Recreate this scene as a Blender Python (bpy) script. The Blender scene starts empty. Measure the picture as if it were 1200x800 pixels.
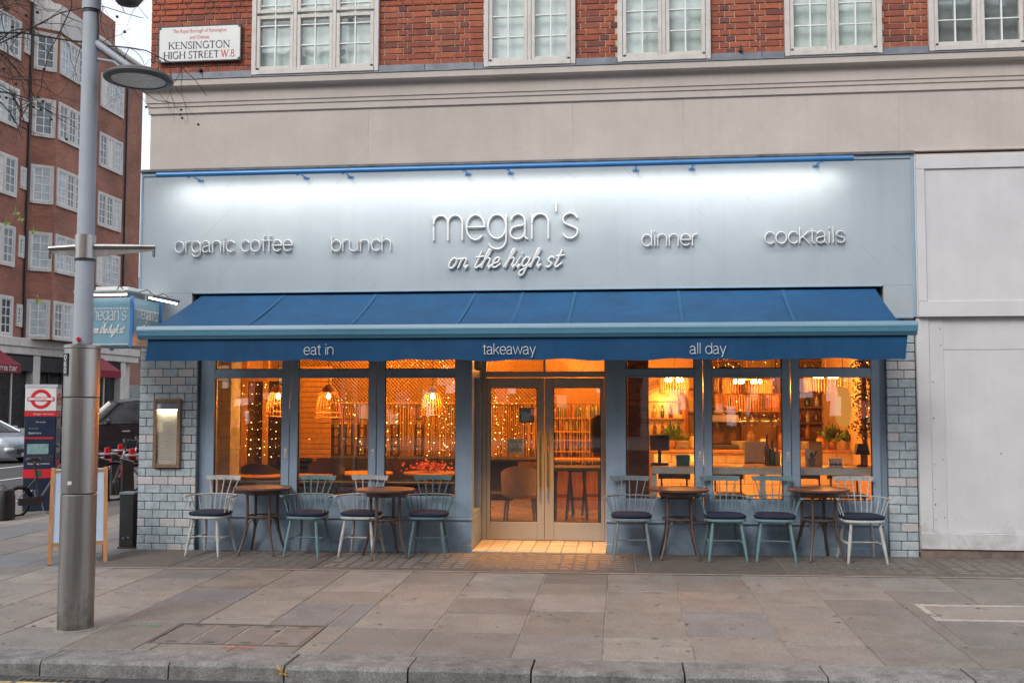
import bpy, math, random
from mathutils import Vector, Matrix
random.seed(11)
PI = math.pi
S = bpy.context.scene
COL = S.collection
# ------------------------------------------------------------------ camera
FPX, YAW, PITCH, ROLL = 1176.0, 0.10957, 0.058846, 0.001157     # solved from the photograph's straight lines
CAM = Vector((0.0, -11.3, 1.70))
_f = Vector((-math.sin(YAW)*math.cos(PITCH), math.cos(YAW)*math.cos(PITCH), math.sin(PITCH)))
_r = Vector((math.cos(YAW), math.sin(YAW), 0)); _u = _r.cross(_f)
_r, _u = math.cos(ROLL)*_r+math.sin(ROLL)*_u, -math.sin(ROLL)*_r+math.cos(ROLL)*_u
cd = bpy.data.cameras.new('camera'); cam = bpy.data.objects.new('camera', cd); COL.objects.link(cam)
cd.sensor_width = 36; cd.lens = 36*FPX/1200; cd.clip_end = 2000; cd.clip_start = .05
cam.matrix_world = Matrix(((_r.x, _u.x, -_f.x, CAM.x), (_r.y, _u.y, -_f.y, CAM.y), (_r.z, _u.z, -_f.z, CAM.z), (0, 0, 0, 1)))
S.camera = cam
# ------------------------------------------------------------------ world, sun, exposure
SUN_EL, SUN_AZ = 42, -28            # overcast: weak, very soft; azimuth measured from -Y (street side) towards -X
W = bpy.data.worlds.new('World'); S.world = W; W.use_nodes = True
nt = W.node_tree; nt.nodes.clear()
def N(tree, t, **k):
    n = tree.nodes.new(t)
    for a, b in k.items():
        if a.startswith('i_'): n.inputs[a[2:].replace('_', ' ')].default_value = b
        else: setattr(n, a, b)
    return n
sky = N(nt, 'ShaderNodeTexSky', sky_type='NISHITA', sun_disc=False)
sky.sun_elevation = math.radians(SUN_EL); sky.sun_rotation = math.radians(180-SUN_AZ)
sky.air_density = 1.0; sky.dust_density = 3.0; sky.ozone_density = 1.0
hs = N(nt, 'ShaderNodeHueSaturation'); hs.inputs['Saturation'].default_value = .42
tc = N(nt, 'ShaderNodeTexCoord'); mp = N(nt, 'ShaderNodeMapping'); mp.inputs['Scale'].default_value = (1, 1, 2.6)
ns = N(nt, 'ShaderNodeTexNoise'); ns.inputs['Scale'].default_value = 2.3; ns.inputs['Detail'].default_value = 7; ns.inputs['Roughness'].default_value = .6
cr = N(nt, 'ShaderNodeValToRGB'); cr.color_ramp.elements[0].position = .36; cr.color_ramp.elements[1].position = .66
cr.color_ramp.elements[0].color = (.25, .25, .25, 1); cr.color_ramp.elements[1].color = (.9, .9, .9, 1)
mx = N(nt, 'ShaderNodeMix', data_type='RGBA'); mx.inputs[7].default_value = (8.4, 8.9, 9.8, 1)
bg = N(nt, 'ShaderNodeBackground'); bg.inputs['Strength'].default_value = .10
wo = N(nt, 'ShaderNodeOutputWorld')
L = nt.links.new
L(sky.outputs[0], hs.inputs['Color']); L(tc.outputs['Generated'], mp.inputs[0]); L(mp.outputs[0], ns.inputs[0]); L(ns.outputs[0], cr.inputs[0])
L(cr.outputs[0], mx.inputs[0]); L(hs.outputs[0], mx.inputs[6]); L(mx.outputs[2], bg.inputs[0]); L(bg.outputs[0], wo.inputs[0])
sl = bpy.data.lights.new('sun', 'SUN'); sl.energy = 1.0; sl.angle = math.radians(25); sl.color = (1, .95, .88)
so = bpy.data.objects.new('sun', sl); COL.objects.link(so); so.location = (0, -30, 40)
_d = Vector((math.sin(math.radians(SUN_AZ))*math.cos(math.radians(SUN_EL)), -math.cos(math.radians(SUN_AZ))*math.cos(math.radians(SUN_EL)), math.sin(math.radians(SUN_EL))))
so.rotation_euler = _d.to_track_quat('Z', 'Y').to_euler()
S.view_settings.view_transform = 'Standard'; S.view_settings.look = 'None'; S.view_settings.gamma = 1
S.view_settings.exposure = 0.85; S.view_settings.use_curve_mapping = False
S.render.engine = 'CYCLES'
S.cycles.use_denoising = True; S.cycles.max_bounces = 7; S.cycles.diffuse_bounces = 4; S.cycles.glossy_bounces = 4
S.cycles.transparent_max_bounces = 14; S.cycles.sample_clamp_indirect = 4; S.cycles.blur_glossy = .6
S.cycles.caustics_reflective = False; S.cycles.caustics_refractive = False
# ------------------------------------------------------------------ pixel -> place (1200x800 photograph pixels)
def ray(x, y): return _f+(x-600)/FPX*_r-(y-400)/FPX*_u
def at(x, y, Y=0.0):
    d = ray(x, y); return CAM+d*((Y-CAM.y)/d.y)
def atX(x, y, X):
    d = ray(x, y); return CAM+d*((X-CAM.x)/d.x)
def clamp(v, a, b): return min(max(v, a), b)
def pz(X, Y): return .0076*(clamp(X, -12.4, 6)+1.7)+.012*clamp(Y, -4.8, 0)     # pavement falls to the kerb and to the corner
def gnd(x, y):
    z = 0
    for i in range(8):
        d = ray(x, y); p = CAM+d*((z-CAM.z)/d.z); z = pz(p.x, p.y)
    return p
# ------------------------------------------------------------------ mesh builder
class MB:
    def __init__(s): s.v = []; s.f = []
    def add(s, vs, fs):
        o = len(s.v); s.v += [tuple(v) for v in vs]; s.f += [tuple(i+o for i in f) for f in fs]; return s
    def box(s, x0, x1, y0, y1, z0, z1, c=0.0, m=None):
        if c <= 0:
            vs = [(x, y, z) for x in (x0, x1) for y in (y0, y1) for z in (z0, z1)]
            fs = [(0, 1, 3, 2), (4, 6, 7, 5), (0, 4, 5, 1), (2, 3, 7, 6), (0, 2, 6, 4), (1, 5, 7, 3)]
        else:
            X, Y, Z = (x0, x1), (y0, y1), (z0, z1); vs = []; ix = {}
            sg = (1, -1)
            for i in (0, 1):
                for j in (0, 1):
                    for k in (0, 1):
                        for a in range(3):
                            p = [X[i]+sg[i]*c, Y[j]+sg[j]*c, Z[k]+sg[k]*c]
                            p[a] = (X[i], Y[j], Z[k])[a]; ix[i, j, k, a] = len(vs); vs.append(p)
            fs = []
            for a in range(3):
                b, d = (a+1) % 3, (a+2) % 3
                for e in (0, 1):
                    q = []
                    for (m1, m2) in ((0, 0), (1, 0), (1, 1), (0, 1)):
                        t = [0, 0, 0]; t[a] = e; t[b] = m1; t[d] = m2; q.append(ix[t[0], t[1], t[2], a])
                    fs.append(q if e else q[::-1])
                for m1 in (0, 1):
                    for m2 in (0, 1):
                        t0 = [0, 0, 0]; t0[b] = m1; t0[d] = m2; t1 = list(t0); t1[a] = 1
                        q = [ix[(*t0, b)], ix[(*t1, b)], ix[(*t1, d)], ix[(*t0, d)]]
                        fs.append(q if (m1 == m2) else q[::-1])
            for i in (0, 1):
                for j in (0, 1):
                    for k in (0, 1):
                        q = [ix[i, j, k, 0], ix[i, j, k, 1], ix[i, j, k, 2]]
                        fs.append(q if (i+j+k) % 2 else q[::-1])
        if m is not None: vs = [m @ Vector(v) for v in vs]
        return s.add(vs, fs)
    def tube(s, pts, rad, n=8, cap=True, flat=1.0, up=None):
        pts = [Vector(p) for p in pts]; m = len(pts)
        if not isinstance(rad, (list, tuple)): rad = [rad]*m
        T = []
        for i in range(m):
            a = pts[max(i-1, 0)]; b = pts[min(i+1, m-1)]; t = b-a
            T.append(t.normalized() if t.length > 1e-9 else Vector((0, 0, 1)))
        ref = Vector(up) if up is not None else (Vector((0, 0, 1)) if abs(T[0].z) < .9 else Vector((1, 0, 0)))
        vs = []; u = (ref-T[0]*ref.dot(T[0])).normalized()
        for i in range(m):
            if up is not None: u = (ref-T[i]*ref.dot(T[i])).normalized()
            else: u = (u-T[i]*u.dot(T[i])).normalized()
            w = T[i].cross(u)
            for k in range(n):
                a = 2*PI*(k+.5)/n; vs.append(pts[i]+u*(math.cos(a)*rad[i]*flat)+w*(math.sin(a)*rad[i]))
        fs = [(i*n+k, i*n+(k+1) % n, (i+1)*n+(k+1) % n, (i+1)*n+k) for i in range(m-1) for k in range(n)]
        if cap: fs += [tuple(range(n))[::-1], tuple((m-1)*n+k for k in range(n))]
        return s.add(vs, fs)
    def lathe(s, prof, n=20, c=(0, 0, 0), sx=1, sy=1, cap=True):
        vs = []; c = Vector(c)
        for (r, z) in prof:
            for k in range(n):
                a = 2*PI*k/n; vs.append((c.x+r*math.cos(a)*sx, c.y+r*math.sin(a)*sy, c.z+z))
        m = len(prof)
        fs = [(i*n+k, i*n+(k+1) % n, (i+1)*n+(k+1) % n, (i+1)*n+k) for i in range(m-1) for k in range(n)]
        if cap: fs += [tuple(range(n))[::-1], tuple((m-1)*n+k for k in range(n))]
        return s.add(vs, fs)
    def prism(s, poly, a, lo, hi):          # poly in the two axes other than a
        n = len(poly); vs = []
        for h in (lo, hi):
            for (p, q) in poly:
                vs.append((h, p, q) if a == 0 else (p, h, q) if a == 1 else (p, q, h))
        fs = [tuple(range(n))[::-1], tuple(range(n, 2*n))]+[(i, (i+1) % n, n+(i+1) % n, n+i) for i in range(n)]
        return s.add(vs, fs)
    def ribbon(s, pts, w, y0, y1, closed=False):   # stroke in the X-Z plane with thickness along Y
        m = len(pts); P = [Vector((p[0], 0, p[1])) for p in pts]; vs = []
        for i in range(m):
            if closed: a, b = P[(i-1) % m], P[(i+1) % m]
            else: a, b = P[max(i-1, 0)], P[min(i+1, m-1)]
            t = (b-a).normalized(); nn = Vector((-t.z, 0, t.x))*(w/2)
            if 0 < i < m-1 or closed:
                t1 = (P[i]-P[i-1]).normalized(); k = max(.45, t.dot(t1)); nn = nn/k
            yr = y0+(y1-y0)*.3                      # a slight ridge along the stroke keeps crossing strokes off one plane
            for (sg, yy) in ((1, yr), (0, y0), (-1, yr), (-1, y1), (1, y1)):
                q = P[i]+nn*sg; vs.append((q.x, yy, q.z))
        fs = []
        for i in range(m if closed else m-1):
            j = (i+1) % m
            for k in range(5): fs.append((i*5+k, i*5+(k+1) % 5, j*5+(k+1) % 5, j*5+k))
        if not closed: fs += [(4, 3, 2, 1, 0), tuple((m-1)*5+k for k in range(5))]
        return s.add(vs, fs)
    def mesh(s, name, mat, smooth=False, off=None):
        me = bpy.data.meshes.new(name)
        v = s.v if off is None else [(a-off[0], b-off[1], c-off[2]) for a, b, c in s.v]
        me.from_pydata(v, [], s.f); me.validate()
        import bmesh
        bm = bmesh.new(); bm.from_mesh(me); bmesh.ops.recalc_face_normals(bm, faces=bm.faces); bm.to_mesh(me); bm.free()
        if mat is not None: me.materials.append(mat)
        if smooth:
            me.polygons.foreach_set('use_smooth', [True]*len(me.polygons))
            me.set_sharp_from_angle(angle=math.radians(40))
        return me
    def build(s, name, mat, parent=None, smooth=False, world=True):
        off = None
        if parent is not None and world:
            off = Vector((0, 0, 0)); q = parent
            while q is not None: off += q.location; q = q.parent
        return link(name, s.mesh(name, mat, smooth, off), parent)
def link(name, me, parent=None, loc=None):
    o = bpy.data.objects.new(name, me); COL.objects.link(o)
    if parent is not None: o.parent = parent
    if loc is not None: o.location = loc
    return o
def tag(o, label, cat, group=None):
    o['label'] = label; o['category'] = cat
    if group: o['group'] = group
    return o
def thing(name, loc, label, cat, group=None, rz=0):
    o = bpy.data.objects.new(name, None); COL.objects.link(o); o.location = loc; o.rotation_euler = (0, 0, rz); o.empty_display_size = .1
    return tag(o, label, cat, group)
def struct(o): o['kind'] = 'structure'; return o
def stuff(o): o['kind'] = 'stuff'; return o
# ------------------------------------------------------------------ materials
def M(name, col, rough=.6, metal=0.0, var=.14, scale=5.0, bump=0.0, bscale=60.0, orand=0.0, ramp=None, spec=.5, streak=0.0, dirt=None, coat=0.0, aniso=None, low=None, grain=None):
    m = bpy.data.materials.new(name); m.use_nodes = True; t = m.node_tree; b = t.nodes['Principled BSDF']; K = t.links.new
    b.inputs['Roughness'].default_value = rough; b.inputs['Metallic'].default_value = metal; b.inputs['Specular IOR Level'].default_value = spec
    b.inputs['Coat Weight'].default_value = coat
    tc = N(t, 'ShaderNodeTexCoord'); oi = N(t, 'ShaderNodeObjectInfo')
    ad = N(t, 'ShaderNodeVectorMath', operation='MULTIPLY_ADD'); ad.inputs[1].default_value = (1, 1, 1)
    cx = N(t, 'ShaderNodeCombineXYZ'); ml = N(t, 'ShaderNodeMath', operation='MULTIPLY'); ml.inputs[1].default_value = 37
    K(oi.outputs['Random'], ml.inputs[0]); K(ml.outputs[0], cx.inputs[0]); K(ml.outputs[0], cx.inputs[1]); K(tc.outputs['Object'], ad.inputs[0]); K(cx.outputs[0], ad.inputs[2])
    co = ad.outputs[0]
    if aniso:
        mpn = N(t, 'ShaderNodeMapping'); mpn.inputs['Scale'].default_value = aniso; K(co, mpn.inputs[0]); co = mpn.outputs[0]
    nz = N(t, 'ShaderNodeTexNoise'); nz.inputs['Scale'].default_value = scale; nz.inputs['Detail'].default_value = 8; nz.inputs['Roughness'].default_value = .65
    K(co, nz.inputs[0])
    if ramp:
        rp = N(t, 'ShaderNodeValToRGB'); e = rp.color_ramp.elements
        while len(e) < len(ramp): e.new(1)
        for i, c in enumerate(ramp): e[i].position = i/(len(ramp)-1); e[i].color = (*c, 1)
        K(oi.outputs['Random'], rp.inputs[0]); base = rp.outputs[0]
    else:
        rg = N(t, 'ShaderNodeRGB'); rg.outputs[0].default_value = (*col, 1); base = rg.outputs[0]
    mr = N(t, 'ShaderNodeMapRange'); mr.inputs['From Min'].default_value = .25; mr.inputs['From Max'].default_value = .75
    mr.inputs['To Min'].default_value = 1-var*1.6; mr.inputs['To Max'].default_value = 1+var*1.6; K(nz.outputs[0], mr.inputs[0])
    fac = mr.outputs[0]
    if orand:
        m2 = N(t, 'ShaderNodeMapRange'); m2.inputs['To Min'].default_value = 1-orand; m2.inputs['To Max'].default_value = 1+orand
        wn = N(t, 'ShaderNodeTexWhiteNoise', noise_dimensions='1D'); K(oi.outputs['Random'], wn.inputs['W']); K(wn.outputs['Value'], m2.inputs[0])
        m3 = N(t, 'ShaderNodeMath', operation='MULTIPLY'); K(fac, m3.inputs[0]); K(m2.outputs[0], m3.inputs[1]); fac = m3.outputs[0]
    if streak:
        mp2 = N(t, 'ShaderNodeMapping'); mp2.inputs['Scale'].default_value = (7, 7, .35); K(tc.outputs['Object'], mp2.inputs[0])
        n2 = N(t, 'ShaderNodeTexNoise'); n2.inputs['Scale'].default_value = 1.6; n2.inputs['Detail'].default_value = 6; K(mp2.outputs[0], n2.inputs[0])
        m4 = N(t, 'ShaderNodeMapRange'); m4.inputs['From Min'].default_value = .45; m4.inputs['From Max'].default_value = .8; m4.inputs['To Min'].default_value = 1; m4.inputs['To Max'].default_value = 1-streak
        K(n2.outputs[0], m4.inputs[0]); m5 = N(t, 'ShaderNodeMath', operation='MULTIPLY'); K(fac, m5.inputs[0]); K(m4.outputs[0], m5.inputs[1]); fac = m5.outputs[0]
    if grain:                    # fine mineral speckle: (amount, scale)
        ng = N(t, 'ShaderNodeTexNoise'); ng.inputs['Scale'].default_value = grain[1]; ng.inputs['Detail'].default_value = 4; ng.inputs['Roughness'].default_value = .8; K(co, ng.inputs[0])
        mg = N(t, 'ShaderNodeMapRange'); mg.inputs['From Min'].default_value = .3; mg.inputs['From Max'].default_value = .7; mg.inputs['To Min'].default_value = 1-grain[0]; mg.inputs['To Max'].default_value = 1+grain[0]; K(ng.outputs[0], mg.inputs[0])
        mq = N(t, 'ShaderNodeMath', operation='MULTIPLY'); K(fac, mq.inputs[0]); K(mg.outputs[0], mq.inputs[1]); fac = mq.outputs[0]
    vm = N(t, 'ShaderNodeVectorMath', operation='SCALE'); K(base, vm.inputs[0]); K(fac, vm.inputs['Scale']); out = vm.outputs[0]
    if dirt:
        n3 = N(t, 'ShaderNodeTexNoise'); n3.inputs['Scale'].default_value = dirt[2]; n3.inputs['Detail'].default_value = 9; n3.inputs['Roughness'].default_value = .7; K(co, n3.inputs[0])
        m6 = N(t, 'ShaderNodeMapRange'); m6.inputs['From Min'].default_value = .52; m6.inputs['From Max'].default_value = .72; m6.inputs['To Max'].default_value = dirt[1]; K(n3.outputs[0], m6.inputs[0])
        mm = N(t, 'ShaderNodeMix', data_type='RGBA'); K(m6.outputs[0], mm.inputs[0]); K(out, mm.inputs[6]); mm.inputs[7].default_value = (*dirt[0], 1); out = mm.outputs[2]
    if low:                      # scuffs and splash stains kept to the foot of a board or wall: (colour, amount, height)
        sz = N(t, 'ShaderNodeSeparateXYZ'); K(tc.outputs['Object'], sz.inputs[0])
        h1 = N(t, 'ShaderNodeMapRange'); h1.inputs['From Min'].default_value = low[2]; h1.inputs['From Max'].default_value = 0; h1.inputs['To Max'].default_value = .34; K(sz.outputs[2], h1.inputs[0])
        n5 = N(t, 'ShaderNodeTexNoise'); n5.inputs['Scale'].default_value = 5.5; n5.inputs['Detail'].default_value = 10; n5.inputs['Roughness'].default_value = .72; n5.inputs['Distortion'].default_value = .6; K(tc.outputs['Object'], n5.inputs[0])
        s1 = N(t, 'ShaderNodeMath', operation='ADD'); K(h1.outputs[0], s1.inputs[0]); K(n5.outputs[0], s1.inputs[1])
        h2 = N(t, 'ShaderNodeMapRange'); h2.inputs['From Min'].default_value = .66; h2.inputs['From Max'].default_value = .95; h2.inputs['To Max'].default_value = low[1]; K(s1.outputs[0], h2.inputs[0])
        ml2 = N(t, 'ShaderNodeMix', data_type='RGBA'); K(h2.outputs[0], ml2.inputs[0]); K(out, ml2.inputs[6]); ml2.inputs[7].default_value = (*low[0], 1); out = ml2.outputs[2]
    K(out, b.inputs['Base Color'])
    r2 = N(t, 'ShaderNodeMapRange'); r2.inputs['To Min'].default_value = max(rough-.12, .03); r2.inputs['To Max'].default_value = min(rough+.12, 1); K(nz.outputs[0], r2.inputs[0]); K(r2.outputs[0], b.inputs['Roughness'])
    if bump:
        n4 = N(t, 'ShaderNodeTexNoise'); n4.inputs['Scale'].default_value = bscale; n4.inputs['Detail'].default_value = 5; K(co, n4.inputs[0])
        bp = N(t, 'ShaderNodeBump'); bp.inputs['Strength'].default_value = bump; bp.inputs['Distance'].default_value = .01; K(n4.outputs[0], bp.inputs['Height']); K(bp.outputs[0], b.inputs['Normal'])
    return m
def EM(name, col, st, mis=True):
    m = bpy.data.materials.new(name); m.use_nodes = True; t = m.node_tree; t.nodes.clear()
    e = N(t, 'ShaderNodeEmission'); e.inputs[0].default_value = (*col, 1); e.inputs[1].default_value = st
    o = N(t, 'ShaderNodeOutputMaterial'); t.links.new(e.outputs[0], o.inputs[0])
    if not mis: m.cycles.emission_sampling = 'NONE'
    return m
def GLASS(name, tint=(.93, .96, .95), refl=1.6, rough=.01, wob=.0):
    m = bpy.data.materials.new(name); m.use_nodes = True; t = m.node_tree; t.nodes.clear(); K = t.links.new
    tr = N(t, 'ShaderNodeBsdfTransparent'); tr.inputs[0].default_value = (*tint, 1)
    gl = N(t, 'ShaderNodeBsdfGlossy'); gl.inputs['Roughness'].default_value = rough
    fr = N(t, 'ShaderNodeFresnel'); fr.inputs['IOR'].default_value = 1.5
    ge = N(t, 'ShaderNodeNewGeometry'); va = N(t, 'ShaderNodeMix', data_type='FLOAT')   # a back face counts like a front face
    va.inputs[2].default_value = 1.5; va.inputs[3].default_value = 1/1.5; K(ge.outputs['Backfacing'], va.inputs[0]); K(va.outputs[0], fr.inputs['IOR'])
    mu = N(t, 'ShaderNodeMath', operation='MULTIPLY', use_clamp=True); mu.inputs[1].default_value = refl; K(fr.outputs[0], mu.inputs[0])
    if wob:
        tc = N(t, 'ShaderNodeTexCoord'); nz = N(t, 'ShaderNodeTexNoise'); nz.inputs['Scale'].default_value = 1.7; K(tc.outputs['Object'], nz.inputs[0])
        bp = N(t, 'ShaderNodeBump'); bp.inputs['Strength'].default_value = wob; bp.inputs['Distance'].default_value = .02; K(nz.outputs[0], bp.inputs['Height']); K(bp.outputs[0], gl.inputs['Normal'])
    mi = N(t, 'ShaderNodeMixShader'); K(mu.outputs[0], mi.inputs[0]); K(tr.outputs[0], mi.inputs[1]); K(gl.outputs[0], mi.inputs[2])
    o = N(t, 'ShaderNodeOutputMaterial'); K(mi.outputs[0], o.inputs[0]); return m
def BRICKTEX(name, c1, c2, mortar, axes, bw=.225, bh=.075):
    m = bpy.data.materials.new(name); m.use_nodes = True; t = m.node_tree; b = t.nodes['Principled BSDF']; K = t.links.new
    tc = N(t, 'ShaderNodeTexCoord'); sp = N(t, 'ShaderNodeSeparateXYZ'); cx = N(t, 'ShaderNodeCombineXYZ'); K(tc.outputs['Object'], sp.inputs[0])
    K(sp.outputs[axes[0]], cx.inputs[0]); K(sp.outputs[axes[1]], cx.inputs[1])
    br = N(t, 'ShaderNodeTexBrick'); br.inputs['Scale'].default_value = 1; br.inputs['Brick Width'].default_value = bw; br.inputs['Row Height'].default_value = bh
    br.inputs['Mortar Size'].default_value = .006; br.inputs['Color1'].default_value = (*c1, 1); br.inputs['Color2'].default_value = (*c2, 1); br.inputs['Mortar'].default_value = (*mortar, 1)
    K(cx.outputs[0], br.inputs[0])
    nz = N(t, 'ShaderNodeTexNoise'); nz.inputs['Scale'].default_value = .7; nz.inputs['Detail'].default_value = 8; K(tc.outputs['Object'], nz.inputs[0])
    mr = N(t, 'ShaderNodeMapRange'); mr.inputs['From Min'].default_value = .3; mr.inputs['From Max'].default_value = .7; mr.inputs['To Min'].default_value = .72; mr.inputs['To Max'].default_value = 1.25; K(nz.outputs[0], mr.inputs[0])
    vm = N(t, 'ShaderNodeVectorMath', operation='SCALE'); K(br.outputs[0], vm.inputs[0]); K(mr.outputs[0], vm.inputs['Scale']); K(vm.outputs[0], b.inputs['Base Color'])
    b.inputs['Roughness'].default_value = .85
    bp = N(t, 'ShaderNodeBump'); bp.inputs['Strength'].default_value = .4; bp.inputs['Distance'].default_value = .01; bp.invert = True; K(br.outputs['Fac'], bp.inputs['Height']); K(bp.outputs[0], b.inputs['Normal'])
    return m
# ------------------------------------------------------------------ monoline lettering (thin grotesque, script and roman capitals)
def arc(cx, cy, rx, ry, a0, a1, n=14): return [(cx+rx*math.cos(math.radians(a0+(a1-a0)*i/n)), cy+ry*math.sin(math.radians(a0+(a1-a0)*i/n))) for i in range(n+1)]
XH = .52
THIN = {
 'a': (.47, [arc(.205, .365, .155, .155, 165, 0)+[(.36, .09)]+arc(.42, .075, .06, .07, 180, 280, 5), [(.36, .315), (.30, .285), (.17, .265)]+arc(.175, .135, .145, .13, 95, 270)+arc(.20, .16, .16, .155, 275, 360, 6)]),
 'b': (.50, [[(.05, 0), (.05, .73)], ('c', arc(.255, .26, .205, .26, 0, 360, 26))]),
 'c': (.46, [arc(.25, .26, .205, .26, 35, 325, 22)]),
 'd': (.52, [[(.46, 0), (.46, .73)], ('c', arc(.255, .26, .205, .26, 0, 360, 26))]),
 'e': (.49, [[(.045, .265), (.455, .265)]+arc(.25, .26, .205, .26, 2, 322, 24)]),
 'f': (.26, [[(.12, 0), (.12, .60)]+arc(.22, .62, .10, .11, 180, 85, 7), [(.0, .50), (.25, .50)]]),
 'g': (.52, [('c', arc(.25, .27, .205, .25, 0, 360, 26)), [(.455, .52), (.455, .0)]+arc(.25, -.01, .205, .19, 0, -160, 14)]),
 'h': (.49, [[(.05, 0), (.05, .73)], [(.05, .30)]+arc(.235, .335, .185, .185, 180, 0)+[(.42, 0)]]),
 'i': (.16, [[(.08, 0), (.08, .52)], [(.08, .655), (.08, .73)]]),
 'k': (.44, [[(.05, 0), (.05, .73)], [(.40, .52), (.05, .19)], [(.17, .30), (.42, 0)]]),
 'l': (.16, [[(.08, 0), (.08, .73)]]),
 'm': (.76, [[(.05, 0), (.05, .52)], [(.05, .30)]+arc(.215, .345, .165, .175, 180, 0)+[(.38, 0)], [(.38, .30)]+arc(.545, .345, .165, .175, 180, 0)+[(.71, 0)]]),
 'n': (.49, [[(.05, 0), (.05, .52)], [(.05, .30)]+arc(.235, .335, .185, .185, 180, 0)+[(.42, 0)]]),
 'o': (.51, [('c', arc(.255, .26, .215, .26, 0, 360, 28))]),
 'r': (.29, [[(.05, 0), (.05, .52)], [(.05, .28)]+arc(.25, .33, .20, .19, 175, 88, 8)]),
 's': (.44, [arc(.215, .385, .16, .135, 15, 180, 10)+[(.085, .32), (.21, .265), (.34, .215)]+arc(.215, .14, .165, .14, 20, -165, 14)]),
 't': (.27, [[(.12, .68), (.12, .09)]+arc(.20, .09, .08, .09, 180, 290, 7), [(.0, .52), (.25, .52)]]),
 'u': (.49, [[(.05, .52)]+arc(.235, .185, .185, .185, 180, 360)+[(.42, .52)], [(.42, .52), (.42, 0)]]),
 'w': (.70, [[(.02, .52), (.18, 0), (.345, .52), (.51, 0), (.67, .52)]]),
 'y': (.44, [[(.03, .52), (.22, .02)], [(.41, .52), (.19, -.12)]+arc(.10, -.12, .09, .08, 0, -90, 5)]),
 "'": (.20, [[(.10, .56), (.10, .76)]]), ' ': (.24, []),
}
SCRIPT = {
 'o': (.42, [('c', arc(.18, .2, .15, .2, 0, 360, 18)), [(.20, .40), (.30, .35), (.44, .37)]]),
 'n': (.50, [[(.03, .35), (.09, .39), (.10, .34), (.10, .0)], [(.10, .22)]+arc(.22, .28, .11, .11, 150, 0, 8)+[(.33, .08), (.40, .01), (.52, .12)]]),
 't': (.36, [[(.16, .68), (.13, .12)]+arc(.20, .08, .07, .08, 180, 320, 6)+[(.40, .16)], [(.0, .42), (.36, .46)]]),
 'h': (.48, [[(.0, .02), (.18, .52), (.20, .74), (.12, .74), (.08, .5), (.08, .0)], [(.08, .2)]+arc(.22, .27, .12, .12, 160, 0, 8)+[(.34, .08), (.40, .01), (.52, .12)]]),
 'e': (.40, [[(.02, .14), (.20, .20)]+arc(.17, .28, .11, .12, -20, 180, 9)+arc(.19, .16, .14, .15, 170, 310, 9)+[(.42, .16)]]),
 'i': (.24, [[(.0, .1), (.09, .40), (.08, .08), (.14, .01), (.26, .12)], [(.12, .54), (.13, .58)]]),
 'g': (.42, [('c', arc(.18, .22, .14, .18, 0, 360, 16)), [(.32, .40), (.31, -.16)]+arc(.20, -.18, .11, .14, 0, -200, 10)+[(.26, -.05), (.46, .14)]]),
 's': (.34, [arc(.17, .30, .11, .10, 25, 185, 9)+[(.09, .24), (.17, .20), (.25, .155)]+arc(.15, .10, .12, .10, 20, -165, 10)]), ' ': (.22, []), 'm': (.70, [[(.0, .02), (.10, .38), (.10, .0)], [(.10, .22)]+arc(.21, .28, .10, .11, 150, 0, 8)+[(.31, 0)], [(.31, .22)]+arc(.42, .28, .10, .11, 150, 0, 8)+[(.52, .06), (.58, .01), (.70, .12)]]),
}
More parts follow.
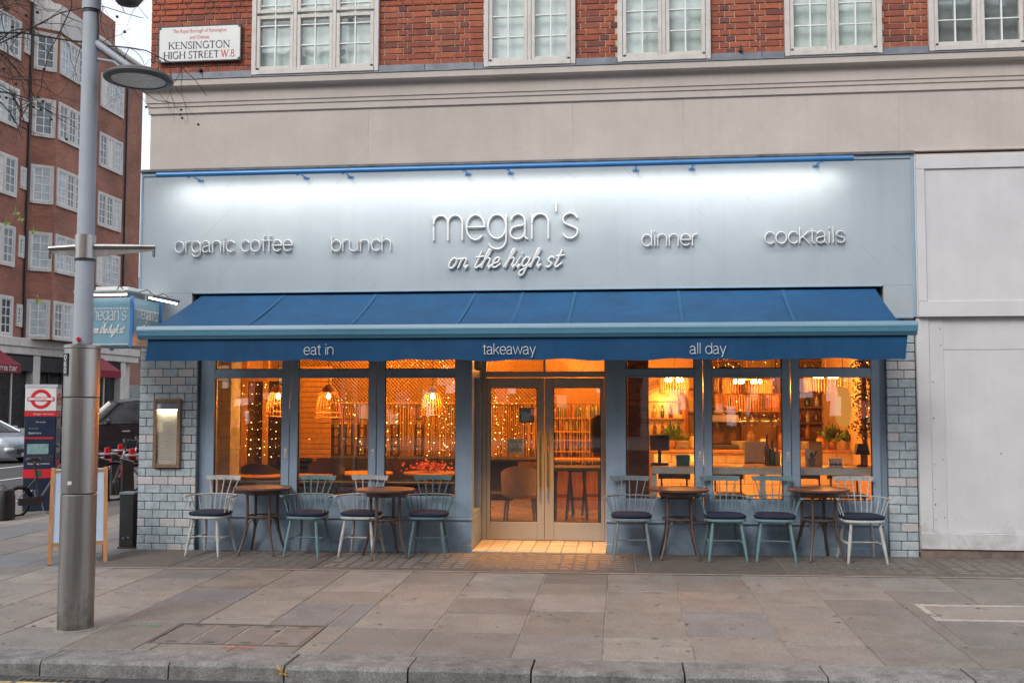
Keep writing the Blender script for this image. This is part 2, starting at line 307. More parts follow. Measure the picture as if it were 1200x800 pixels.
def caps_glyphs():
    t, T = .045, .105          # hairline and stem widths of roman capitals, per stroke: (points, width)
    def serif(x, y, w=.2): return ([(x-w/2, y), (x+w/2, y)], t)
    G = {}
    G['K'] = (.72, [([(.12, 0), (.12, .7)], T), ([(.60, .7), (.14, .30)], t), ([(.28, .42), (.64, 0)], T), serif(.12, .02), serif(.12, .68), serif(.60, .68), serif(.63, .02)])
    G['E'] = (.56, [([(.12, 0), (.12, .7)], T), ([(.08, .68), (.48, .68), (.48, .6)], t), ([(.12, .37), (.40, .37)], t), ([(.08, .02), (.50, .02), (.52, .12)], t)])
    G['N'] = (.78, [([(.12, 0), (.12, .7)], t), ([(.10, .7), (.64, 0)], T), ([(.64, 0), (.64, .7)], t), serif(.12, .02), serif(.64, .68), serif(.08, .68, .12)])
    G['S'] = (.50, [(arc(.25, .52, .17, .17, 25, 180, 8)+[(.12, .44), (.26, .36), (.38, .27)]+arc(.24, .17, .18, .17, 20, -165, 10), .08), ([(.41, .56), (.41, .68)], t), ([(.07, .14), (.07, .02)], t)])
    G['I'] = (.28, [([(.14, 0), (.14, .7)], T), serif(.14, .02), serif(.14, .68)])
    G['G'] = (.74, [(arc(.38, .35, .30, .35, 45, 325, 18), .085), ([(.63, .05), (.63, .32)], T), serif(.62, .32)])
    G['T'] = (.62, [([(.31, 0), (.31, .7)], T), ([(.05, .58), (.05, .68), (.57, .68), (.57, .58)], t), serif(.31, .02)])
    G['O'] = (.80, [('c', arc(.40, .35, .32, .35, 0, 360, 24), .085)])
    G['H'] = (.78, [([(.13, 0), (.13, .7)], T), ([(.65, 0), (.65, .7)], T), ([(.13, .36), (.65, .36)], t), serif(.13, .02), serif(.13, .68), serif(.65, .02), serif(.65, .68)])
    G['R'] = (.66, [([(.12, 0), (.12, .7)], T), ([(.08, .68), (.30, .68)]+arc(.30, .52, .17, .16, 90, -90, 8)+[(.12, .36)], .07), ([(.28, .36), (.60, 0)], T), serif(.12, .02)])
    G['W'] = (1.0, [([(.08, .7), (.30, 0)], T), ([(.30, 0), (.50, .7)], t), ([(.48, .7), (.70, 0)], T), ([(.70, 0), (.92, .7)], t), serif(.08, .68), serif(.48, .68), serif(.92, .68)])
    G['8'] = (.52, [('c', arc(.25, .53, .15, .16, 0, 360, 14), .075), ('c', arc(.25, .19, .19, .19, 0, 360, 16), .075)])
    G['.'] = (.22, [([(.10, 0), (.10, .09)], .09)]); G[' '] = (.28, []); return G
CAPS = caps_glyphs()
def text_width(w, F): return sum(F[c][0] for c in w)
def letters(word, F, x0, x1, zb, h, y0, y1, mat, parent, stroke, name='letter', shear=0.0, href=XH, rise=0.0, joined=False):
    """lay a word between x0 and x1 on the baseline zb; h = height of the reference (x-height or cap) in metres"""
    sx = (x1-x0)/text_width(word, F); sz = h/href; x = 0; mb = MB(); out = []
    for c in word:
        adv, st = F[c]
        if not joined: mb = MB()
        for s_ in st:
            closed = False; w_ = stroke
            if isinstance(s_, tuple):
                if s_[0] == 'c':
                    closed = True; w_ = s_[2]*sz if len(s_) > 2 else stroke; p_ = s_[1][:-1]
                else: p_ = s_[0]; w_ = s_[1]*sz
            else: p_ = s_
            pp = [(x0+(x+px)*sx+shear*pq*sz, zb+pq*sz+rise*(x+px)) for px, pq in p_]
            mb.ribbon(pp, w_, y0, y1, closed)
        if not joined and st: out.append(mb.build(name, mat, parent))
        x += adv
    if joined: out.append(mb.build(name, mat, parent))
    return out
# ================================================================== materials used
m_flag = M('york_stone', (.17, .145, .13), .75, var=.15, scale=2.4, bump=.5, bscale=60, orand=.17, grain=(.28, 42), ramp=[(.152, .140, .127), (.195, .178, .157), (.176, .163, .148), (.212, .194, .172), (.170, .154, .136), (.188, .175, .160), (.160, .152, .143)], dirt=((.075, .065, .06), .45, 2.2))
m_flag_blue = M('blue_stone', (.15, .153, .157), .75, grain=(.25, 42), var=.16, scale=3.2, bump=.35, bscale=45, orand=.1)
m_flag_pale = M('pale_stone', (.23, .208, .184), .75, grain=(.22, 42), var=.12, scale=3.2, bump=.3, bscale=45, orand=.08)
m_joint = M('mortar_joint', (.24, .21, .18), .9, var=.35, scale=9, bump=.4)
m_granite = M('granite', (.175, .17, .165), .8, grain=(.5, 70), var=.3, scale=8, bump=.8, bscale=110, orand=.16, dirt=((.06, .056, .052), .7, 7))
m_asph = M('asphalt', (.055, .054, .056), .85, var=.3, scale=30, bump=.7, bscale=220, dirt=((.11, .10, .095), .5, 1.2))
m_paint = M('road_paint', (.68, .67, .63), .7, var=.2, scale=12, dirt=((.12, .11, .1), .6, 6))
m_plightfr = M('pavement_light_concrete', (.115, .095, .08), .8, var=.25, scale=10, bump=.5, bscale=120, orand=.12, dirt=((.06, .05, .045), .6, 3))
m_plight = M('pavement_light_glass', (.16, .138, .12), .35, var=.25, scale=14, orand=.2)
m_iron = M('cast_iron', (.085, .078, .072), .6, metal=.2, var=.25, scale=14, bump=.3)
m_stone = M('painted_render', (.48, .43, .39), .8, grain=(.05, 30), var=.08, scale=1.1, bump=.14, bscale=22, streak=.06, dirt=((.41, .365, .33), .55, .7))
m_lead = M('lead', (.17, .185, .215), .5, metal=.3, var=.25, scale=5, bump=.25, bscale=18)
m_mortar = M('brick_mortar', (.56, .43, .32), .9, var=.2, scale=10, bump=.4)
m_brick = M('red_brick', (.35, .1, .05), .8, var=.22, scale=14, bump=.5, bscale=70, ramp=[(.31, .078, .040), (.22, .056, .036), (.36, .10, .048), (.27, .07, .04), (.14, .048, .04), (.33, .09, .043), (.24, .064, .038), (.37, .12, .06)])
m_wwood = M('painted_window_timber', (.56, .53, .50), .5, var=.08, scale=6, streak=.10, dirt=((.33, .26, .21), .5, 8))
m_bar = M('white_glazing_bar', (.74, .75, .74), .5, var=.04)
m_pane = GLASS('window_glass', (.965, .985, .98), 1.6, wob=.25)
m_blind = M('net_blind', (.74, .82, .79), .9, var=.12, scale=2.2, streak=.15)
m_blind_d = M('dim_room', (.26, .29, .29), .9, var=.3, scale=2)  # grey on the right windows' sheets stands in for an unlit room
m_shopglass = GLASS('shop_glass', (.97, .97, .96), 2.3, wob=.05)
m_blue = M('blue_grey_paint', (.24, .315, .40), .42, var=.08, scale=4, bump=.05, bscale=25, streak=.14, low=((.10, .115, .13), .6, .35))
m_cream = M('taupe_door_paint', (.33, .335, .34), .42, var=.05, scale=5)
m_dark = M('dark_gap', (.02, .022, .026), .8, var=.2)
m_glaze = M('glazed_brick', (.35, .42, .47), .28, var=.16, scale=11, bump=.15, bscale=30, ramp=[(.34, .40, .435), (.385, .44, .465), (.36, .42, .45), (.42, .46, .48), (.35, .41, .44), (.38, .43, .46)], dirt=((.25, .285, .31), .5, 6))
m_glaze_p = M('pale_glazed_brick', (.47, .45, .45), .35, var=.12, scale=40, bump=.15, orand=.08)
m_gmort = M('dark_mortar', (.175, .19, .205), .9, var=.3)
m_awn = M('blue_awning_fabric', (.005, .054, .138), .75, var=.16, scale=1.8, bump=.5, bscale=5, spec=.3, streak=.18, dirt=((.013, .075, .165), .6, 1.3))
m_awn_seam = M('awning_seam', (.02, .078, .16), .8, var=.05, spec=.2)
m_bar1 = M('awning_bar_highlight', (.16, .275, .36), .4, metal=0, var=.05)
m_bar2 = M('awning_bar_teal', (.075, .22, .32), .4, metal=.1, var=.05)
m_white_letter = M('white_lettering', (.58, .585, .585), .4, var=.03)
m_lightbar = M('light_bar_blue', (.055, .21, .47), .35, metal=.2, var=.05)
m_hoard = M('white_hoarding', (.55, .545, .555), .55, var=.05, scale=2.4, bump=.10, bscale=11, streak=.03, dirt=((.46, .46, .475), .5, 1.4), low=((.22, .21, .205), .7, .65))
m_steel = M('brushed_steel', (.42, .40, .38), .36, metal=1.0, var=.14, scale=9, aniso=(1, 1, .04), bump=.05, bscale=300)
m_sleeve = M('brushed_steel_sleeve', (.42, .40, .38), .34, metal=1.0, var=.22, scale=9, aniso=(1, 1, .04), bump=.06, bscale=300, low=((.09, .085, .06), .7, .55))
m_polegrey = M('grey_pole_paint', (.33, .36, .41), .55, var=.07, scale=3, streak=.08)
m_black = M('black_paint', (.018, .019, .021), .4, var=.2)
m_rubber = M('rubber', (.02, .02, .02), .85, var=.2)
m_wood = M('pine_wood', (.42, .20, .075), .55, var=.2, scale=5, aniso=(6, 6, .6))
m_board = M('white_board', (.42, .52, .66), .3, var=.08, scale=3)
m_navy = M('navy_cushion', (.006, .012, .036), .9, var=.15, scale=20, bump=.2, bscale=200)
m_tabletop = M('dark_table_top', (.095, .042, .028), .35, var=.25, scale=5, aniso=(1, 7, 1))
m_tableleg = M('dark_bentwood', (.075, .05, .042), .45, var=.2, scale=9)
m_cw = M('white_chair_paint', (.40, .40, .385), .55, var=.14, scale=12, dirt=((.20, .17, .14), .75, 13))
m_cg = M('grey_chair_paint', (.15, .18, .20), .55, var=.14, scale=12, dirt=((.12, .11, .1), .6, 16))
m_ct = M('teal_chair_paint', (.115, .20, .215), .55, var=.14, scale=12, dirt=((.07, .10, .10), .75, 13))
m_ct2 = M('deep_teal_chair_paint', (.07, .13, .145), .55, var=.14, scale=12, dirt=((.10, .16, .16), .6, 16))
# fascia panel: pale blue-grey paint over faintly visible diagonal board joints
def fascia_mat():
    m = M('fascia_paint', (.335, .385, .42), .45, var=.05, scale=1.2, bump=.06, bscale=3, streak=.06); t = m.node_tree; K = t.links.new; b = t.nodes['Principled BSDF']
    src = b.inputs['Base Color'].links[0].from_socket
    tc = N(t, 'ShaderNodeTexCoord'); sp = N(t, 'ShaderNodeSeparateXYZ'); K(tc.outputs['Object'], sp.inputs[0])
    ab = N(t, 'ShaderNodeMath', operation='ABSOLUTE'); K(sp.outputs[0], ab.inputs[0])
    sm = N(t, 'ShaderNodeMath', operation='ADD'); K(ab.outputs[0], sm.inputs[0]); K(sp.outputs[2], sm.inputs[1])
    md = N(t, 'ShaderNodeMath', operation='PINGPONG'); md.inputs[1].default_value = .165; K(sm.outputs[0], md.inputs[0])
    lt = N(t, 'ShaderNodeMath', operation='LESS_THAN'); lt.inputs[1].default_value = .0035; K(md.outputs[0], lt.inputs[0])
    nz = N(t, 'ShaderNodeTexNoise'); nz.inputs['Scale'].default_value = 1.6; nz.inputs['Detail'].default_value = 3; K(tc.outputs['Object'], nz.inputs[0])
    mr = N(t, 'ShaderNodeMapRange'); mr.inputs['From Min'].default_value = .48; mr.inputs['From Max'].default_value = .66; mr.inputs['To Max'].default_value = .5; K(nz.outputs[0], mr.inputs[0])
    mu = N(t, 'ShaderNodeMath', operation='MULTIPLY'); K(lt.outputs[0], mu.inputs[0]); K(mr.outputs[0], mu.inputs[1])
    mm = N(t, 'ShaderNodeMix', data_type='RGBA'); K(mu.outputs[0], mm.inputs[0]); K(src, mm.inputs[6]); mm.inputs[7].default_value = (.16, .19, .22, 1); K(mm.outputs[2], b.inputs['Base Color'])
    return m
m_fascia = fascia_mat()
# ================================================================== ground
KB, KF = -4.40, -4.72                    # back and front of the kerb
SIDE = -12.4                             # kerb of the side street
FL, FR = -5.655, 3.157                   # corner pier and the far end of the front
def sheet(name, xs, ys, zf, mat):
    vs = [(x, y, zf(x, y)) for y in ys for x in xs]; n = len(xs)
    fs = [(j*n+i, j*n+i+1, (j+1)*n+i+1, (j+1)*n+i) for j in range(len(ys)-1) for i in range(n-1)]
    return struct(MB().add(vs, fs).build(name, mat))
sheet('ground', [-900, -60, -28, SIDE, -8, -4, 0, 6, 60, 900], [-900, -60, -12, -4.8, 0, 30, 90, 900], lambda x, y: pz(x, y)-.105, m_asph)
pav = sheet('pavement', [SIDE+.3, -8, -5.65, -4, 0, 3, 6, 40], [KB, -1.2, -.02], lambda x, y: pz(x, y)-.007, m_joint)
sp_ = sheet('side_pavement', [SIDE+.3, -8, FL+.01], [-.02, 2, 8, 30, 70], lambda x, y: pz(x, y)-.0055, M('side_paving', (.15, .138, .13), .8, var=.2, scale=1.6, bump=.3))
fp = sheet('far_pavement', [-60, -27, -23.2], [-20, 0, 30, 90], lambda x, y: pz(x, y), m_plightfr)
struct(MB().box(-23.2, -22.95, -20, 90, pz(-24, 0)-.2, pz(-24, 0)+.002, .01).build('far_kerb', m_granite))
# flags in columns that run from the shopfront to the kerb, cross joints differing from column to column
def slab_piece(name, parent, x0, x1, y0, y1, mat, h=.05, dz=0.0, j=.004):
    cx, cy = (x0+x1)/2, (y0+y1)/2; hx, hy = (x1-x0)/2-j, (y1-y0)/2-j
    vs = []; z = pz(cx, cy); bb = MB().box(-hx, hx, -hy, hy, -h, 0, .006)
    tl = Vector((0, 0, 0))
    bb.v = [(a, b, c+pz(cx+a, cy+b)-z) for a, b, c in bb.v]
    o = link(name, bb.mesh(name, mat), parent, (cx, cy, z+dz+random.uniform(-.0015, .002)))
    return o
cov = [(-3.47, -2.29, -4.21, -3.57), (2.42, 4.3, -3.05, -2.44)]       # cover plates let into the paving
def hits(x0, x1, y0, y1):
    return any(x0 < c[1]-.02 and x1 > c[0]+.02 and y0 < c[3]-.02 and y1 > c[2]+.02 for c in cov)
x = SIDE+.32; nfl = 0
while x < 7.2:
    w = .56+random.random()*.14
    if x < -6: w += .15
    y = KB+.004; ytop = -1.24
    while y < ytop-.05:
        l = random.choice([.52, .62, .70, .78, .85]);
        if ytop-(y+l) < .35: l = ytop-y
        mt = m_flag
        rr = random.random()
        if rr < .03: mt = m_flag_blue
        elif rr < .055: mt = m_flag_pale
        pcs = [(x, x+w, y, y+l)]
        for c in cov:                                       # cut the flag round a cover plate
            nx = []
            for (a, b, d, e) in pcs:
                if a < c[1] and b > c[0] and d < c[3] and e > c[2]:
                    if a < c[0]-.04: nx.append((a, c[0], d, e))
                    if b > c[1]+.04: nx.append((c[1], b, d, e))
                    aa, bb_ = max(a, c[0]), min(b, c[1])
                    if d < c[2]-.04: nx.append((aa, bb_, d, c[2]))
                    if e > c[3]+.04: nx.append((aa, bb_, c[3], e))
                else: nx.append((a, b, d, e))
            pcs = nx
        for (a, b, d, e) in pcs:
            if b-a > .03 and e-d > .03: slab_piece('flag', pav, a, b, d, e, mt); nfl += 1
        y += l
    x += w
x = FL-.02                                                  # flags on the side-street pavement, up to where they get too small
while x > SIDE+.8:
    w = .62+random.random()*.16; y = -1.24+random.random()*.1
    y = -1.24
    while y < 3.6:
        l = random.choice([.7, .8, .9, 1.0]); slab_piece('flag', sp_, x-w, x, y, y+l, m_flag if random.random() < .7 else m_flag_pale if random.random() < .3 else m_flag_blue); y += l
    x -= w
# strip of pavement lights along the shopfront
x = FL; k = 0
cuts = [FL, -4.72, -3.2, -1.55, .12, 1.62, 3.16, 4.75, 7.2]
for a, b in zip(cuts[:-1], cuts[1:]):
    slab_piece('pavement_light_panel', pav, a, b, -1.20, -.03, m_plightfr, j=.004); 
    if k > 0 and k not in (4,):
        mb = MB(); nx = int((b-a-.16)/.135)
        for i in range(nx):
            for j in range(8 if k not in (3,) else 8):
                xx = a+.1+i*.135; yy = -1.02+j*.115
                if random.random() < .1: continue
                z = pz(xx, yy); mb.box(xx, xx+.105, yy, yy+.075, z-.01, z+.0035+random.uniform(-.001, .0015), .0015)
        stuff(mb.build('pavement_light_glass', m_plight, pav))
    k += 1
mb = MB()
for a, b in zip(cuts[:-1], cuts[1:]): mb.add([(a, -1.238, pz(a, -1.24)+.0035), (b, -1.238, pz(b, -1.24)+.0035), (b, -1.202, pz(b, -1.2)+.0035), (a, -1.202, pz(a, -1.2)+.0035)], [(0, 1, 2, 3)])
mb.build('edging_strip', M('pale_edging', (.30, .255, .22), .8, var=.25, scale=8), pav)
# kerb of granite stones, chipped a little unevenly
kerb = thing('kerb', (0, KF, -.1), 'long granite kerb of the pavement in front of the shop', 'kerb'); del kerb['category'], kerb['label']; struct(kerb)
x = -12.1
while x < 9:
    l = random.uniform(.78, 1.0); zz = random.uniform(-.006, .004); n = 7
    vs = []; m2 = MB()
    for i in range(n+1):
        xx = x+.006+(l-.012)*i/n; e = random.uniform(-.003, .003); ch = random.uniform(.018, .027)
        z = pz(xx, KB)+zz+random.uniform(-.002, .002)
        prof = [(KB-.004, z-.3), (KB-.004, z), (KF+ch+e, z), (KF+e, z-ch), (KF+e-.004, z-.08), (KF+e-.01, z-.3)]
        vs += [(xx, p, q) for p, q in prof]
    fs = [(i*6+k, i*6+(k+1) % 6, (i+1)*6+(k+1) % 6, (i+1)*6+k) for i in range(n) for k in range(6)]+[tuple(range(6)), tuple(n*6+k for k in range(6))[::-1]]
    m2.add(vs, fs).build('kerb_stone', m_granite, kerb); x += l
sk = thing('side_kerb', (SIDE, 0, -.1), 'a', 'b'); del sk['category'], sk['label']; struct(sk)
y = -4.7
for i in range(32):
    z = pz(SIDE, y); MB().box(SIDE, SIDE+.3, y+.006, y+.99, z-.3, z+.003, .02).build('kerb_stone', m_granite, sk); y += 1
# covers
def cover(label, c, cells, frame_m, cell_m, g=.028):
    t = thing('inspection_cover', ((c[0]+c[1])/2, (c[2]+c[3])/2, pz(c[0], c[2])), label, 'manhole cover')
    fr = MB()
    for (a, b, d, e) in ((c[0], c[1], c[2], c[2]+g), (c[0], c[1], c[3]-g, c[3]), (c[0], c[0]+g, c[2]+g, c[3]-g), (c[1]-g, c[1], c[2]+g, c[3]-g)):
        q = MB().box(a+.004, b-.004, d+.004, e-.004, -.05, .001, .002); q.v = [(u, v, w+pz(u, v)) for u, v, w in q.v]; fr.add(q.v, q.f)
    fr.build('frame', frame_m, t); w = (c[1]-c[0]-2*g)/cells
    for i in range(cells):
        a = c[0]+g+i*w; q = MB().box(a+.011, a+w-.011, c[2]+g+.01, c[3]-g-.01, -.05, -.002, .004); q.v = [(u, v, z+pz(u, v)) for u, v, z in q.v]
        p = q.build('cover_plate', cell_m, t)
        for yy in (c[2]+g+.05, c[3]-g-.05):
            h = MB().lathe([(.0, -.004), (.035, -.004), (.035, .001), (0, .001)], 12, (a+w/2, yy, pz(a, yy)), 1.3, .6, False); h.build('lifting_slot', m_iron, p)
cover('four stone filled inspection covers side by side near the steel lamp post', cov[0], 4, m_iron, M('cover_stone', (.15, .135, .122), .75, var=.2, scale=4, bump=.4))
cover('single pale framed inspection cover in the paving before the white hoarding', cov[1], 2, M('pale_cover_frame', (.34, .31, .28), .8, var=.15, scale=9), m_flag_pale, .06)
# utility paint marks sprayed on the flags and the kerb
def mark(name, label, pts, w, mat):
    mb = MB(); 
    for i in range(len(pts)-1):
        a, b = Vector(pts[i]), Vector(pts[i+1]); n = Vector((-(b-a).y, (b-a).x)).normalized()*w/2
        q = [a+n, b+n, b-n, a-n]; mb.add([(v.x, v.y, pz(v.x, v.y)+.0045) for v in q], [(0, 1, 2, 3)])
    return tag(mb.build(name, mat), label, 'paint mark')
def spray(col): 
    m = M('spray_paint', col, .8, var=.3, scale=30); t = m.node_tree; b = t.nodes['Principled BSDF']
    nz = N(t, 'ShaderNodeTexNoise'); nz.inputs['Scale'].default_value = 25; tc = N(t, 'ShaderNodeTexCoord'); t.links.new(tc.outputs['Object'], nz.inputs[0])
    mr = N(t, 'ShaderNodeMapRange'); mr.inputs['From Min'].default_value = .4; mr.inputs['From Max'].default_value = .65; mr.inputs['To Max'].default_value = .75; t.links.new(nz.outputs[0], mr.inputs[0]); t.links.new(mr.outputs[0], b.inputs['Alpha']); return m
p = gnd(172, 733); mark('paint_mark', 'faded green sprayed paint mark on the flags beside the steel lamp post', [(p.x-.12, p.y), (p.x, p.y+.03), (p.x+.12, p.y)], .05, spray((.07, .32, .17)))
p = gnd(384, 754); mark('paint_mark', 'small green sprayed paint mark right of the four inspection covers', [(p.x-.09, p.y), (p.x+.09, p.y+.01)], .035, spray((.07, .32, .17)))
p = gnd(278, 759); mark('paint_mark', 'faded orange red sprayed patch on the flags below the inspection covers', [(p.x-.12, p.y), (p.x+.12, p.y)], .06, spray((.5, .13, .06)))
yk = MB(); p = at(332, 785, KF-.016); s_ = .05
yk.ribbon([(p.x-s_, p.z+.03), (p.x+s_*.4, p.z-.03)], .014, KF-.022, KF-.018).ribbon([(p.x-s_*.6, p.z-.03), (p.x+s_, p.z+.02)], .014, KF-.0235, KF-.0225)
tag(yk.build('paint_mark', spray((.7, .38, .02))), 'small yellow sprayed cross on the front of the kerb', 'paint mark')
# trodden chewing gum and small stains on the flags
gum = MB(); 
for i in range(330):
    x, y = random.uniform(-9, 6), random.uniform(-4.35, -1.3); r = random.uniform(.008, .022); n = 8; z = pz(x, y)+.0032
    gum.add([(x+r*random.uniform(.75, 1.15)*math.cos(2*PI*k/n), y+r*random.uniform(.75, 1.15)*math.sin(2*PI*k/n), z) for k in range(n)], [tuple(range(n))])
stuff(gum.build('chewing_gum', M('gum', (.15, .138, .13), .7, var=.5, scale=3), pav))
lit = MB()
for i in range(11):
    x, y = random.uniform(-6, 4.5), random.choice([random.uniform(-1.1, -.02), random.uniform(-.12, -.02), random.uniform(-4.2, -1.3)]); z = pz(x, y)+.006; a = random.uniform(0, 6.28); s_ = random.uniform(.012, .03); u = Vector((math.cos(a), math.sin(a), .1))*s_; w = Vector((-math.sin(a), math.cos(a), .25))*s_*.5; c = Vector((x, y, z)); lit.add([c-u, c-w, c+u, c+w], [(0, 1, 2, 3)])
stuff(lit.build('fallen_leaves', M('dry_leaf', (.20, .12, .05), .8, var=.4), pav))
# gutter grate and white line in the road
gt = thing('gutter_grate', (-3.75, -5.05, -.2), 'black iron gutter grate in the road against the kerb', 'drain'); zz = pz(-3.7, -4.9)-.105
g = MB()
for (a, b, c, d) in ((-4.05, -3.45, -5.17, -5.13), (-4.05, -3.45, -4.81, -4.77), (-4.05, -4.01, -5.13, -4.81), (-3.49, -3.45, -5.13, -4.81)): g.box(a, b, c, d, zz-.05, zz+.012, .003)
g.build('frame', m_iron, gt)
for i in range(9): MB().box(-4.0+i*.056, -3.975+i*.056, -5.125, -4.815, zz-.04, zz+.009, .003).build('grate_bar', m_iron, gt)
MB().box(-4.0, -3.5, -5.12, -4.82, zz-.02, zz+.003).build('drain_well', m_dark, gt)
def line(label, x0, x1, y0, y1, col=m_paint):
    vs = [(x, y, pz(x, y)-.105+.005) for x, y in ((x0, y0), (x1, y0), (x1, y1), (x0, y1))]
    o = MB().add(vs, [(0, 1, 2, 3)]).build('road_line', col); struct(o); return o
line('', -30, 20, -4.98, -4.90, M('double_yellow', (.55, .42, .16), .8, var=.3, scale=9, dirt=((.1, .095, .09), .8, 5))); 
line('', -17.2, -17.05, 2, 60); line('', -14.6, -14.5, 9, 60)
for i in range(6): line('', -22+i*1.3, -21.4+i*1.3, 7.0, 9.4)
# ================================================================== brick storey over the shop
ZB0 = 5.61                                # bottom of the brickwork, above the lead
bld = thing('brick_building', (FL, 0, 0), 'red brick corner building with white casement windows above the pale blue shopfront', 'building')
XR = 9.0
def part(mb, name, mat, par=None, sm=False): return mb.build(name, mat, par if par is not None else bld, sm)
wins = [(-4.36, -2.82, 3), (-1.575, -.515, 2), (-.035, 1.012, 2), (1.83, 2.885, 2), (3.385, 4.44, 2), (5.6, 6.66, 2)]
mbw = MB(); xs = [FL+.02]
for a, b, n in wins: xs += [a, b]
xs.append(XR); ZT = 7.35
for i in range(0, len(xs), 2): mbw.box(xs[i], xs[i+1], .045, .35, 5.45, ZT)
mbw.box(FL+.02, XR, .045, .35, ZT, 13.4)
brickwall = part(mbw, 'brick_wall', m_mortar)
part(MB().box(FL+.02, FL+.3, .36, 9.5, -.1, 13.4).box(FL+.02, XR, 9.5, 9.8, -.1, 13.4).box(FL+.02, XR, .35, 9.8, 13.38, 13.6).box(FL+.31, XR, .36, 9.5, 2.95, 3.2), 'rear_walls', BRICKTEX('side_brick', (.24, .07, .045), (.32, .09, .05), (.3, .22, .17), (1, 2)))
# bricks in Flemish bond, one object each where the photograph shows them
BH, BL, BHD, J = .0715, .215, .1025, .010
me_s = MB().box(-BL/2, BL/2, -.002, .03, -(BH-J)/2, (BH-J)/2, .0035).mesh('brick', m_brick)
me_h = MB().box(-BHD/2, BHD/2, -.002, .03, -(BH-J)/2, (BH-J)/2, .0035).mesh('brick', m_brick)
cutm = {}
def half(w):
    k = round(w, 3)
    if k not in cutm: cutm[k] = MB().box(-k/2, k/2, -.002, .03, -(BH-J)/2, (BH-J)/2, .003).mesh('brick', m_brick)
    return cutm[k]
cells = []
for row in range(25):
    z = ZB0+.035+row*BH; x = FL+.022-(0 if row % 2 else .1625)+random.uniform(-.004, .004); head = row % 2
    while x < XR:
        w = BHD if head else BL; head = 1-head
        for i in range(0, len(xs), 2):
            a, b = max(x, xs[i]+.002), min(x+w, xs[i+1]-.002)
            if b-a > .03: cells.append((row, (a+b)/2, z, b-a))
        x += w+J
vis = [c for c in cells if c[1] < 4.6 and c[0] <= 12]
vis.sort(key=lambda c: (c[0], abs(c[1])))
mbr = MB(); cnt = 0
for c in cells:
    if c in vis[:298]:
        w = c[3]; me = me_s if abs(w-BL) < .001 else me_h if abs(w-BHD) < .001 else half(w)
        o = link('brick', me, brickwall, (c[1]-FL, .036+random.uniform(-.002, .002), c[2])); o.rotation_euler = (random.uniform(-.006, .006), random.uniform(-.004, .004), random.uniform(-.01, .01)); cnt += 1
    else:
        w = c[3]; mbr.box(c[1]-w/2, c[1]+w/2, .029+random.uniform(-.002, .002), .06, c[2]-(BH-J)/2, c[2]+(BH-J)/2, .003)
stuff(part(mbr, 'brickwork', BRICKTEX('brick_far', (.36, .085, .04), (.22, .055, .038), (.42, .11, .05), (0, 2), .15, BH), brickwall))
part(MB().box(FL+.02, XR, .03, .044, ZB0+25*BH, 13.4), 'upper_brickwork', BRICKTEX('brick_upper', (.36, .085, .04), (.22, .055, .038), (.42, .31, .22), (0, 2)), brickwall)
# casement windows
def casement(a, b, n, z0=5.60, z1=7.32, blind=m_blind):
    w = MB(); f = .055
    w.box(a, a+f, -.015, .10, z0-.055, z1, .004).box(b-f, b, -.015, .10, z0-.055, z1, .004).box(a+f, b-f, -.012, .10, z1-f, z1, .004).box(a+f, b-f, -.03, .10, z0-.055, z0, .004)
    lw = (b-a-2*f)/n
    for i in range(1, n): w.box(a+f+i*lw-.02, a+f+i*lw+.02, -.012, .10, z0+.001, z1-f-.001, .004)
    win = part(w, 'window', m_wwood)
    for i in range(n):
        l, r = a+f+i*lw+(.022 if i else .004), a+f+(i+1)*lw-(.022 if i < n-1 else .004); q = .042
        zz1 = z1-f-.004 if n == 2 else z0+.66
        s = MB()
        segs = [(z0+.006, zz1)] if n == 2 else [(z0+.006, zz1), (zz1+.03, z1-f-.004)]
        for (za, zb) in segs:
            s.box(l, l+q, -.006, .04, za, zb, .004).box(r-q, r, -.006, .04, za, zb, .004).box(l+q+.0005, r-q-.0005, -.004, .04, za, za+q, .004).box(l+q+.0005, r-q-.0005, -.004, .04, zb-q, zb, .004)
        s.build('sash', m_wwood, win)
        g = MB(); mid = (l+r)/2
        g.box(mid-.008, mid+.008, .004, .03, z0+q, z1-f-q, .002)
        for k in range(1, 6): g.box(l+q, r-q, .006, .028, z0+.006+q+k*.245-.007, z0+.006+q+k*.245+.007, .002)
        g.build('glazing_bars', m_bar, win)
        MB().box(l+q-.004, r-q+.004, .034, .038, z0+q, z1-f-q).build('pane', m_pane, win)
        hz = MB().lathe([(.0, -.01), (.014, -.01), (.014, .012), (0, .012)], 8, (l+.02 if i == 0 else r-.02, -.016, z0+.012), cap=False)
        if i in (0, n-1): hz.build('hinge', m_black, win)
    MB().box(a+.03, b-.03, .105, .11, z0, z1).build('blind', blind, win)
for i, (a, b, n) in enumerate(wins): casement(a, b, n, blind=m_blind if i < 4 else m_blind_d)
# lead upstand and capping, cornice with its stepped mouldings, render frieze
xx = [FL+.02]
for a, b, n in wins: xx += [a-.002, b+.002]
xx.append(XR)
for i in range(0, len(xx), 2):
    a = xx[i]
    while a < xx[i+1]-.02:
        b = min(a+random.uniform(.5, .7), xx[i+1]); part(MB().box(a, b-.004, .004, .05, 5.47, ZB0+random.uniform(-.004, .006), .003), 'lead_upstand', m_lead); a = b
def corn_prof(): # (Y, z): lead lip, top lip with cyma, fillets
    return [(.06, 5.10), (0, 5.10), (-.02, 5.112), (-.02, 5.185), (-.032, 5.19), (-.034, 5.232), (-.045, 5.236), (-.05, 5.36), (-.075, 5.385), (-.115, 5.392), (-.135, 5.41), (-.137, 5.475), (.06, 5.50)]
cp_ = MB(); pr = corn_prof(); n = len(pr); vs = []
for (y_, z_) in pr: vs.append((FL+.055+min(y_, 0)*1.0, y_, z_))
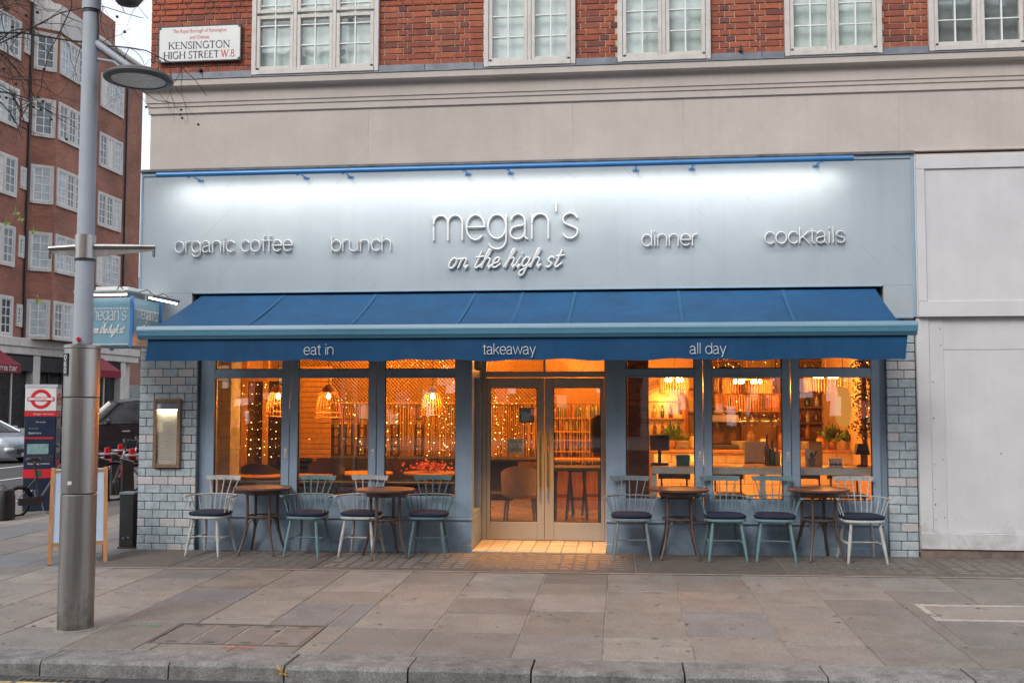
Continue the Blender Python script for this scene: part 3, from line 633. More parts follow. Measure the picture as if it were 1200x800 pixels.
for (y_, z_) in pr: vs.append((XR, y_, z_))
fs = [(i, (i+1) % n, n+(i+1) % n, n+i) for i in range(n)]+[tuple(range(n))[::-1], tuple(range(n, 2*n))]
for (y_, z_) in pr: vs.append((FL+.055+min(y_, 0), 1.2, z_))
fs += [(2*n+i, 2*n+(i+1) % n, (i+1) % n, i) for i in range(n)]
cp_.add(vs, fs); part(cp_, 'cornice', m_stone)
lp = MB(); a = FL-.085
while a < XR:
    b = a+random.uniform(1.2, 1.9); lp.box(a, min(b, XR)-.006, -.146, .06, 5.478, 5.493, .003); a = b
part(lp, 'lead_capping', m_lead)
a = FL+.055; fcut = [a, -2.93, -.55, .7, 3.05, 5.2, XR]
for a, b in zip(fcut[:-1], fcut[1:]): part(MB().box(a+.0004, b-.0004, 0, .3, 4.43, 5.098, .0012), 'frieze_panel', m_stone)
part(MB().box(FR+.01, XR, -.025, -.001, 4.43, 4.455, .004).box(FR+.01, XR, -.018, -.001, 4.37, 4.40, .004), 'moulding', m_stone)
part(MB().box(FL+.06, XR, .06, .3, 2.6, 4.43), 'backing_wall', m_stone)
# a small vent stub and a sensor on the brick
for i, (px, py) in enumerate(((234, 82), (868, 59))):
    p = at(px, py, .0); MB().tube([(p.x, .05, p.z), (p.x, -.03, p.z)], .022, 10).tube([(p.x, -.01, p.z), (p.x, -.012, p.z+.05)], .01, 8).build('pipe_stub', m_black, bld)
# street name plate
npl = thing('street_name_plate', at(234, 53, -.01), 'white enamel street name plate with red and black lettering on the brick corner', 'street sign')
x0, x1, z0, z1 = -5.51, -4.50, 5.745, 6.165
MB().box(x0, x1, -.012, .012, z0, z1, .004).build('plate', M('enamel', (.66, .67, .66), .3, var=.03), npl)
m_nblack = M('sign_black', (.02, .022, .035), .5, var=.05); m_nred = M('sign_red', (.55, .03, .035), .5, var=.05)
bd = MB(); t_ = .012
bd.box(x0-.01, x1+.01, -.014, .01, z0-.012, z0).box(x0-.01, x1+.01, -.014, .01, z1, z1+.012).box(x0-.012, x0, -.014, .01, z0, z1).box(x1, x1+.012, -.014, .01, z0, z1); bd.build('edge_trim', m_nblack, npl)
for cx_, cz_ in ((x0+.012, z0+.012), (x1-.012, z0+.012), (x0+.012, z1-.012), (x1-.012, z1-.012)): MB().tube([(cx_, -.012, cz_), (cx_, -.0165, cz_)], .019, 4).build('corner_bolt', m_nblack, npl)
def plate_text(w, F, xa, xb, zb, h, mt, st, href): return letters(w, F, xa, xb, zb, h, -.0145, -.0115, mt, npl, st, 'letter', href=href, joined=True)
W_ = x1-x0
plate_text('KENSINGTON', CAPS, x0+.115*W_, x0+.88*W_, z0+.150, .085, m_nblack, .01, .7)
plate_text('HIGH STREET', CAPS, x0+.055*W_, x0+.745*W_, z0+.032, .085, m_nblack, .01, .7)
plate_text('W.8.', CAPS, x0+.765*W_, x0+.955*W_, z0+.035, .085, m_nred, .01, .7)
FONTCACHE = {}
def font_text(name, body, x0, x1, zb, h, y, mat, parent, mirror=None, shear=0.0):
    """flat printed words from Blender's own built-in typeface, turned to mesh"""
    cu = bpy.data.curves.new('print', 'FONT'); cu.body = body; cu.size = 1; cu.shear = shear; cu.resolution_u = 3
    o = bpy.data.objects.new('print', cu); me = bpy.data.meshes.new_from_object(o); bpy.data.objects.remove(o)
    vs = [v.co.copy() for v in me.vertices]; xa, xb = min(v.x for v in vs), max(v.x for v in vs); ya, yb = 0, max(v.y for v in vs)
    mb = MB().add([(x0+(v.x-xa)/(xb-xa)*(x1-x0), y, zb+v.y/yb*h) for v in vs], [tuple(p.vertices) for p in me.polygons]); bpy.data.meshes.remove(me)
    return mb.build(name, mat, parent)
font_text('small_lettering', 'The Royal Borough of Kensington', x0+.17*W_, x0+.83*W_, z0+.345, .045, -.0135, m_nred, npl, shear=.15)
font_text('small_lettering', 'and Chelsea', x0+.38*W_, x0+.615*W_, z0+.268, .042, -.0135, m_nred, npl, shear=.15)
# ================================================================== fascia sign
fas = thing('fascia_sign', (-1.25, -.05, 2.62), 'pale blue fascia board with raised white lettering above the blue awning', 'shop sign')
FZ0, FZ1, FY = 2.607, 4.375, -.06
sl0, sl1, slz = -5.0, 2.815, 2.94          # slot that the awning comes out of
fb = MB().box(FL, FR, FY, -.003, slz+.012, FZ1, .004).box(FL, sl0-.012, FY, -.003, FZ0, slz+.012, .002).box(sl1+.012, FR, FY, -.003, FZ0, slz+.012, .002)
fb.build('board', m_fascia, fas)
ft = MB().box(FR-.018, FR+.012, FY-.012, 0, FZ0, FZ1+.02, .003).box(FL-.012, FL+.012, FY-.012, 0, FZ0, FZ1+.02, .003).box(FL+.012, FR-.018, FY-.014, FY+.0, FZ1-.03, FZ1+.012, .003).box(sl1+.01, FR-.02, FY-.01, FY, FZ0-.012, FZ0+.012, .003).box(sl0, sl1, FY-.008, FY, slz+.004, slz+.022, .002)
ft.build('edge_trim', M('fascia_trim', (.25, .36, .46), .4, var=.05), fas)
MB().box(FL-.02, FR+.02, -.10, .02, 4.39, 4.425, .006).build('lead_flashing', M('old_lead', (.11, .115, .125), .6, var=.35, scale=6, bump=.5, bscale=20), fas)
def word(nm, w, F, xa, xb, yb, h, st, shear=0, href=XH, xm=None):
    a, b = at(xa, yb[0], FY), at(xb, yb[1], FY); zz = (a.z+b.z)/2
    holder = bpy.data.objects.new(nm, None); COL.objects.link(holder); holder.parent = fas; holder.location = Vector((a.x, FY, zz))-fas.location
    letters(w, F, a.x, b.x, zz, h, FY-.034, FY-.012, m_white_letter, holder, st, shear=shear, href=href); return holder
word('lettering', "megan's", THIN, 506, 680, (282, 280), .285, .0195)
word('lettering', 'organic coffee', THIN, 205, 344, (296, 295), .130, .0125)
word('lettering', 'brunch', THIN, 388, 460, (295, 294), .128, .0125)
word('lettering', 'dinner', THIN, 751, 818, (289, 288), .128, .0125)
word('lettering', 'cocktails', THIN, 895, 991, (286, 285), .128, .0125)
word('lettering', 'on the high st', SCRIPT, 524, 656, (315, 313), .115, .023, shear=.42, href=.40)
# strip light in a blue tube over the fascia
lb = thing('light_bar', at(600, 195, -.2), 'long blue tube light washing the top of the fascia sign', 'light')
A, B = at(184, 203.5, -.40), at(1000, 187.5, -.40); zb = (A.z+B.z)/2
MB().tube([(A.x, -.40, zb), (B.x, -.40, zb)], .030, 12).build('housing', m_lightbar, lb, True)
MB().box(A.x+.06, B.x-.06, -.372, -.367, zb-.016, zb+.006).build('diffuser', EM('strip_led', (1, .97, .9), 1.5, False), lb)
for px in (234, 358, 410, 548, 598, 745, 811, 957):
    x = at(px, 200, -.1).x; MB().box(x-.012, x+.012, -.40, -.058, zb-.006, zb+.006, .002).box(x-.035, x+.035, -.075, -.059, zb-.012, zb+.012, .002).tube([(x, -.40, zb-.03), (x, -.40, zb-.042)], .026, 10, flat=.6).build('bracket', m_lightbar, lb)
ll = bpy.data.lights.new('strip_light', 'AREA'); ll.shape = 'RECTANGLE'; ll.size = B.x-A.x-.12; ll.size_y = .02; ll.energy = 23; ll.color = (1.0, .975, .91); ll.spread = math.radians(150)
lo = bpy.data.objects.new('strip_lamp', ll); COL.objects.link(lo); lo.location = ((A.x+B.x)/2, -.358, zb-.030)
lo.rotation_euler = (math.radians(26), 0, 0)
# ================================================================== awning
aw = thing('awning', (-1.1, -.4, 2.1), 'blue folding arm awning with printed valance over the shopfront', 'awning')
AY = -1.08; AL, AR, AZ = -5.15, 2.885, 2.415
fl0, fr0 = -4.90, 2.745; fl1, fr1 = -5.02, 2.73
ns_ = 10; nd = 8; vs = []
for j in range(nd+1):
    t = j/nd
    for i in range(41):
        s_ = i/40; x = (fl0+(fr0-fl0)*s_)*(1-t)+(fl1+(fr1-fl1)*s_)*t
        z = slz-.02+(2.478-slz+.02)*t-.016*math.sin(PI*t)-.010*abs(math.sin(s_*ns_*PI))*math.sin(PI*t)+.003*math.sin(s_*61+t*5)*math.sin(PI*t)
        vs.append((x, -.045+(AY+.05+.045)*t, z))
n1 = 41; fs = [(j*n1+i, j*n1+i+1, (j+1)*n1+i+1, (j+1)*n1+i) for j in range(nd) for i in range(40)]
m0 = len(vs); vs += [(a, b, c-.004) for a, b, c in vs]; fs += [tuple(m0+k for k in f)[::-1] for f in fs]
fab = MB().add(vs, fs).build('canopy', m_awn, aw, True)
for px0, px1 in ((333, 287), (441, 410), (557, 534), (613, 598), (674, 665), (795, 800), (917, 932)):
    a = at(px0, 344, -.045).x; b = at(px1, 380, AY+.05).x; mb = MB()
    pp = []
    for j in range(9):
        t = j/8; pp.append((a+(b-a)*t, -.045+(AY+.095)*t, slz-.02+(2.478-slz+.02)*t-.016*math.sin(PI*t)+.0045))
    vs = []; 
    for p in pp: vs += [(p[0]-.018, p[1], p[2]), (p[0]+.018, p[1], p[2])]
    MB().add(vs, [(2*i, 2*i+1, 2*i+3, 2*i+2) for i in range(8)]).build('seam', m_awn_seam, fab)
# front bar in three facets, top highlight and lip shade painted in, teal between
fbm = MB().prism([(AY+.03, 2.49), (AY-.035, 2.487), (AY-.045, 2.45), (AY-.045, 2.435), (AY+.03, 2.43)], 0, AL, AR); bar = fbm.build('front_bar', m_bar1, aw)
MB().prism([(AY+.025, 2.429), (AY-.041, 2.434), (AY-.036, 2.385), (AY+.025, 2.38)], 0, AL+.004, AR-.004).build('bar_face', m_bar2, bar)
MB().prism([(AY+.02, 2.379), (AY-.032, 2.384), (AY-.022, 2.348), (AY+.02, 2.345)], 0, AL+.008, AR-.008).build('bar_lip', M('awning_bar_shade', (.04, .11, .16), .4, var=.05), bar)
vv = MB(); vs = []; nv = 90
for i in range(nv+1):
    s_ = i/nv; x = -5.04+(2.795+5.04)*s_
    for k, z in enumerate((2.352, 2.28, 2.20, 2.115+.008*math.sin(s_*37)+.006*math.sin(s_*91))):
        vs.append((x-(.03*k/3 if s_ < .5 else .03*k/3)*(1 if s_ < .02 else (1 if s_ > .98 else 0)), AY+.004+(.007*math.sin(s_*55)+.007*math.sin(s_*23+1))*k/3, z))
fs = [(i*4+k, (i+1)*4+k, (i+1)*4+k+1, i*4+k+1) for i in range(nv) for k in range(3)]
m0 = len(vs); vs += [(a, b+.003, c) for a, b, c in vs]; fs += [tuple(m0+k for k in f)[::-1] for f in fs]
val = MB().add(vs, fs).build('valance', m_awn, aw, True)
for w, xa, xb, yb in (('eat in', 356, 392, 415.5), ('takeaway', 566, 628, 415), ('all day', 808, 851, 414.5)):
    a, b = at(xa, yb, AY), at(xb, yb, AY); letters(w, THIN, a.x, b.x, a.z, .078, AY-.0185, AY-.016, m_white_letter, val, .0062, 'printed_letter')
for sg, x in ((1, -3.9), (1, -1.5), (-1, 1.8)):
    MB().tube([(x, -.03, 2.72), (x+sg*.55, -.5, 2.52), (x+sg*.1, AY+.03, 2.42)], .022, 8).build('folding_arm', m_bar2, aw)
MB().box(sl0+.05, sl1-.05, -.02, .02, slz-.16, slz-.01, .01).build('cassette', m_dark, aw)
MB().box(sl0, sl1, .025, .05, 2.60, slz+.01).build('slot_lining', m_dark, aw)
# ================================================================== shopfront
sf = thing('shopfront', (-1.1, .05, 0), 'blue grey timber shopfront with tall windows and a recessed double door', 'shopfront')
def P_(mb, name, mat, par=None, sm=False): return mb.build(name, mat, par if par is not None else sf, sm)
SY = .045; EX0, EX1, EY = -1.70, -.190, .85
def pier(label_x0, label_x1, name):
    body = P_(MB().box(label_x0+.006, label_x1-.006, .012, .30, -.12, 2.62), name, m_gmort)
    row = 0; bw, bh = .1855, .0968; z = pz(label_x0, 0)-.03
    meshes = {}
    while z < 2.60:
        x = label_x0-(random.uniform(-.004, .004))-(bw/2 if row % 2 else .0)
        if name == 'end_pier': x = label_x0-(bw-.12 if row % 2 else 0)
        pale = row in (3, 8, 13, 20, 21) or False
        while x < label_x1-.004:
            a, b = max(x, label_x0), min(x+bw, label_x1)
            if name == 'end_pier' and label_x1-b < .03: b = label_x1
            if b-a > .03:
                w = round(b-a-.007, 3); mt = m_glaze_p if (pale and random.random() < .75) or random.random() < .03 else m_glaze
                if (w, mt.name) not in meshes: meshes[w, mt.name] = MB().box(-w/2, w/2, -.012, .02, -bh/2+.0038, bh/2-.0038, .004).mesh('glazed_brick', mt)
                o = link('glazed_brick', meshes[w, mt.name], body, Vector(((a+b)/2, .002+random.uniform(-.0015, .0015), z+bh/2))-sf.location); o.rotation_euler = (random.uniform(-.008, .008), 0, random.uniform(-.012, .012))
            x += bw
        z += bh; row += 1
    return body
pier(FL, -4.95, 'corner_pier'); pier(2.852, FR, 'end_pier')
# window bays
WZ0, WZ1, TZ0, TZ1 = .615, 1.972, 2.06, 2.46
panes = [(-4.76, -3.946), (-3.752, -2.912), (-2.722, -1.898), (.035, .797), (.984, 1.751), (1.934, 2.704)]
segs = [(-4.862, -3.853), (-3.845, -2.822), (-2.812, -1.705), (-.185, .886), (.895, 1.838), (1.847, 2.79)]
for (a, b), (l, r) in zip(panes, segs):
    w = MB(); c = .004
    w.box(l, a, SY, SY+.09, .375, 2.55, c).box(b, r, SY, SY+.09, .375, 2.55, c).box(a+.0005, b-.0005, SY+.004, SY+.09, WZ1, TZ0, c).box(a+.0005, b-.0005, SY+.004, SY+.09, TZ1, 2.55, c).box(a+.0005, b-.0005, SY+.004, SY+.09, .375, WZ0, c)
    w.box(a-.001, b+.001, SY-.006, SY+.01, WZ1-.014, WZ1+.006, .003)
    win = P_(w, 'window', m_blue)
    MB().box(a-.004, b+.004, SY+.045, SY+.051, WZ0-.004, WZ1+.004).build('pane', m_shopglass, win)
    MB().box(a-.004, b+.004, SY+.045, SY+.051, TZ0-.004, TZ1+.004).build('transom_pane', m_shopglass, win)
    bead = MB()
    for (za, zb2) in ((WZ0, WZ1), (TZ0, TZ1)):
        bead.box(a, a+.009, SY+.022, SY+.044, za, zb2).box(b-.009, b, SY+.022, SY+.044, za, zb2).box(a+.009, b-.009, SY+.022, SY+.044, za, za+.009).box(a+.009, b-.009, SY+.022, SY+.044, zb2-.009, zb2)
    bead.build('glazing_bead', m_dark, win)
    if b < 2 and not (-2 < b < -1):                 # little lock plates on the closing stiles
        lx = b+.055; k = MB().box(lx-.016, lx+.016, SY-.006, SY, 1.04, 1.145, .002); lk = k.build('lock_plate', m_white_letter, win)
        MB().tube([(lx, SY-.006, 1.10), (lx, SY-.02, 1.10)], .008, 8).box(lx-.01, lx+.01, SY-.011, SY-.006, 1.055, 1.072, .001).build('lock_barrel', m_steel, lk)
P_(MB().box(-4.95, -4.868, SY+.03, SY+.12, -.05, 2.58), 'end_post', m_blue); P_(MB().box(2.796, 2.86, SY+.03, SY+.12, -.05, 2.58), 'end_post', m_blue)
for (l, r) in ((-4.868, -1.705), (-.185, 2.795)):       # stall riser with ledge, panel joints and skirting
    z = pz((l+r)/2, 0)
    P_(MB().box(l, r, SY+.005, SY+.12, z-.05, .345), 'stall_riser', m_blue)
    P_(MB().box(l-.002, r+.002, SY-.018, SY+.1, .346, .374, .006), 'ledge', m_blue)
    P_(MB().box(l, r, SY-.008, SY+.004, z-.05, z+.085, .005), 'skirting', m_blue)
P_(MB().box(-4.95, EX0-.101, SY+.02, SY+.2, 2.551, 2.64), 'head_beam', m_blue); P_(MB().box(EX1+.101, 2.86, SY+.02, SY+.2, 2.551, 2.64), 'head_beam', m_blue)
# entrance recess
P_(MB().box(EX0-.10, EX0-.004, SY+.1, EY, -.05, .36).box(EX0-.10, EX0-.004, SY+.1, EY, 2.46, 2.64).box(EX0-.08, EX0-.004, EY-.10, EY+.06, .36, 2.46).box(EX0-.10, EX0-.006, SY+.10, SY+.16, .36, 2.46).box(EX0-.09, EX0-.008, SY+.16, EY-.1, 1.97, 2.06).box(EX0-.09, EX0-.008, SY+.16, EY-.1, .36, .42), 'return_frame', m_blue)
P_(MB().box(EX0-.05, EX0-.045, SY+.16, EY-.1, .42, 2.46), 'return_pane', m_shopglass)
P_(MB().box(EX1+.006, EX1+.10, SY+.1, EY, -.05, 2.64), 'return_wall', m_blue)
P_(MB().box(EX0, EX1, SY+.02, EY+.1, 2.56, 2.64), 'porch_soffit', m_cream)
# threshold tiles
th = P_(MB().box(EX0, EX1, -.02, EY+.05, -.08, .006), 'threshold', m_gmort); m_ttile = M('threshold_tile', (.50, .42, .30), .35, var=.12, scale=9, orand=.1)
for i in range(9):
    for j in range(3):
        w = (EX1-EX0)/9; h = (EY+.02)/3; x = EX0+i*w; y = -.01+j*h
        MB().box(x+.003, x+w-.003, y+.003, y+h-.003, 0, .018+.003*j, .002).build('tile', m_ttile, th)
# double door: frame, two leaves with glass, pull handles
dfm = MB().box(EX0, EX0+.05, EY-.01, EY+.09, .02, 2.5, .004).box(EX1-.028, EX1, EY-.01, EY+.09, .02, 2.5, .004).box(EX0+.05, EX1-.028, EY-.008, EY+.09, 1.985, 2.055, .004).box(EX0+.05, EX1-.028, EY-.008, EY+.09, 2.46, 2.5, .004).box(-.955, -.925, EY-.006, EY+.09, 2.056, 2.459, .003)
P_(dfm, 'door_frame', m_cream)
P_(MB().box(EX0+.05, EX1-.03, EY+.04, EY+.046, 2.05, 2.465), 'transom_pane', m_shopglass)
def leaf(l, r, gl, gr, hx):
    z0, z1, g0, g1 = .03, 1.975, at(600, 611, EY).z, at(600, 454, EY).z
    d = P_(MB().box(l, gl, EY, EY+.045, z0, z1, .004).box(gr, r, EY, EY+.045, z0, z1, .004).box(gl+.0005, gr-.0005, EY+.002, EY+.045, z0, g0, .003).box(gl+.0005, gr-.0005, EY+.002, EY+.045, g1, z1, .003), 'door', m_cream)
    MB().box(gl-.004, gr+.004, EY+.02, EY+.026, g0-.004, g1+.004).build('pane', m_shopglass, d)
    bd = MB().box(gl, gl+.008, EY+.008, EY+.02, g0, g1).box(gr-.008, gr, EY+.008, EY+.02, g0, g1).box(gl+.008, gr-.008, EY+.008, EY+.02, g0, g0+.008).box(gl+.008, gr-.008, EY+.008, EY+.02, g1-.008, g1); bd.build('glazing_bead', m_dark, d)
    ha = MB().tube([(hx, EY-.055, .66), (hx, EY-.055, 1.33)], .013, 10).tube([(hx, EY-.055, .76), (hx, EY, .76)], .009, 8).tube([(hx, EY-.055, 1.23), (hx, EY, 1.23)], .009, 8)
    ha.build('pull_handle', M('brass', (.50, .32, .12), .3, metal=1.0, var=.1), d, True); return d
gx = [at(px, 530, EY).x for px in (574.4, 629.4, 648.8, 704.2)]
dl = leaf(EX0+.053, -.944, gx[0], gx[1], -.985); dr = leaf(-.938, EX1-.031, gx[2], gx[3], -.895)
MB().tube([(-.90, EY-.004, .55), (-.90, EY, .55)], .012, 10).box(-.915, -.885, EY-.003, EY, 1.50, 1.60, .001).build('lock', m_steel, dr)
# entrance downlight in the porch soffit
dl_ = thing('porch_light', (-.95, .20, 2.55), 'round brass downlight in the soffit of the shop entrance', 'light')
MB().lathe([(.03, -.005), (.06, -.005), (.06, .01), (.03, .01)], 16, (-.95, .20, 2.553)).build('rim', m_steel, dl_)
MB().lathe([(0, 0), (.03, 0)], 12, (-.95, .20, 2.546), cap=False).build('bulb', EM('downlight', (1, .6, .25), 12, False), dl_)
pl = bpy.data.lights.new('porch_lamp', 'SPOT'); pl.energy = 230; pl.color = (1, .46, .11); pl.spot_size = math.radians(62); pl.spot_blend = .8; pl.shadow_soft_size = .05
po = bpy.data.objects.new('porch_lamp', pl); COL.objects.link(po); po.location = (-.95, .20, 2.53)
# open card and a plain grey square on the door glass
nt_ = thing('door_notice', at(603, 523, EY-.004), 'cream card sign lettered open hanging inside the left door glass', 'sign'); a, b = at(594.5, 532, EY+.012), at(613, 514, EY+.012)
MB().box(a.x, b.x, EY+.028, EY+.031, a.z, b.z).build('card', M('cream_card', (.62, .56, .42), .7, var=.06), nt_)
m_ink = M('sign_ink', (.03, .025, .02), .7, var=.1)
font_text('printed_lettering', "COME IN", a.x+.03, b.x-.03, b.z-.055, .035, EY+.0272, m_ink, nt_); font_text('printed_lettering', "we are", a.x+.055, b.x-.055, b.z-.105, .03, EY+.0272, m_ink, nt_); font_text('printed_lettering', "OPEN", a.x+.03, b.x-.03, a.z+.03, .05, EY+.0272, m_ink, nt_)
a, b = at(608, 495, EY+.012), at(626, 477.5, EY+.012)
tag(MB().box(a.x, b.x, EY+.028, EY+.031, a.z, b.z).build('door_square', M('grey_square', (.36, .38, .37), .7, var=.06)), 'plain grey square notice stuck inside the left door glass', 'notice')
# lit menu case on the corner pier
mc = thing('menu_case', at(196, 508, -.02), 'brown wooden menu case with a lit sheet on the glazed brick pier', 'menu board')
a, b = at(180, 547.5, -.012), at(213.5, 467, -.012); x0, x1, z0, z1 = a.x, b.x, a.z, b.z; f = .042; m_mw = M('menu_frame_wood', (.20, .125, .08), .5, var=.15, scale=8)
MB().box(x0, x0+f, -.055, -.011, z0, z1, .004).box(x1-f, x1, -.055, -.011, z0, z1, .004).box(x0+f, x1-f, -.054, -.011, z0, z0+f, .004).box(x0+f, x1-f, -.054, -.011, z1-f, z1, .004).build('frame', m_mw, mc)
def menu_mat():
    m = M('menu_sheet', (.62, .58, .50), .7, var=.05); t = m.node_tree; b = t.nodes['Principled BSDF']
    return m
sh = MB().box(x0+f, x1-f, -.02, -.012, z0+f, z1-f).build('menu_sheet', menu_mat(), mc)
MB().box(x0+f, x1-f, -.045, -.022, z1-f-.085, z1-f-.002).build('light_cover', M('case_light_cover', (.30, .37, .40), .4, var=.05), mc)
MB().box(x0+f+.01, x1-f-.01, -.042, -.026, z1-f-.090, z1-f-.0855).build('strip_lamp', EM('menu_led', (1, .9, .6), 60), mc)
prn = MB()
for i in range(17):
    zz = z0+f+.05+i*.027; wv = random.uniform(.03, .085); cx_ = (x0+x1)/2
    prn.box(cx_-wv, cx_+wv, -.0208, -.0202, zz, zz+(.004 if i % 6 else .008))
stuff(prn.build('menu_print', M('menu_ink', (.38, .36, .33), .8, var=.2), sh))
MB().box(x0+f-.003, x1-f+.003, -.048, -.046, z0+f-.003, z1-f+.003).build('pane', m_shopglass, mc)
# ================================================================== white hoarding on the neighbouring unit
hd = thing('hoarding', (4.2, -.05, 0), 'white painted plywood hoarding covering the neighbouring shop unit', 'hoarding')
def H_(mb, name, mat=m_hoard): return mb.build(name, mat, hd)
HZ = 2.605; hx0 = FR+.03
H_(MB().box(hx0, 9, -.085, 0, HZ, 4.36, .004), 'upper_box')
for a, b in ((hx0+.075, hx0+1.13), (hx0+1.22, hx0+2.3), (hx0+2.4, hx0+3.6)):      # recessed panels framed by battens
    pass
bt = MB(); y0, y1 = -.104, -.0855
H_(MB().box(hx0, 9, y0, y1, 4.215, 4.358, .003), 'batten'); H_(MB().box(hx0, 9, y0, y1, HZ+.002, HZ+.17, .003), 'batten')
for xb in (hx0, hx0+1.135, hx0+2.3, hx0+3.6): H_(MB().box(xb, xb+.085, y0, y1, HZ+.172, 4.213, .003), 'batten')
H_(MB().box(FR+.006, 9, -.02, 0, pz(3.3, 0)+.05, HZ), 'lower_backing')
px = [at(v, 500, -.03).x for v in (1076, 1090.5)]
H_(MB().box(FR+.006, px[1], -.055, -.021, .16, HZ-.002, .003), 'edge_board')
cutx = [px[1]+.004, px[1]+.15, 4.95, 6.3, 9]
H_(MB().box(cutx[0], cutx[1], -.042, -.021, .30, HZ-.002, .002), 'ply_panel')
for a, b in zip(cutx[1:-1], cutx[2:]):
    H_(MB().box(a+.002, b-.002, -.036, -.021, .30, 2.25, .002), 'ply_panel'); H_(MB().box(a+.002, b-.002, -.036, -.021, 2.254, HZ-.002, .002), 'ply_panel')
H_(MB().box(FR+.008, 9, -.07, -.021, .125, .298, .004), 'kick_board')
H_(MB().box(FR+.008, 9, -.05, 0, pz(3.3, 0)-.05, .122), 'base_plinth', M('dirty_plinth', (.16, .12, .10), .9, var=.3, scale=9))
mb = MB()
for i in range(13):
    x, z = random.choice([px[1]+.03, px[1]+.12, 4.0+random.uniform(-.02, .02)]), random.uniform(.35, 2.5); mb.tube([(x, -.045, z), (x, -.0365-.006, z)], .006, 6)
stuff(H_(mb, 'screw_heads', m_iron))
# flat bed timber strip at the corner between fascia and hoarding
H_(MB().box(FR+.014, FR+.03, -.075, .01, HZ, 4.40, .003), 'cover_strip')
# ================================================================== chairs: painted stick-back armchairs with navy cushions
def spline(pts, n=6):
    out = []; P = [Vector(p) for p in pts]; m = len(P)
    for i in range(m-1):
        p0, p1, p2, p3 = P[max(i-1, 0)], P[i], P[i+1], P[min(i+2, m-1)]
        for k in range(n):
            t = k/n; out.append(.5*((2*p1)+(p2-p0)*t+(2*p0-5*p1+4*p2-p3)*t*t+(3*p1-p0-3*p2+p3)*t**3))
    out.append(P[-1]); return out
def chair_meshes(mat):
    d = []
    # seat: rounded slab, wider at the front
    n = 28; ring = []
    for k in range(n):
        a = 2*PI*k/n; c, s = math.cos(a), math.sin(a); e = .62
        ring.append((math.copysign(abs(c)**e, c)*(.215-.02*s), math.copysign(abs(s)**e, s)*.205))
    vs = [(x*f, y*f, z) for f, z in ((.9, .408), (1, .416), (1, .432), (.96, .44)) for x, y in ring]
    fs = [(j*n+k, j*n+(k+1) % n, (j+1)*n+(k+1) % n, (j+1)*n+k) for j in range(3) for k in range(n)]+[tuple(range(n))[::-1], tuple(3*n+k for k in range(n))]
    d.append(('seat', MB().add(vs, fs), mat))
    legs = [((-.145, -.145), (-.20, -.205)), ((.145, -.145), (.20, -.205)), ((-.135, .13), (-.195, .215)), ((.135, .13), (.195, .215))]
    ends = []
    for (a, b), (c, e) in legs:
        t0, t1 = Vector((a, b, .412)), Vector((c, e, 0)); ends.append((t0, t1))
        d.append(('leg', MB().tube([t0, t0.lerp(t1, .3), t0.lerp(t1, .55), t0.lerp(t1, .8), t1], [.013, .017, .019, .015, .011], 8), mat))
    def pl(i, f): return ends[i][0].lerp(ends[i][1], f)
    for i, j in ((0, 2), (1, 3)): d.append(('stretcher', MB().tube([pl(i, .55), (pl(i, .55)+pl(j, .52))/2, pl(j, .52)], [.008, .011, .008], 7), mat))
    a, b = (pl(0, .55)+pl(2, .52))/2, (pl(1, .55)+pl(3, .52))/2
    d.append(('stretcher', MB().tube([a, (a+b)/2, b], [.008, .011, .008], 7), mat))
    bow = spline([(-.275, -.13, .655), (-.275, .0, .652), (-.235, .14, .652), (-.12, .215, .655), (0, .232, .656), (.12, .215, .655), (.235, .14, .652), (.275, .0, .652), (.275, -.13, .655)], 5)
    rad = [.021 if (i < 5 or i > len(bow)-6) else .015 for i in range(len(bow))]
    d.append(('arm_bow', MB().tube(bow, rad, 8, flat=.55, up=(0, 0, 1)), mat))
    for i, (sx, sy, tx, ty) in enumerate(((-.19, -.09, -.268, -.085), (-.195, .0, -.268, .02), (-.18, .09, -.235, .125), (.18, .09, .235, .125), (.195, .0, .268, .02), (.19, -.09, .268, -.085), (-.145, .15, -.175, .185), (.145, .15, .175, .185))):
        d.append(('spindle', MB().tube([(sx, sy, .435), (tx, ty, .65)], [.0065, .0055], 6), mat))
    for k in range(5):
        u = (k-2)/2; d.append(('spindle', MB().tube([(u*.115, .165, .435), (u*.135, .222, .655), (u*.185, .285, .835)], [.0065, .0075, .006], 6), mat))
    # crest rail: curved, wider at its top edge
    vs = []; m = 14
    for i in range(m+1):
        u = -1+2*i/m; y = .297-.035*u*u
        for (zz, w) in ((.812, .205), (.862, .222)):
            for dy in (-.009, .009): vs.append((u*w, y+dy, zz-.004*u*u))
    fs = []
    for i in range(m):
        q, r = i*4, i*4+4; fs += [(q, r, r+2, q+2), (q+1, q+3, r+3, r+1), (q+2, r+2, r+3, q+3), (q, q+1, r+1, r)]
    fs += [(0, 2, 3, 1), (m*4, m*4+1, m*4+3, m*4+2)]
    d.append(('crest_rail', MB().add(vs, fs), mat))
    vs = []; n = 28; prof = [(.80, .441), (.97, .446), (1.02, .462), (.98, .478), (.80, .487), (.4, .49)]
    vs = [(x*f, y*f, z) for f, z in prof for x, y in ring]
    fs = [(j*n+k, j*n+(k+1) % n, (j+1)*n+(k+1) % n, (j+1)*n+k) for j in range(len(prof)-1) for k in range(n)]+[tuple(range(n))[::-1], tuple((len(prof)-1)*n+k for k in range(n))]
    d.append(('cushion', MB().add(vs, fs), m_navy))
    return [(nm, mb.mesh(nm, mt, True)) for nm, mb, mt in d]
CM = {k: chair_meshes(m) for k, m in (('w', m_cw), ('g', m_cg), ('t', m_ct), ('d', m_ct2))}
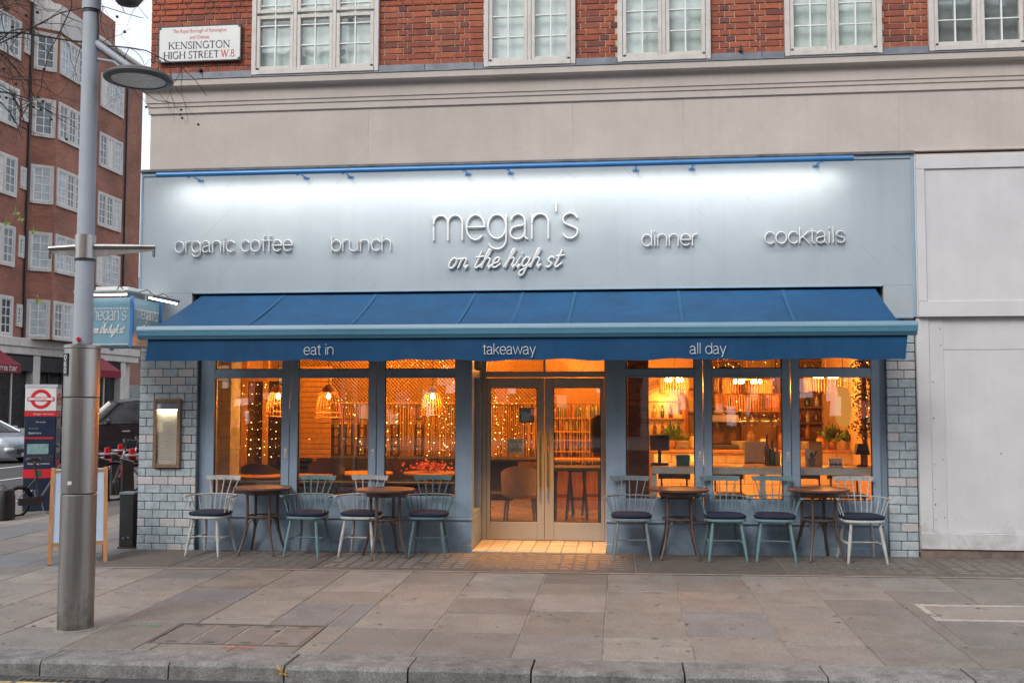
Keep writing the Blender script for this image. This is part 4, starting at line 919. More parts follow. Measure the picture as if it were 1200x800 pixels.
chairs = [('w', -4.62, -.235, -6, 'white painted stick back armchair next to the glazed brick corner pier'),
 ('t', -3.50, -.215, -5, 'pale teal stick back armchair second from the corner pier'),
 ('w', -2.89, -.20, -4, 'white stick back armchair partly hidden behind a round table left of the door'),
 ('d', -2.13, -.19, 3, 'dark teal stick back armchair just left of the shop entrance'),
 ('g', .085, -.22, 3, 'grey painted stick back armchair just right of the shop entrance'),
 ('t', 1.075, -.21, 5, 'light teal stick back armchair right of a table, its back to the middle right window'),
 ('t', 1.60, -.21, -4, 'light teal stick back armchair beside another teal one, left of the last table'),
 ('w', 2.49, -.23, 4, 'white stick back armchair at the far right next to the end pier')]
for k, x, y, rz, lab in chairs:
    y -= .075
    t = thing('armchair', (x, y, pz(x, y-.2)+.002), lab, 'chair', 'armchairs along the shopfront', math.radians(rz))
    for nm, me in CM[k]: link(nm, me, t)
# ------------------------------------------------------------------ round bistro tables on bent legs
def table_meshes():
    d = [('table_top', MB().lathe([(0, .712), (.31, .712), (.325, .722), (.325, .735), (.318, .741), (0, .741)], 40, cap=False), m_tabletop)]
    d.append(('apron', MB().lathe([(.20, .66), (.205, .66), (.205, .712), (.20, .712)], 24, cap=False), m_tableleg))
    for k in range(4):
        a = PI/4+k*PI/2; c, s = math.cos(a), math.sin(a)
        pts = spline([(c*.185, s*.185, .712), (c*.18, s*.18, .50), (c*.185, s*.185, .36), (c*.22, s*.22, .18), (c*.285, s*.285, 0)], 5)
        d.append(('leg', MB().tube(pts, [.0165]*8+[.0155]*(len(pts)-8), 9), m_tableleg))
        a2 = a+PI/2; c2, s2 = math.cos(a2), math.sin(a2); mx, my = (c+c2)*.5, (s+s2)*.5
        d.append(('arch_brace', MB().tube(spline([(c*.19, s*.19, .22), (c*.165+c2*.03, s*.165+s2*.03, .36), (mx*.17, my*.17, .405), (c2*.165+c*.03, s2*.165+s*.03, .36), (c2*.19, s2*.19, .22)], 5), .0085, 7), m_tableleg))
    rg = [(math.cos(2*PI*i/28)*.172, math.sin(2*PI*i/28)*.172, .415) for i in range(29)]
    d.append(('leg_ring', MB().tube(rg, .011, 8, cap=False), m_tableleg))
    return [(nm, mb.mesh(nm, mt, True)) for nm, mb, mt in d]
TM = table_meshes()
for x, y, rz, lab in ((-4.06, -.22, 0, 'round dark wood bistro table between the first white and teal chairs'), (-2.60, -.40, 28, 'round dark wood bistro table standing in front of a white chair left of the door'),
                      (.60, -.24, 0, 'round dark wood bistro table between the grey chair and a teal chair'), (2.07, -.22, 16, 'round dark wood bistro table between a teal chair and the rightmost white chair')):
    t = thing('bistro_table', (x, y, pz(x, y)+.003), lab, 'table', 'bistro tables along the shopfront', math.radians(rz))
    for nm, me in TM: link(nm, me, t)
# ================================================================== lamp post in the foreground
pp = gnd(88, 741); PY = pp.y+.14; PX = at(88.3, 735, PY).x; PZ = pz(PX, PY)
post = thing('street_lamp', (PX, PY, PZ), 'tall grey lamp post with a polished steel sleeve and disc lamp at the pavement edge', 'street lamp')
def zp(y): return at(95, y, PY).z
def LP(prof, name, mat, n=28, par=None): return MB().lathe(prof, n, (PX, PY, 0), cap=True).build(name, mat, par or post, True)
zs = [PZ, zp(577.5), zp(465.5), zp(408)]; r0 = .133
for i in range(3): LP([(r0-.004, zs[i]+.004), (r0, zs[i]+.008), (r0, zs[i+1]-.008), (r0-.004, zs[i+1]-.004)], 'steel_sleeve', m_sleeve)
LP([(r0-.006, zs[0]), (r0-.006, zs[3])], 'sleeve_core', m_black)
LP([(r0, zs[3]-.004), (r0+.006, zs[3]), (r0+.006, zs[3]+.02), (r0-.02, zs[3]+.03), (.075, zs[3]+.035)], 'sleeve_cap', m_steel)
MB().lathe([(r0+.03, -.01), (r0+.028, .006), (r0-.01, .008)], 28, (PX, PY, PZ), cap=False).build('mortar_collar', m_flag_pale, post)
zj0, zj1 = zp(305), zp(276)
LP([(.075, zs[3]), (.070, zj0)], 'lower_shaft', m_polegrey); LP([(.078, zj0), (.078, zj1)], 'joint_collar', m_steel)
LP([(.080, zj0-.004), (.080, zj0+.012)], 'collar_band', m_black); LP([(.066, zj1), (.062, zp(14))], 'upper_shaft', m_polegrey)
LP([(.0645, zp(17)), (.0645, zp(13.5))], 'strap_band', m_black); LP([(.072, zp(13)), (.068, zp(-80)), (.05, 9.0), (.045, 9.6)], 'top_shaft', m_polegrey)
for sg, px, py in ((-1, 57, 294), (1, 182, 292)):
    e = at(px, py, PY+(-.05 if sg < 0 else .12)); z0 = zp(289)
    a = MB().tube([(PX+sg*.075, PY, z0), (e.x, e.y, e.z+.02)], [.021, .017], 12).build('banner_arm', m_steel, post, True)
    mb = MB().add([(PX+sg*.075, PY, z0-.015), (e.x, e.y, e.z+.005), (e.x, e.y, e.z-.012), (PX+sg*.075, PY, z0-.085), (PX+sg*.075, PY+.006, z0-.015), (e.x, e.y+.006, e.z+.005), (e.x, e.y+.006, e.z-.012), (PX+sg*.075, PY+.006, z0-.085)], [(0, 1, 2, 3), (7, 6, 5, 4), (0, 4, 5, 1), (3, 2, 6, 7)]); mb.build('gusset', m_steel, a)
    hk = [(e.x-sg*.012+.008*math.cos(q), e.y, e.z-.035+.028*math.sin(q)) for q in [2*PI*i/10 for i in range(11)]]; MB().tube(hk, .004, 6).build('ring_hook', m_black, a)
# disc lamp on its bracket
hc = at(162.5, 92, PY); hx, hz = hc.x, hc.z
br = MB().tube([(PX+.05, PY, zp(52)), (hx-.05, PY, hz+.075)], [.032, .024], 10).tube([(PX+.05, PY, zp(70)), (PX+.2, PY, zp(74)), (hx-.1, PY, hz+.05)], .012, 8); br.build('lamp_bracket', m_polegrey, post, True)
R_ = at(200, 92, PY).x-hx; m_lampg = M('lamp_dark_grey', (.09, .09, .092), .4, metal=.4, var=.1)
lh = MB().lathe([(.0, .085), (.05, .085), (.10, .07), (R_*.75, .045), (R_*.97, .012), (R_, -.005), (R_*.98, -.018), (R_*.80, -.026), (R_*.78, -.014), (0, -.012)], 40, (hx, PY, hz), cap=False).build('lamp_head', m_lampg, post, True)
MB().lathe([(0, -.019), (R_*.60, -.020), (R_*.77, -.019)], 40, (hx, PY, hz), cap=False).build('lamp_lens', M('frosted_lens', (.62, .64, .64), .25, var=.08), lh, True)
# number plate and sticker, cable
e = at(83, 427, PY-.14); pb = MB().box(-.03, .03, -.003, .003, -.088, .088); ang = math.atan2(e.x-PX, -(e.y-PY)); ang = -.55
mt_ = Matrix.Translation((PX+(r0+.003)*math.sin(ang), PY-(r0+.003)*math.cos(ang), e.z)) @ Matrix.Rotation(ang, 4, 'Z')
pb.v = [tuple(mt_ @ Vector(v)) for v in pb.v]; npt = pb.build('number_plate', m_black, post)
for i, dg in enumerate('060'):
    z = .058-i*.05; mb = MB()
    mb.ribbon(arc(0, z-.002, .014, .018, 0, 360, 16)[:-1], .007, -.0045, -.0035, True) if dg == '0' else mb.ribbon(arc(0, z-.010, .013, .011, 0, 360, 14)[:-1], .007, -.0045, -.0035, True).ribbon([(-.013, z-.009), (-.010, z+.008), (.0, z+.016), (.010, z+.014)], .007, -.0045, -.0036)
    mb.v = [tuple(mt_ @ Vector(v)) for v in mb.v]; mb.build('digit', m_white_letter, npt)
e = at(89, 566, PY-.14); q = MB().box(-.016, .016, -.002, .002, -.014, .014); m3 = Matrix.Translation((PX-.002, PY-r0-.001, e.z)) @ Matrix.Rotation(-.02, 4, 'Z'); q.v = [tuple(m3 @ Vector(v)) for v in q.v]; q.build('sticker', m_white_letter, post)
MB().tube(spline([(PX+.066, PY-.02, zp(16)), (PX+.074, PY-.02, zp(35)), (PX+.07, PY-.02, zp(48))], 5), .006, 6).build('cable', m_black, post)
q = at(97, 397, PY-.08); MB().lathe([(0, -.015), (.016, -.012), (.016, .01), (0, .018)], 10, (PX+.01, PY-.085, q.z)).build('red_beacon', M('red_lens', (.5, .01, .02), .3, var=.05), post, True)
# hanging basket on the post, only its underside in the picture
hb = thing('hanging_basket', at(148, -2, PY-.1), 'green hanging basket on the lamp post, its underside at the top edge', 'hanging basket')
c = at(150, -8, PY-.05); m_leaf = M('basket_leaf', (.035, .10, .02), .6, var=.3, scale=20, orand=.2)
mb = MB()
for i in range(900):
    a = random.uniform(0, 2*PI); ph = random.uniform(-.5, 1); rr = .13+random.uniform(-.03, .02); v = Vector((math.cos(a)*math.cos(ph), math.sin(a)*math.cos(ph), math.sin(ph)*.6)); pz_ = c+v*rr*1.25+Vector((0, 0, .05))
    u = Vector((random.uniform(-1, 1), random.uniform(-1, 1), random.uniform(-1, 1))).normalized(); w = v.cross(u).normalized(); s_ = random.uniform(.012, .024)
    mb.add([pz_-u*s_, pz_+w*s_*.6, pz_+u*s_, pz_-w*s_*.6], [(0, 1, 2, 3)])
stuff(mb.build('foliage', m_leaf, hb)); MB().lathe([(.0, -.11), (.08, -.09), (.13, -.02), (.15, .05)], 18, c, cap=False).build('basket_bowl', m_iron, hb, True)
MB().tube([(c.x-.16, c.y, c.z+.08), (PX+.06, PY, c.z+.10)], .014, 8).build('bracket', M('blue_bracket', (.02, .16, .42), .5, var=.1), hb)
# ================================================================== A-board behind the post
ab = thing('sandwich_board', (-5.93, -.80, pz(-6, -.8)), 'wooden framed folding pavement sign with a white panel, behind the lamp post', 'sandwich board', rz=.52)
def ab_face(s):
    f = MB(); h = 1.0; y0, y1 = s*.22, s*.035; w = .275
    def pt(u, t): return Vector((u, y0+(y1-y0)*t, h*t))
    for sx in (-1, 1):
        a, b = pt(sx*w, 0), pt(sx*(w-.01), 1); f.tube([a, b], .028, 4)
    f.tube([pt(-w, .2), pt(w, .2)], .022, 4).tube([pt(-w, .97), pt(w, .97)], .02, 4)
    fo = f.build('frame', m_wood, ab, False, False)
    p = MB(); q = [pt(-w+.02, .22), pt(w-.02, .22), pt(w-.03, .99), pt(-w+.03, .99)]; n = (q[1]-q[0]).cross(q[3]-q[0]).normalized()*.008
    p.add([v+n for v in q]+[v-n for v in q], [(0, 1, 2, 3), (7, 6, 5, 4), (0, 4, 5, 1), (1, 5, 6, 2), (2, 6, 7, 3), (3, 7, 4, 0)]); pa = p.build('panel', m_board, fo, False, False)
    if s < 0:
        dm = M('board_drawing', (.50, .46, .30), .6, var=.2); qn = (q[1]-q[0]).cross(q[3]-q[0]).normalized()*.0105
        if qn.y > 0: qn = -qn
        e1 = (q[1]-q[0]).normalized(); e2 = (q[3]-q[0]).normalized(); dd = MB()
        for (ax, ay, bx, by, wd) in ((.12, .10, .24, .10, .03), (.18, .12, .18, .28, .03), (.13, .26, .20, .29, .025), (.06, .50, .16, .50, .014), (.04, .55, .20, .55, .014), (.06, .60, .14, .60, .014), (.08, .66, .2, .66, .012)):
            A_, B_ = q[0]+e1*ax+e2*ay+qn, q[0]+e1*bx+e2*by+qn; t_ = (B_-A_).normalized(); nn = t_.cross(qn.normalized())*wd/2; dd.add([A_+nn, B_+nn, B_-nn, A_-nn], [(0, 1, 2, 3)])
        stuff(dd.build('chalk_drawing', dm, pa, False, False))
ab_face(-1); ab_face(1)
# ================================================================== black square bollard at the corner
bo = thing('bollard', (-5.80, .10, pz(-5.8, .1)), 'square black metal bollard standing against the corner pier', 'bollard')
w = .085; MB().box(-w-.012, w+.012, -w-.012, w+.012, 0, .02, .004).build('base', m_black, bo, world=False); MB().box(-w, w, -w, w, .02, .62, .008).build('post', m_black, bo, world=False)
MB().box(-w-.006, w+.006, -w-.006, w+.006, .62, .65, .006).build('cap', M('bollard_cap', (.12, .13, .14), .45, var=.1), bo, world=False)
for dz in (.08, .09): MB().tube([(-.03 if dz < .085 else .03, -w-.004, dz+.04), (-.03 if dz < .085 else .03, -w, dz+.04)], .012, 8).build('bolt', m_steel, bo, world=False)
# ================================================================== box sign hung at the corner
bs = thing('projecting_sign', (-5.45, -.75, 2.3), 'blue lantern box sign with white lettering hung at the shop corner', 'shop sign')
sx0, sx1, sy0, sy1, sz0, sz1 = -5.80, -5.225, -1.08, -.42, 2.285, 2.80
m_sgb = M('sign_blue', (.15, .29, .37), .4, var=.05); m_sge = M('sign_edge_blue', (.04, .16, .40), .4, var=.05)
e_ = .018
fr = MB()
for x in (sx0, sx1):
    for y in (sy0, sy1): fr.box(x-e_, x+e_, y-e_, y+e_, sz0-.02, sz1+.02, .003)
fr.build('corner_post', m_sge, bs)
core = MB().box(sx0+.004, sx1-.004, sy0+.004, sy1-.004, sz0, sz1).build('sign_face', m_sgb, bs)
tr = MB()
for z in (sz0, sz1-.13):
    for i in range(14):
        x = sx0+.03+i*(sx1-sx0-.06)/14; tr.box(x, x+.026, sy0-.001, sy0+.006, z+.008, z+.02)
    for i in range(14):
        y = sy0+.03+i*(sy1-sy0-.06)/14; tr.box(sx1-.006, sx1+.001, y, y+.026, z+.008, z+.02)
stuff(tr.build('white_border', m_white_letter, bs))
letters("megan's", THIN, sx0+.09, sx1-.06, sz0+.27, .10, sy0-.004, sy0+.003, m_white_letter, core, .0075, 'lettering', joined=True)
letters("on the high st", SCRIPT, sx0+.13, sx1-.10, sz0+.13, .050, sy0-.004, sy0+.003, m_white_letter, core, .010, 'lettering', shear=.42, href=.40, joined=True)
def side_letters(word, F, ya, yb, zb, h, st, shear=0, href=XH):
    q = letters(word, F, 0, yb-ya, 0, h, -.004, .003, m_white_letter, None, st, 'lettering', shear=shear, href=href, joined=True)[0]
    q.parent = core; q.rotation_euler = (0, 0, PI/2); q.location = Vector((sx1, ya, zb))-bs.location
side_letters("megan's", THIN, sy0+.10, sy1-.08, sz0+.30, .10, .0075); side_letters("on the high st", SCRIPT, sy0+.12, sy1-.12, sz0+.15, .050, .010, .42, .40)
# trough lights over both faces and hanger rods
for (p, q, nx, ny) in (((sx0, sy0-.14, sz1+.045), (sx1, sy0-.14, sz1+.045), 0, 1), ((sx1+.20, sy0, sz1+.02), (sx1+.20, sy1, sz1+.02), -1, 0)):
    tl_ = MB().tube([p, q], .035, 8, flat=.6).build('trough_light', m_steel, bs); a, b = Vector(p), Vector(q)
    MB().tube([a+Vector((nx*.01, ny*.01, -.024)), b+Vector((nx*.01, ny*.01, -.024))], .011, 6).build('lamp_tube', EM('sign_tube', (1, .98, .95), 5), tl_)
    for t_ in (.2, .8):
        c0 = a.lerp(b, t_); c1 = c0+Vector((nx*.2, ny*.15, .05)); MB().tube([c0, c0.lerp(c1, .5)+Vector((0, 0, .05)), c1], .006, 6).build('light_arm', m_iron, tl_)
MB().box(sx0+.1, sx1-.1, sy0+.1, -.07, sz1+.09, sz1+.13, .004).build('hanger_beam', m_bar, bs)
for x in (sx0+.14, sx1-.14): MB().tube([(x, -.5, sz1), (x, -.5, sz1+.10)], .009, 6).build('hanger_rod', m_bar, bs)
MB().tube([(sx1-.16, sy1+.02, sz1+.11), (sx1-.10, -.06, sz1+.11)], .016, 8).build('wall_bracket', m_bar, bs)
# ================================================================== cycle hire terminal
te = thing('hire_terminal', (-9.3, 4.02, pz(-9.2, 4)), 'tall navy cycle hire terminal with red roundels on a white head', 'hire terminal', rz=.30)
m_tn = M('terminal_navy', (.012, .022, .05), .35, var=.12); m_tw = M('terminal_white', (.66, .67, .68), .35, var=.04); m_tr = M('terminal_red', (.55, .02, .03), .4, var=.05); m_tg = M('terminal_grey', (.25, .27, .29), .4, var=.06)
tw, td = .235, .16; H = 2.0
def T_(mb, name, mat, par=None): return mb.build(name, mat, par or te, False, False)
T_(MB().box(-tw, tw, -td, td, 0, 1.58, .01), 'body', m_tn); hdw = T_(MB().box(-tw, tw, -td, td, 1.582, H-.04, .006), 'head', m_tw)
T_(MB().prism([(-td-.006, H-.04), (td+.006, H-.04), (td-.03, H+.01), (-td+.03, H+.01)], 0, -tw-.008, tw+.008), 'cap', m_tg)
T_(MB().box(-tw-.003, tw+.003, -td-.003, td+.003, 1.50, 1.575), 'red_band', m_tr); T_(MB().box(-tw-.003, tw+.003, -td-.003, td+.003, .52, .66), 'red_band', m_tr); T_(MB().box(-tw-.003, tw-.03, -td-.003, -td+.01, 1.14, 1.165), 'red_band', m_tr)
T_(MB().box(-tw+.05, tw-.10, -td-.004, -td+.01, .90, 1.06), 'screen', M('terminal_screen', (.20, .34, .34), .2, var=.2, scale=14))
T_(MB().box(-tw+.03, tw-.03, -td-.003, -td+.01, .96-.18, .885, .002), 'keypad_panel', M('keypad', (.03, .035, .05), .35, var=.4, scale=30))
T_(MB().box(tw-.01, tw+.004, -td+.05, td-.06, .92, 1.06), 'side_screen', M('side_screen', (.12, .36, .36), .2, var=.15)); T_(MB().box(tw-.01, tw+.004, -td+.04, td-.04, 1.30, 1.46), 'side_poster', M('side_poster', (.25, .2, .15), .4, var=.5, scale=12)); T_(MB().box(tw-.01, tw+.004, -td+.04, td-.04, .68, .80), 'side_label', m_tr)
T_(MB().box(-.04, .04, -td-.006, -td+.01, .545, .64), 'card_slot', M('slot_green', (.02, .10, .04), .4, var=.1))
rd = MB().ribbon([(math.cos(2*PI*i/28)*.13, 1.775+math.sin(2*PI*i/28)*.13) for i in range(28)], .05, -td-.006, -td-.001, True); T_(rd, 'roundel', m_tr, hdw); T_(MB().box(-.20, .20, -td-.008, -td-.006, 1.745, 1.805), 'roundel_bar', m_tr, hdw); T_(MB().box(-.185, .185, -td-.0095, -td-.008, 1.757, 1.793), 'roundel_bar_face', m_tw, hdw)
font_text('roundel_lettering', 'CYCLES', -.09, .09, 1.765, .02, -td-.0105, m_tr, None).parent = hdw
sd = MB(); pts = [(math.cos(2*PI*i/24)*.085, 1.775+math.sin(2*PI*i/24)*.085) for i in range(24)]; sd.ribbon(pts, .035, -.006, -.001, True).box(-.12, .12, -.0075, -.006, 1.75, 1.80); sd.v = [(tw-b, a, c) for a, b, c in sd.v]; T_(sd, 'side_roundel', m_tr, hdw)
for i, (z, a, b, h, s_) in enumerate(((1.40, -.06, .08, .02, 'Hire a cycle'), (1.22, -.17, .02, .03, 'Quick hire'), (1.30, -.17, -.03, .012, 'Touch here'), (.735, -.17, .16, .028, 'Docking station'), (1.525, -.10, .20, .025, 'High Street'))):
    o = font_text('printed_lettering', s_, a, b, z, h, -td-.0046, m_tw, None); o.parent = te
# ================================================================== bicycles
m_red = M('bike_red', (.50, .012, .02), .35, var=.08); m_alu = M('bike_silver', (.42, .43, .45), .35, metal=.7, var=.1)
def bike_parts(frame_m, guard_m, small=False, basket=True):
    R = .32 if not small else .21; wb = 1.08 if not small else .98; d = []
    for cx_ in (0, wb):
        ty = [(cx_+R*math.cos(2*PI*i/28), 0, R+R*math.sin(2*PI*i/28)) for i in range(29)]; tyre = MB().tube(ty, .022, 7, cap=False)
        sp = MB()
        for i in range(14): a = 2*PI*i/14; sp.tube([(cx_, .02*(-1)**i, R), (cx_+R*.95*math.cos(a), 0, R+R*.95*math.sin(a))], .0022, 4)
        sp.tube([(cx_, -.05, R), (cx_, .05, R)], .022, 8); d.append(('wheel', tyre, m_rubber, [('spokes', sp, m_alu)]))
        mg = [(cx_+(R+.035)*math.cos(a), 0, R+(R+.035)*math.sin(a)) for a in [math.radians(-10+ (200)*i/16) for i in range(17)]]
        if cx_: mg = [(cx_+(R+.035)*math.cos(a), 0, R+(R+.035)*math.sin(a)) for a in [math.radians(20+ (140)*i/16) for i in range(17)]]
        d.append(('mudguard', MB().tube(mg, .03, 6, flat=.3), guard_m, []))
    bb = (wb*.40, 0, R-.03); st = (wb*.29, 0, .78); hd = (wb*.84, 0, .86)
    fm = MB().tube([(0, .04, R), bb], .013, 7).tube([(0, .04, R), (wb*.33, 0, .55)], .011, 7).tube([bb, st], .019, 8).tube(spline([bb, (wb*.6, 0, .42), (wb*.82, 0, .72)], 5), .028, 8).tube([(wb, 0, R), hd], .02, 8)
    d.append(('frame', fm, frame_m, [])); d.append(('saddle', MB().lathe([(.0, -.02), (.09, -.02), (.11, 0), (.09, .03), (0, .035)], 14, (st[0]-.03, 0, st[2]+.06), 1.3, .8), m_black, []))
    d.append(('seat_post', MB().tube([st, (st[0]-.02, 0, st[2]+.05)], .014, 7), m_alu, []))
    d.append(('handlebar', MB().tube([hd, (hd[0]-.02, 0, 1.0)], .016, 7).tube(spline([(hd[0]-.16, -.28, 1.04), (hd[0]-.02, -.2, 1.05), (hd[0], 0, 1.0), (hd[0]-.02, .2, 1.05), (hd[0]-.16, .28, 1.04)], 5), .014, 7), m_black, []))
    d.append(('chain_case', MB().prism([(wb*.44, R-.1), (0-.05, R-.05), (-.05, R+.05), (wb*.44, R+.06)], 1, -.055, -.035), frame_m, []))
    d.append(('crank', MB().tube([(bb[0]+.02, -.08, bb[2]-.16), (bb[0], -.05, bb[2]), (bb[0], .05, bb[2]), (bb[0]-.02, .08, bb[2]+.16)], .010, 6).box(bb[0]-.03, bb[0]+.07, -.18, -.08, bb[2]-.175, bb[2]-.155).box(bb[0]-.07, bb[0]+.03, .08, .18, bb[2]+.155, bb[2]+.175), m_alu, []))
    if basket: d.append(('front_rack', MB().box(wb-.02, wb+.25, -.17, .17, .80, .83, .005), m_alu, [])); d.append(('front_panel', MB().prism([(wb+.06, .74), (wb+.09, .93), (wb+.16, .92), (wb+.18, .72)], 1, -.055, .055), guard_m, []))
    return [(nm, mb.mesh(nm, mt, True), [(a, b.mesh(a, c, True)) for a, b, c in ch]) for nm, mb, mt, ch in d]
BP = bike_parts(m_alu, m_red)
def place_bike(parts, name, loc, rz, label, group):
    t = thing(name, loc, label, 'bicycle', group, rz)
    for nm, me, ch in parts:
        o = link(nm, me, t)
        for a, b in ch: link(a, b, o)
    return t
docks = [tuple(gnd(119, 587))[:2], tuple(gnd(148, 590))[:2], tuple(gnd(135, 579))[:2]]
m_dk = M('dock_black', (.02, .022, .024), .45, var=.15)
labs = ['red and silver hire bicycle docked nearest the lamp post', 'red and silver hire bicycle docked nearest the corner pier', 'red and silver hire bicycle in the middle of the docked three']
for i, (x, y) in enumerate(docks):
    rz = math.radians(40); z = pz(x, y)
    d = thing('docking_post', (x, y, z), ['black docking post nearest the lamp post', 'black docking post nearest the corner pier', 'black docking post in the middle of the three'][i], 'docking post', 'cycle docking posts', rz)
    MB().prism([(-.09, 0), (.12, 0), (.08, .70), (-.09, .76)], 1, -.085, .085).build('post', m_dk, d, False, False); MB().prism([(-.10, .762), (.09, .702), (.09, .722), (-.10, .782)], 1, -.10, .10).build('top_plate', m_tg, d, False, False); MB().box(-.094, -.09, -.045, .045, .55, .66).build('status_panel', m_red, d, False, False)
    c, s = math.cos(rz), math.sin(rz); place_bike(BP, 'hire_bicycle', (x+c*1.22, y+s*1.22+.12, z), rz+PI, labs[i], 'docked hire bicycles')
FB = bike_parts(M('fold_grey', (.06, .065, .07), .4, var=.1), m_black, True, False)
p = gnd(22, 607); place_bike(FB, 'folding_bicycle', (p.x-.2, p.y+.3, p.z), math.radians(75), 'dark folding bicycle standing left of the cycle hire terminal', None)
p = gnd(-8, 609); bgk = thing('cargo_bag', p, 'yellow and black pannier bag on the ground at the left edge', 'bag')
def soft(cx_, hw, hd_, h, n=20, lean=.0):
    vs = []; pr = [(.7, 0), (.98, .04), (1, .3), (.97, .7), (.8, .95), (.4, 1)]
    for f, t in pr:
        for k in range(n):
            a = 2*PI*k/n; q, s = math.cos(a), math.sin(a); vs.append((cx_+math.copysign(abs(q)**.6, q)*hw*f+lean*t, math.copysign(abs(s)**.6, s)*hd_*f, h*t))
    m_ = len(pr); return MB().add(vs, [(j*n+k, j*n+(k+1) % n, (j+1)*n+(k+1) % n, (j+1)*n+k) for j in range(m_-1) for k in range(n)]+[tuple(range(n))[::-1], tuple((m_-1)*n+k for k in range(n))])
soft(0, .20, .16, .42).build('bag_body', M('yellow_bag', (.55, .33, .01), .6, var=.1), bgk, True, False); soft(.2, .08, .15, .46).build('bag_flap', m_black, bgk, True, False); MB().tube(spline([(-.1, 0, .41), (-.02, 0, .52), (.12, 0, .52), (.2, 0, .44)], 5), .012, 6).build('bag_strap', m_black, bgk, True, False)
# ================================================================== cars
def car(name, label, loc, rz, L_, W_2, Hh, body_m, prof, green, wheels, R):
    """prof: (x, z of hood or deck, half width), green: (x, z base, z top, half width base, half width top)"""
    t = thing(name, loc, label, 'car', None, rz)
    def loft(rows, nm, mat, par=t):
        n = len(rows[0]); vs = [v for r in rows for v in r]; fs = [(i*n+k, i*n+(k+1) % n, (i+1)*n+(k+1) % n, (i+1)*n+k) for i in range(len(rows)-1) for k in range(n)]+[tuple(range(n))[::-1], tuple((len(rows)-1)*n+k for k in range(n))]
        return MB().add(vs, fs).build(nm, mat, par, True, False)
    zb = R*.62
    body = loft([[(x, -w*.94, zb), (x, -w, zb+.14), (x, -w*1.0, z*.72), (x, -w*.93, z-.03), (x, -w*.80, z), (x, w*.80, z), (x, w*.93, z-.03), (x, w*1.0, z*.72), (x, w, zb+.14), (x, w*.94, zb)] for x, z, w in prof], 'body', body_m)
    m_cg = M('car_glass', (.045, .055, .06), .06, var=.5, scale=2.5, spec=.8)
    loft([[(x, -wb, z0), (x, -wt, z1-.03), (x, -wt+.06, z1), (x, wt-.06, z1), (x, wt, z1-.03), (x, wb, z0)] for x, z0, z1, wb, wt in green], 'windows', m_cg)
    gi = [g for g in green if g[2] > max(q[2] for q in green)-.10]
    loft([[(x, -wt-.012, z1-.035), (x, -wt+.05, z1+.016), (x, wt-.05, z1+.016), (x, wt+.012, z1-.035)] for x, z0, z1, wb, wt in gi], 'roof', body_m)
    for s_ in (-1, 1):
        pil = [(green[0], gi[0], .045), (green[-1], gi[-1], .06)]
        for g0, g1, r in pil: MB().tube([(g0[0], s_*(g0[3]+.004), g0[1]), (g1[0], s_*(g1[4]+.006), g1[2]-.02)], r, 6).build('pillar', body_m, t, True, False)
        for f in (.38, .72):
            i = f*(len(gi)-1); x = gi[0][0]+(gi[-1][0]-gi[0][0])*f; g = gi[int(i)]; MB().tube([(x, s_*(g[3]+.006), g[1]), (x, s_*(g[4]+.008), g[2]-.02)], .035, 6).build('pillar', body_m, t, True, False)
        mx_ = green[0][0]+(-.35 if green[0][0] > 0 else .35); MB().lathe([(0, -.08), (.09, -.07), (.11, 0), (.09, .07), (0, .08)], 12, (mx_, s_*(W_2+.10), green[0][1]+.10), .7, 1.0).build('door_mirror', body_m, t, True, False)
        MB().box(green[0][0]*.1-.12, green[0][0]*.1+.10, s_*W_2-.006, s_*W_2+.025, prof[len(prof)//2][1]*.80, prof[len(prof)//2][1]*.80+.035, .008).build('door_handle', m_alu, t, False, False)
        fx = prof[-1][0]; MB().lathe([(0, -.07), (.14, -.06), (.17, 0), (.14, .06), (0, .07)], 14, (fx-.10, s_*(W_2*.74), prof[-1][1]-.14), .8, 1).build('headlight', M('headlamp', (.55, .57, .6), .1, var=.1, spec=.8), t, True, False)
    for x in wheels:
        for s_ in (-1, 1):
            y = s_*(W_2-.10)
            wm = MB().lathe([(R*.62, -.11), (R*.93, -.11), (R, -.06), (R, .06), (R*.93, .11), (R*.62, .11)], 26); wm.v = [(x+a, y+c, R+b) for a, b, c in wm.v]; wo_ = wm.build('wheel', m_rubber, t, True, False)
            rm = MB(); rm.lathe([(0, .07), (R*.2, .085), (R*.25, .07)], 12, cap=False)
            for k in range(5):
                a = 2*PI*k/5; rm.tube([(R*.12*math.cos(a), R*.12*math.sin(a), .07), (R*.62*math.cos(a), R*.62*math.sin(a), .085)], [.05, .04], 6, flat=.5)
            rm.lathe([(R*.60, .09), (R*.66, .10), (R*.66, -.08), (R*.58, -.08)], 24, cap=False); rm.v = [(x+a, y+s_*c, R+b) for a, b, c in rm.v]; rm.build('rim', m_alu, wo_, True, False)
            ar = MB().lathe([(R*.5, -.02), (R*1.16, -.02), (R*1.16, .012), (R*.5, .012)], 26); ar.v = [(x+a, s_*(W_2-.004)+c, R+b+.01) for a, b, c in ar.v]; ar.build('wheel_arch', m_black, t, True, False)
    fx = prof[-1][0]; MB().box(fx-.05, fx+.02, -W_2*.5, W_2*.5, prof[-1][1]*.55, prof[-1][1]*.78, .01).build('grille', m_black, t, False, False); MB().box(fx-.04, fx+.03, -.26, .26, prof[-1][1]*.38, prof[-1][1]*.38+.11, .004).build('number_plate', m_tw, t, False, False)
    return t
m_cblack = M('car_black', (.008, .011, .016), .22, var=.1, coat=.6); m_csilver = M('car_silver', (.30, .33, .37), .3, metal=.4, var=.06, coat=.5)
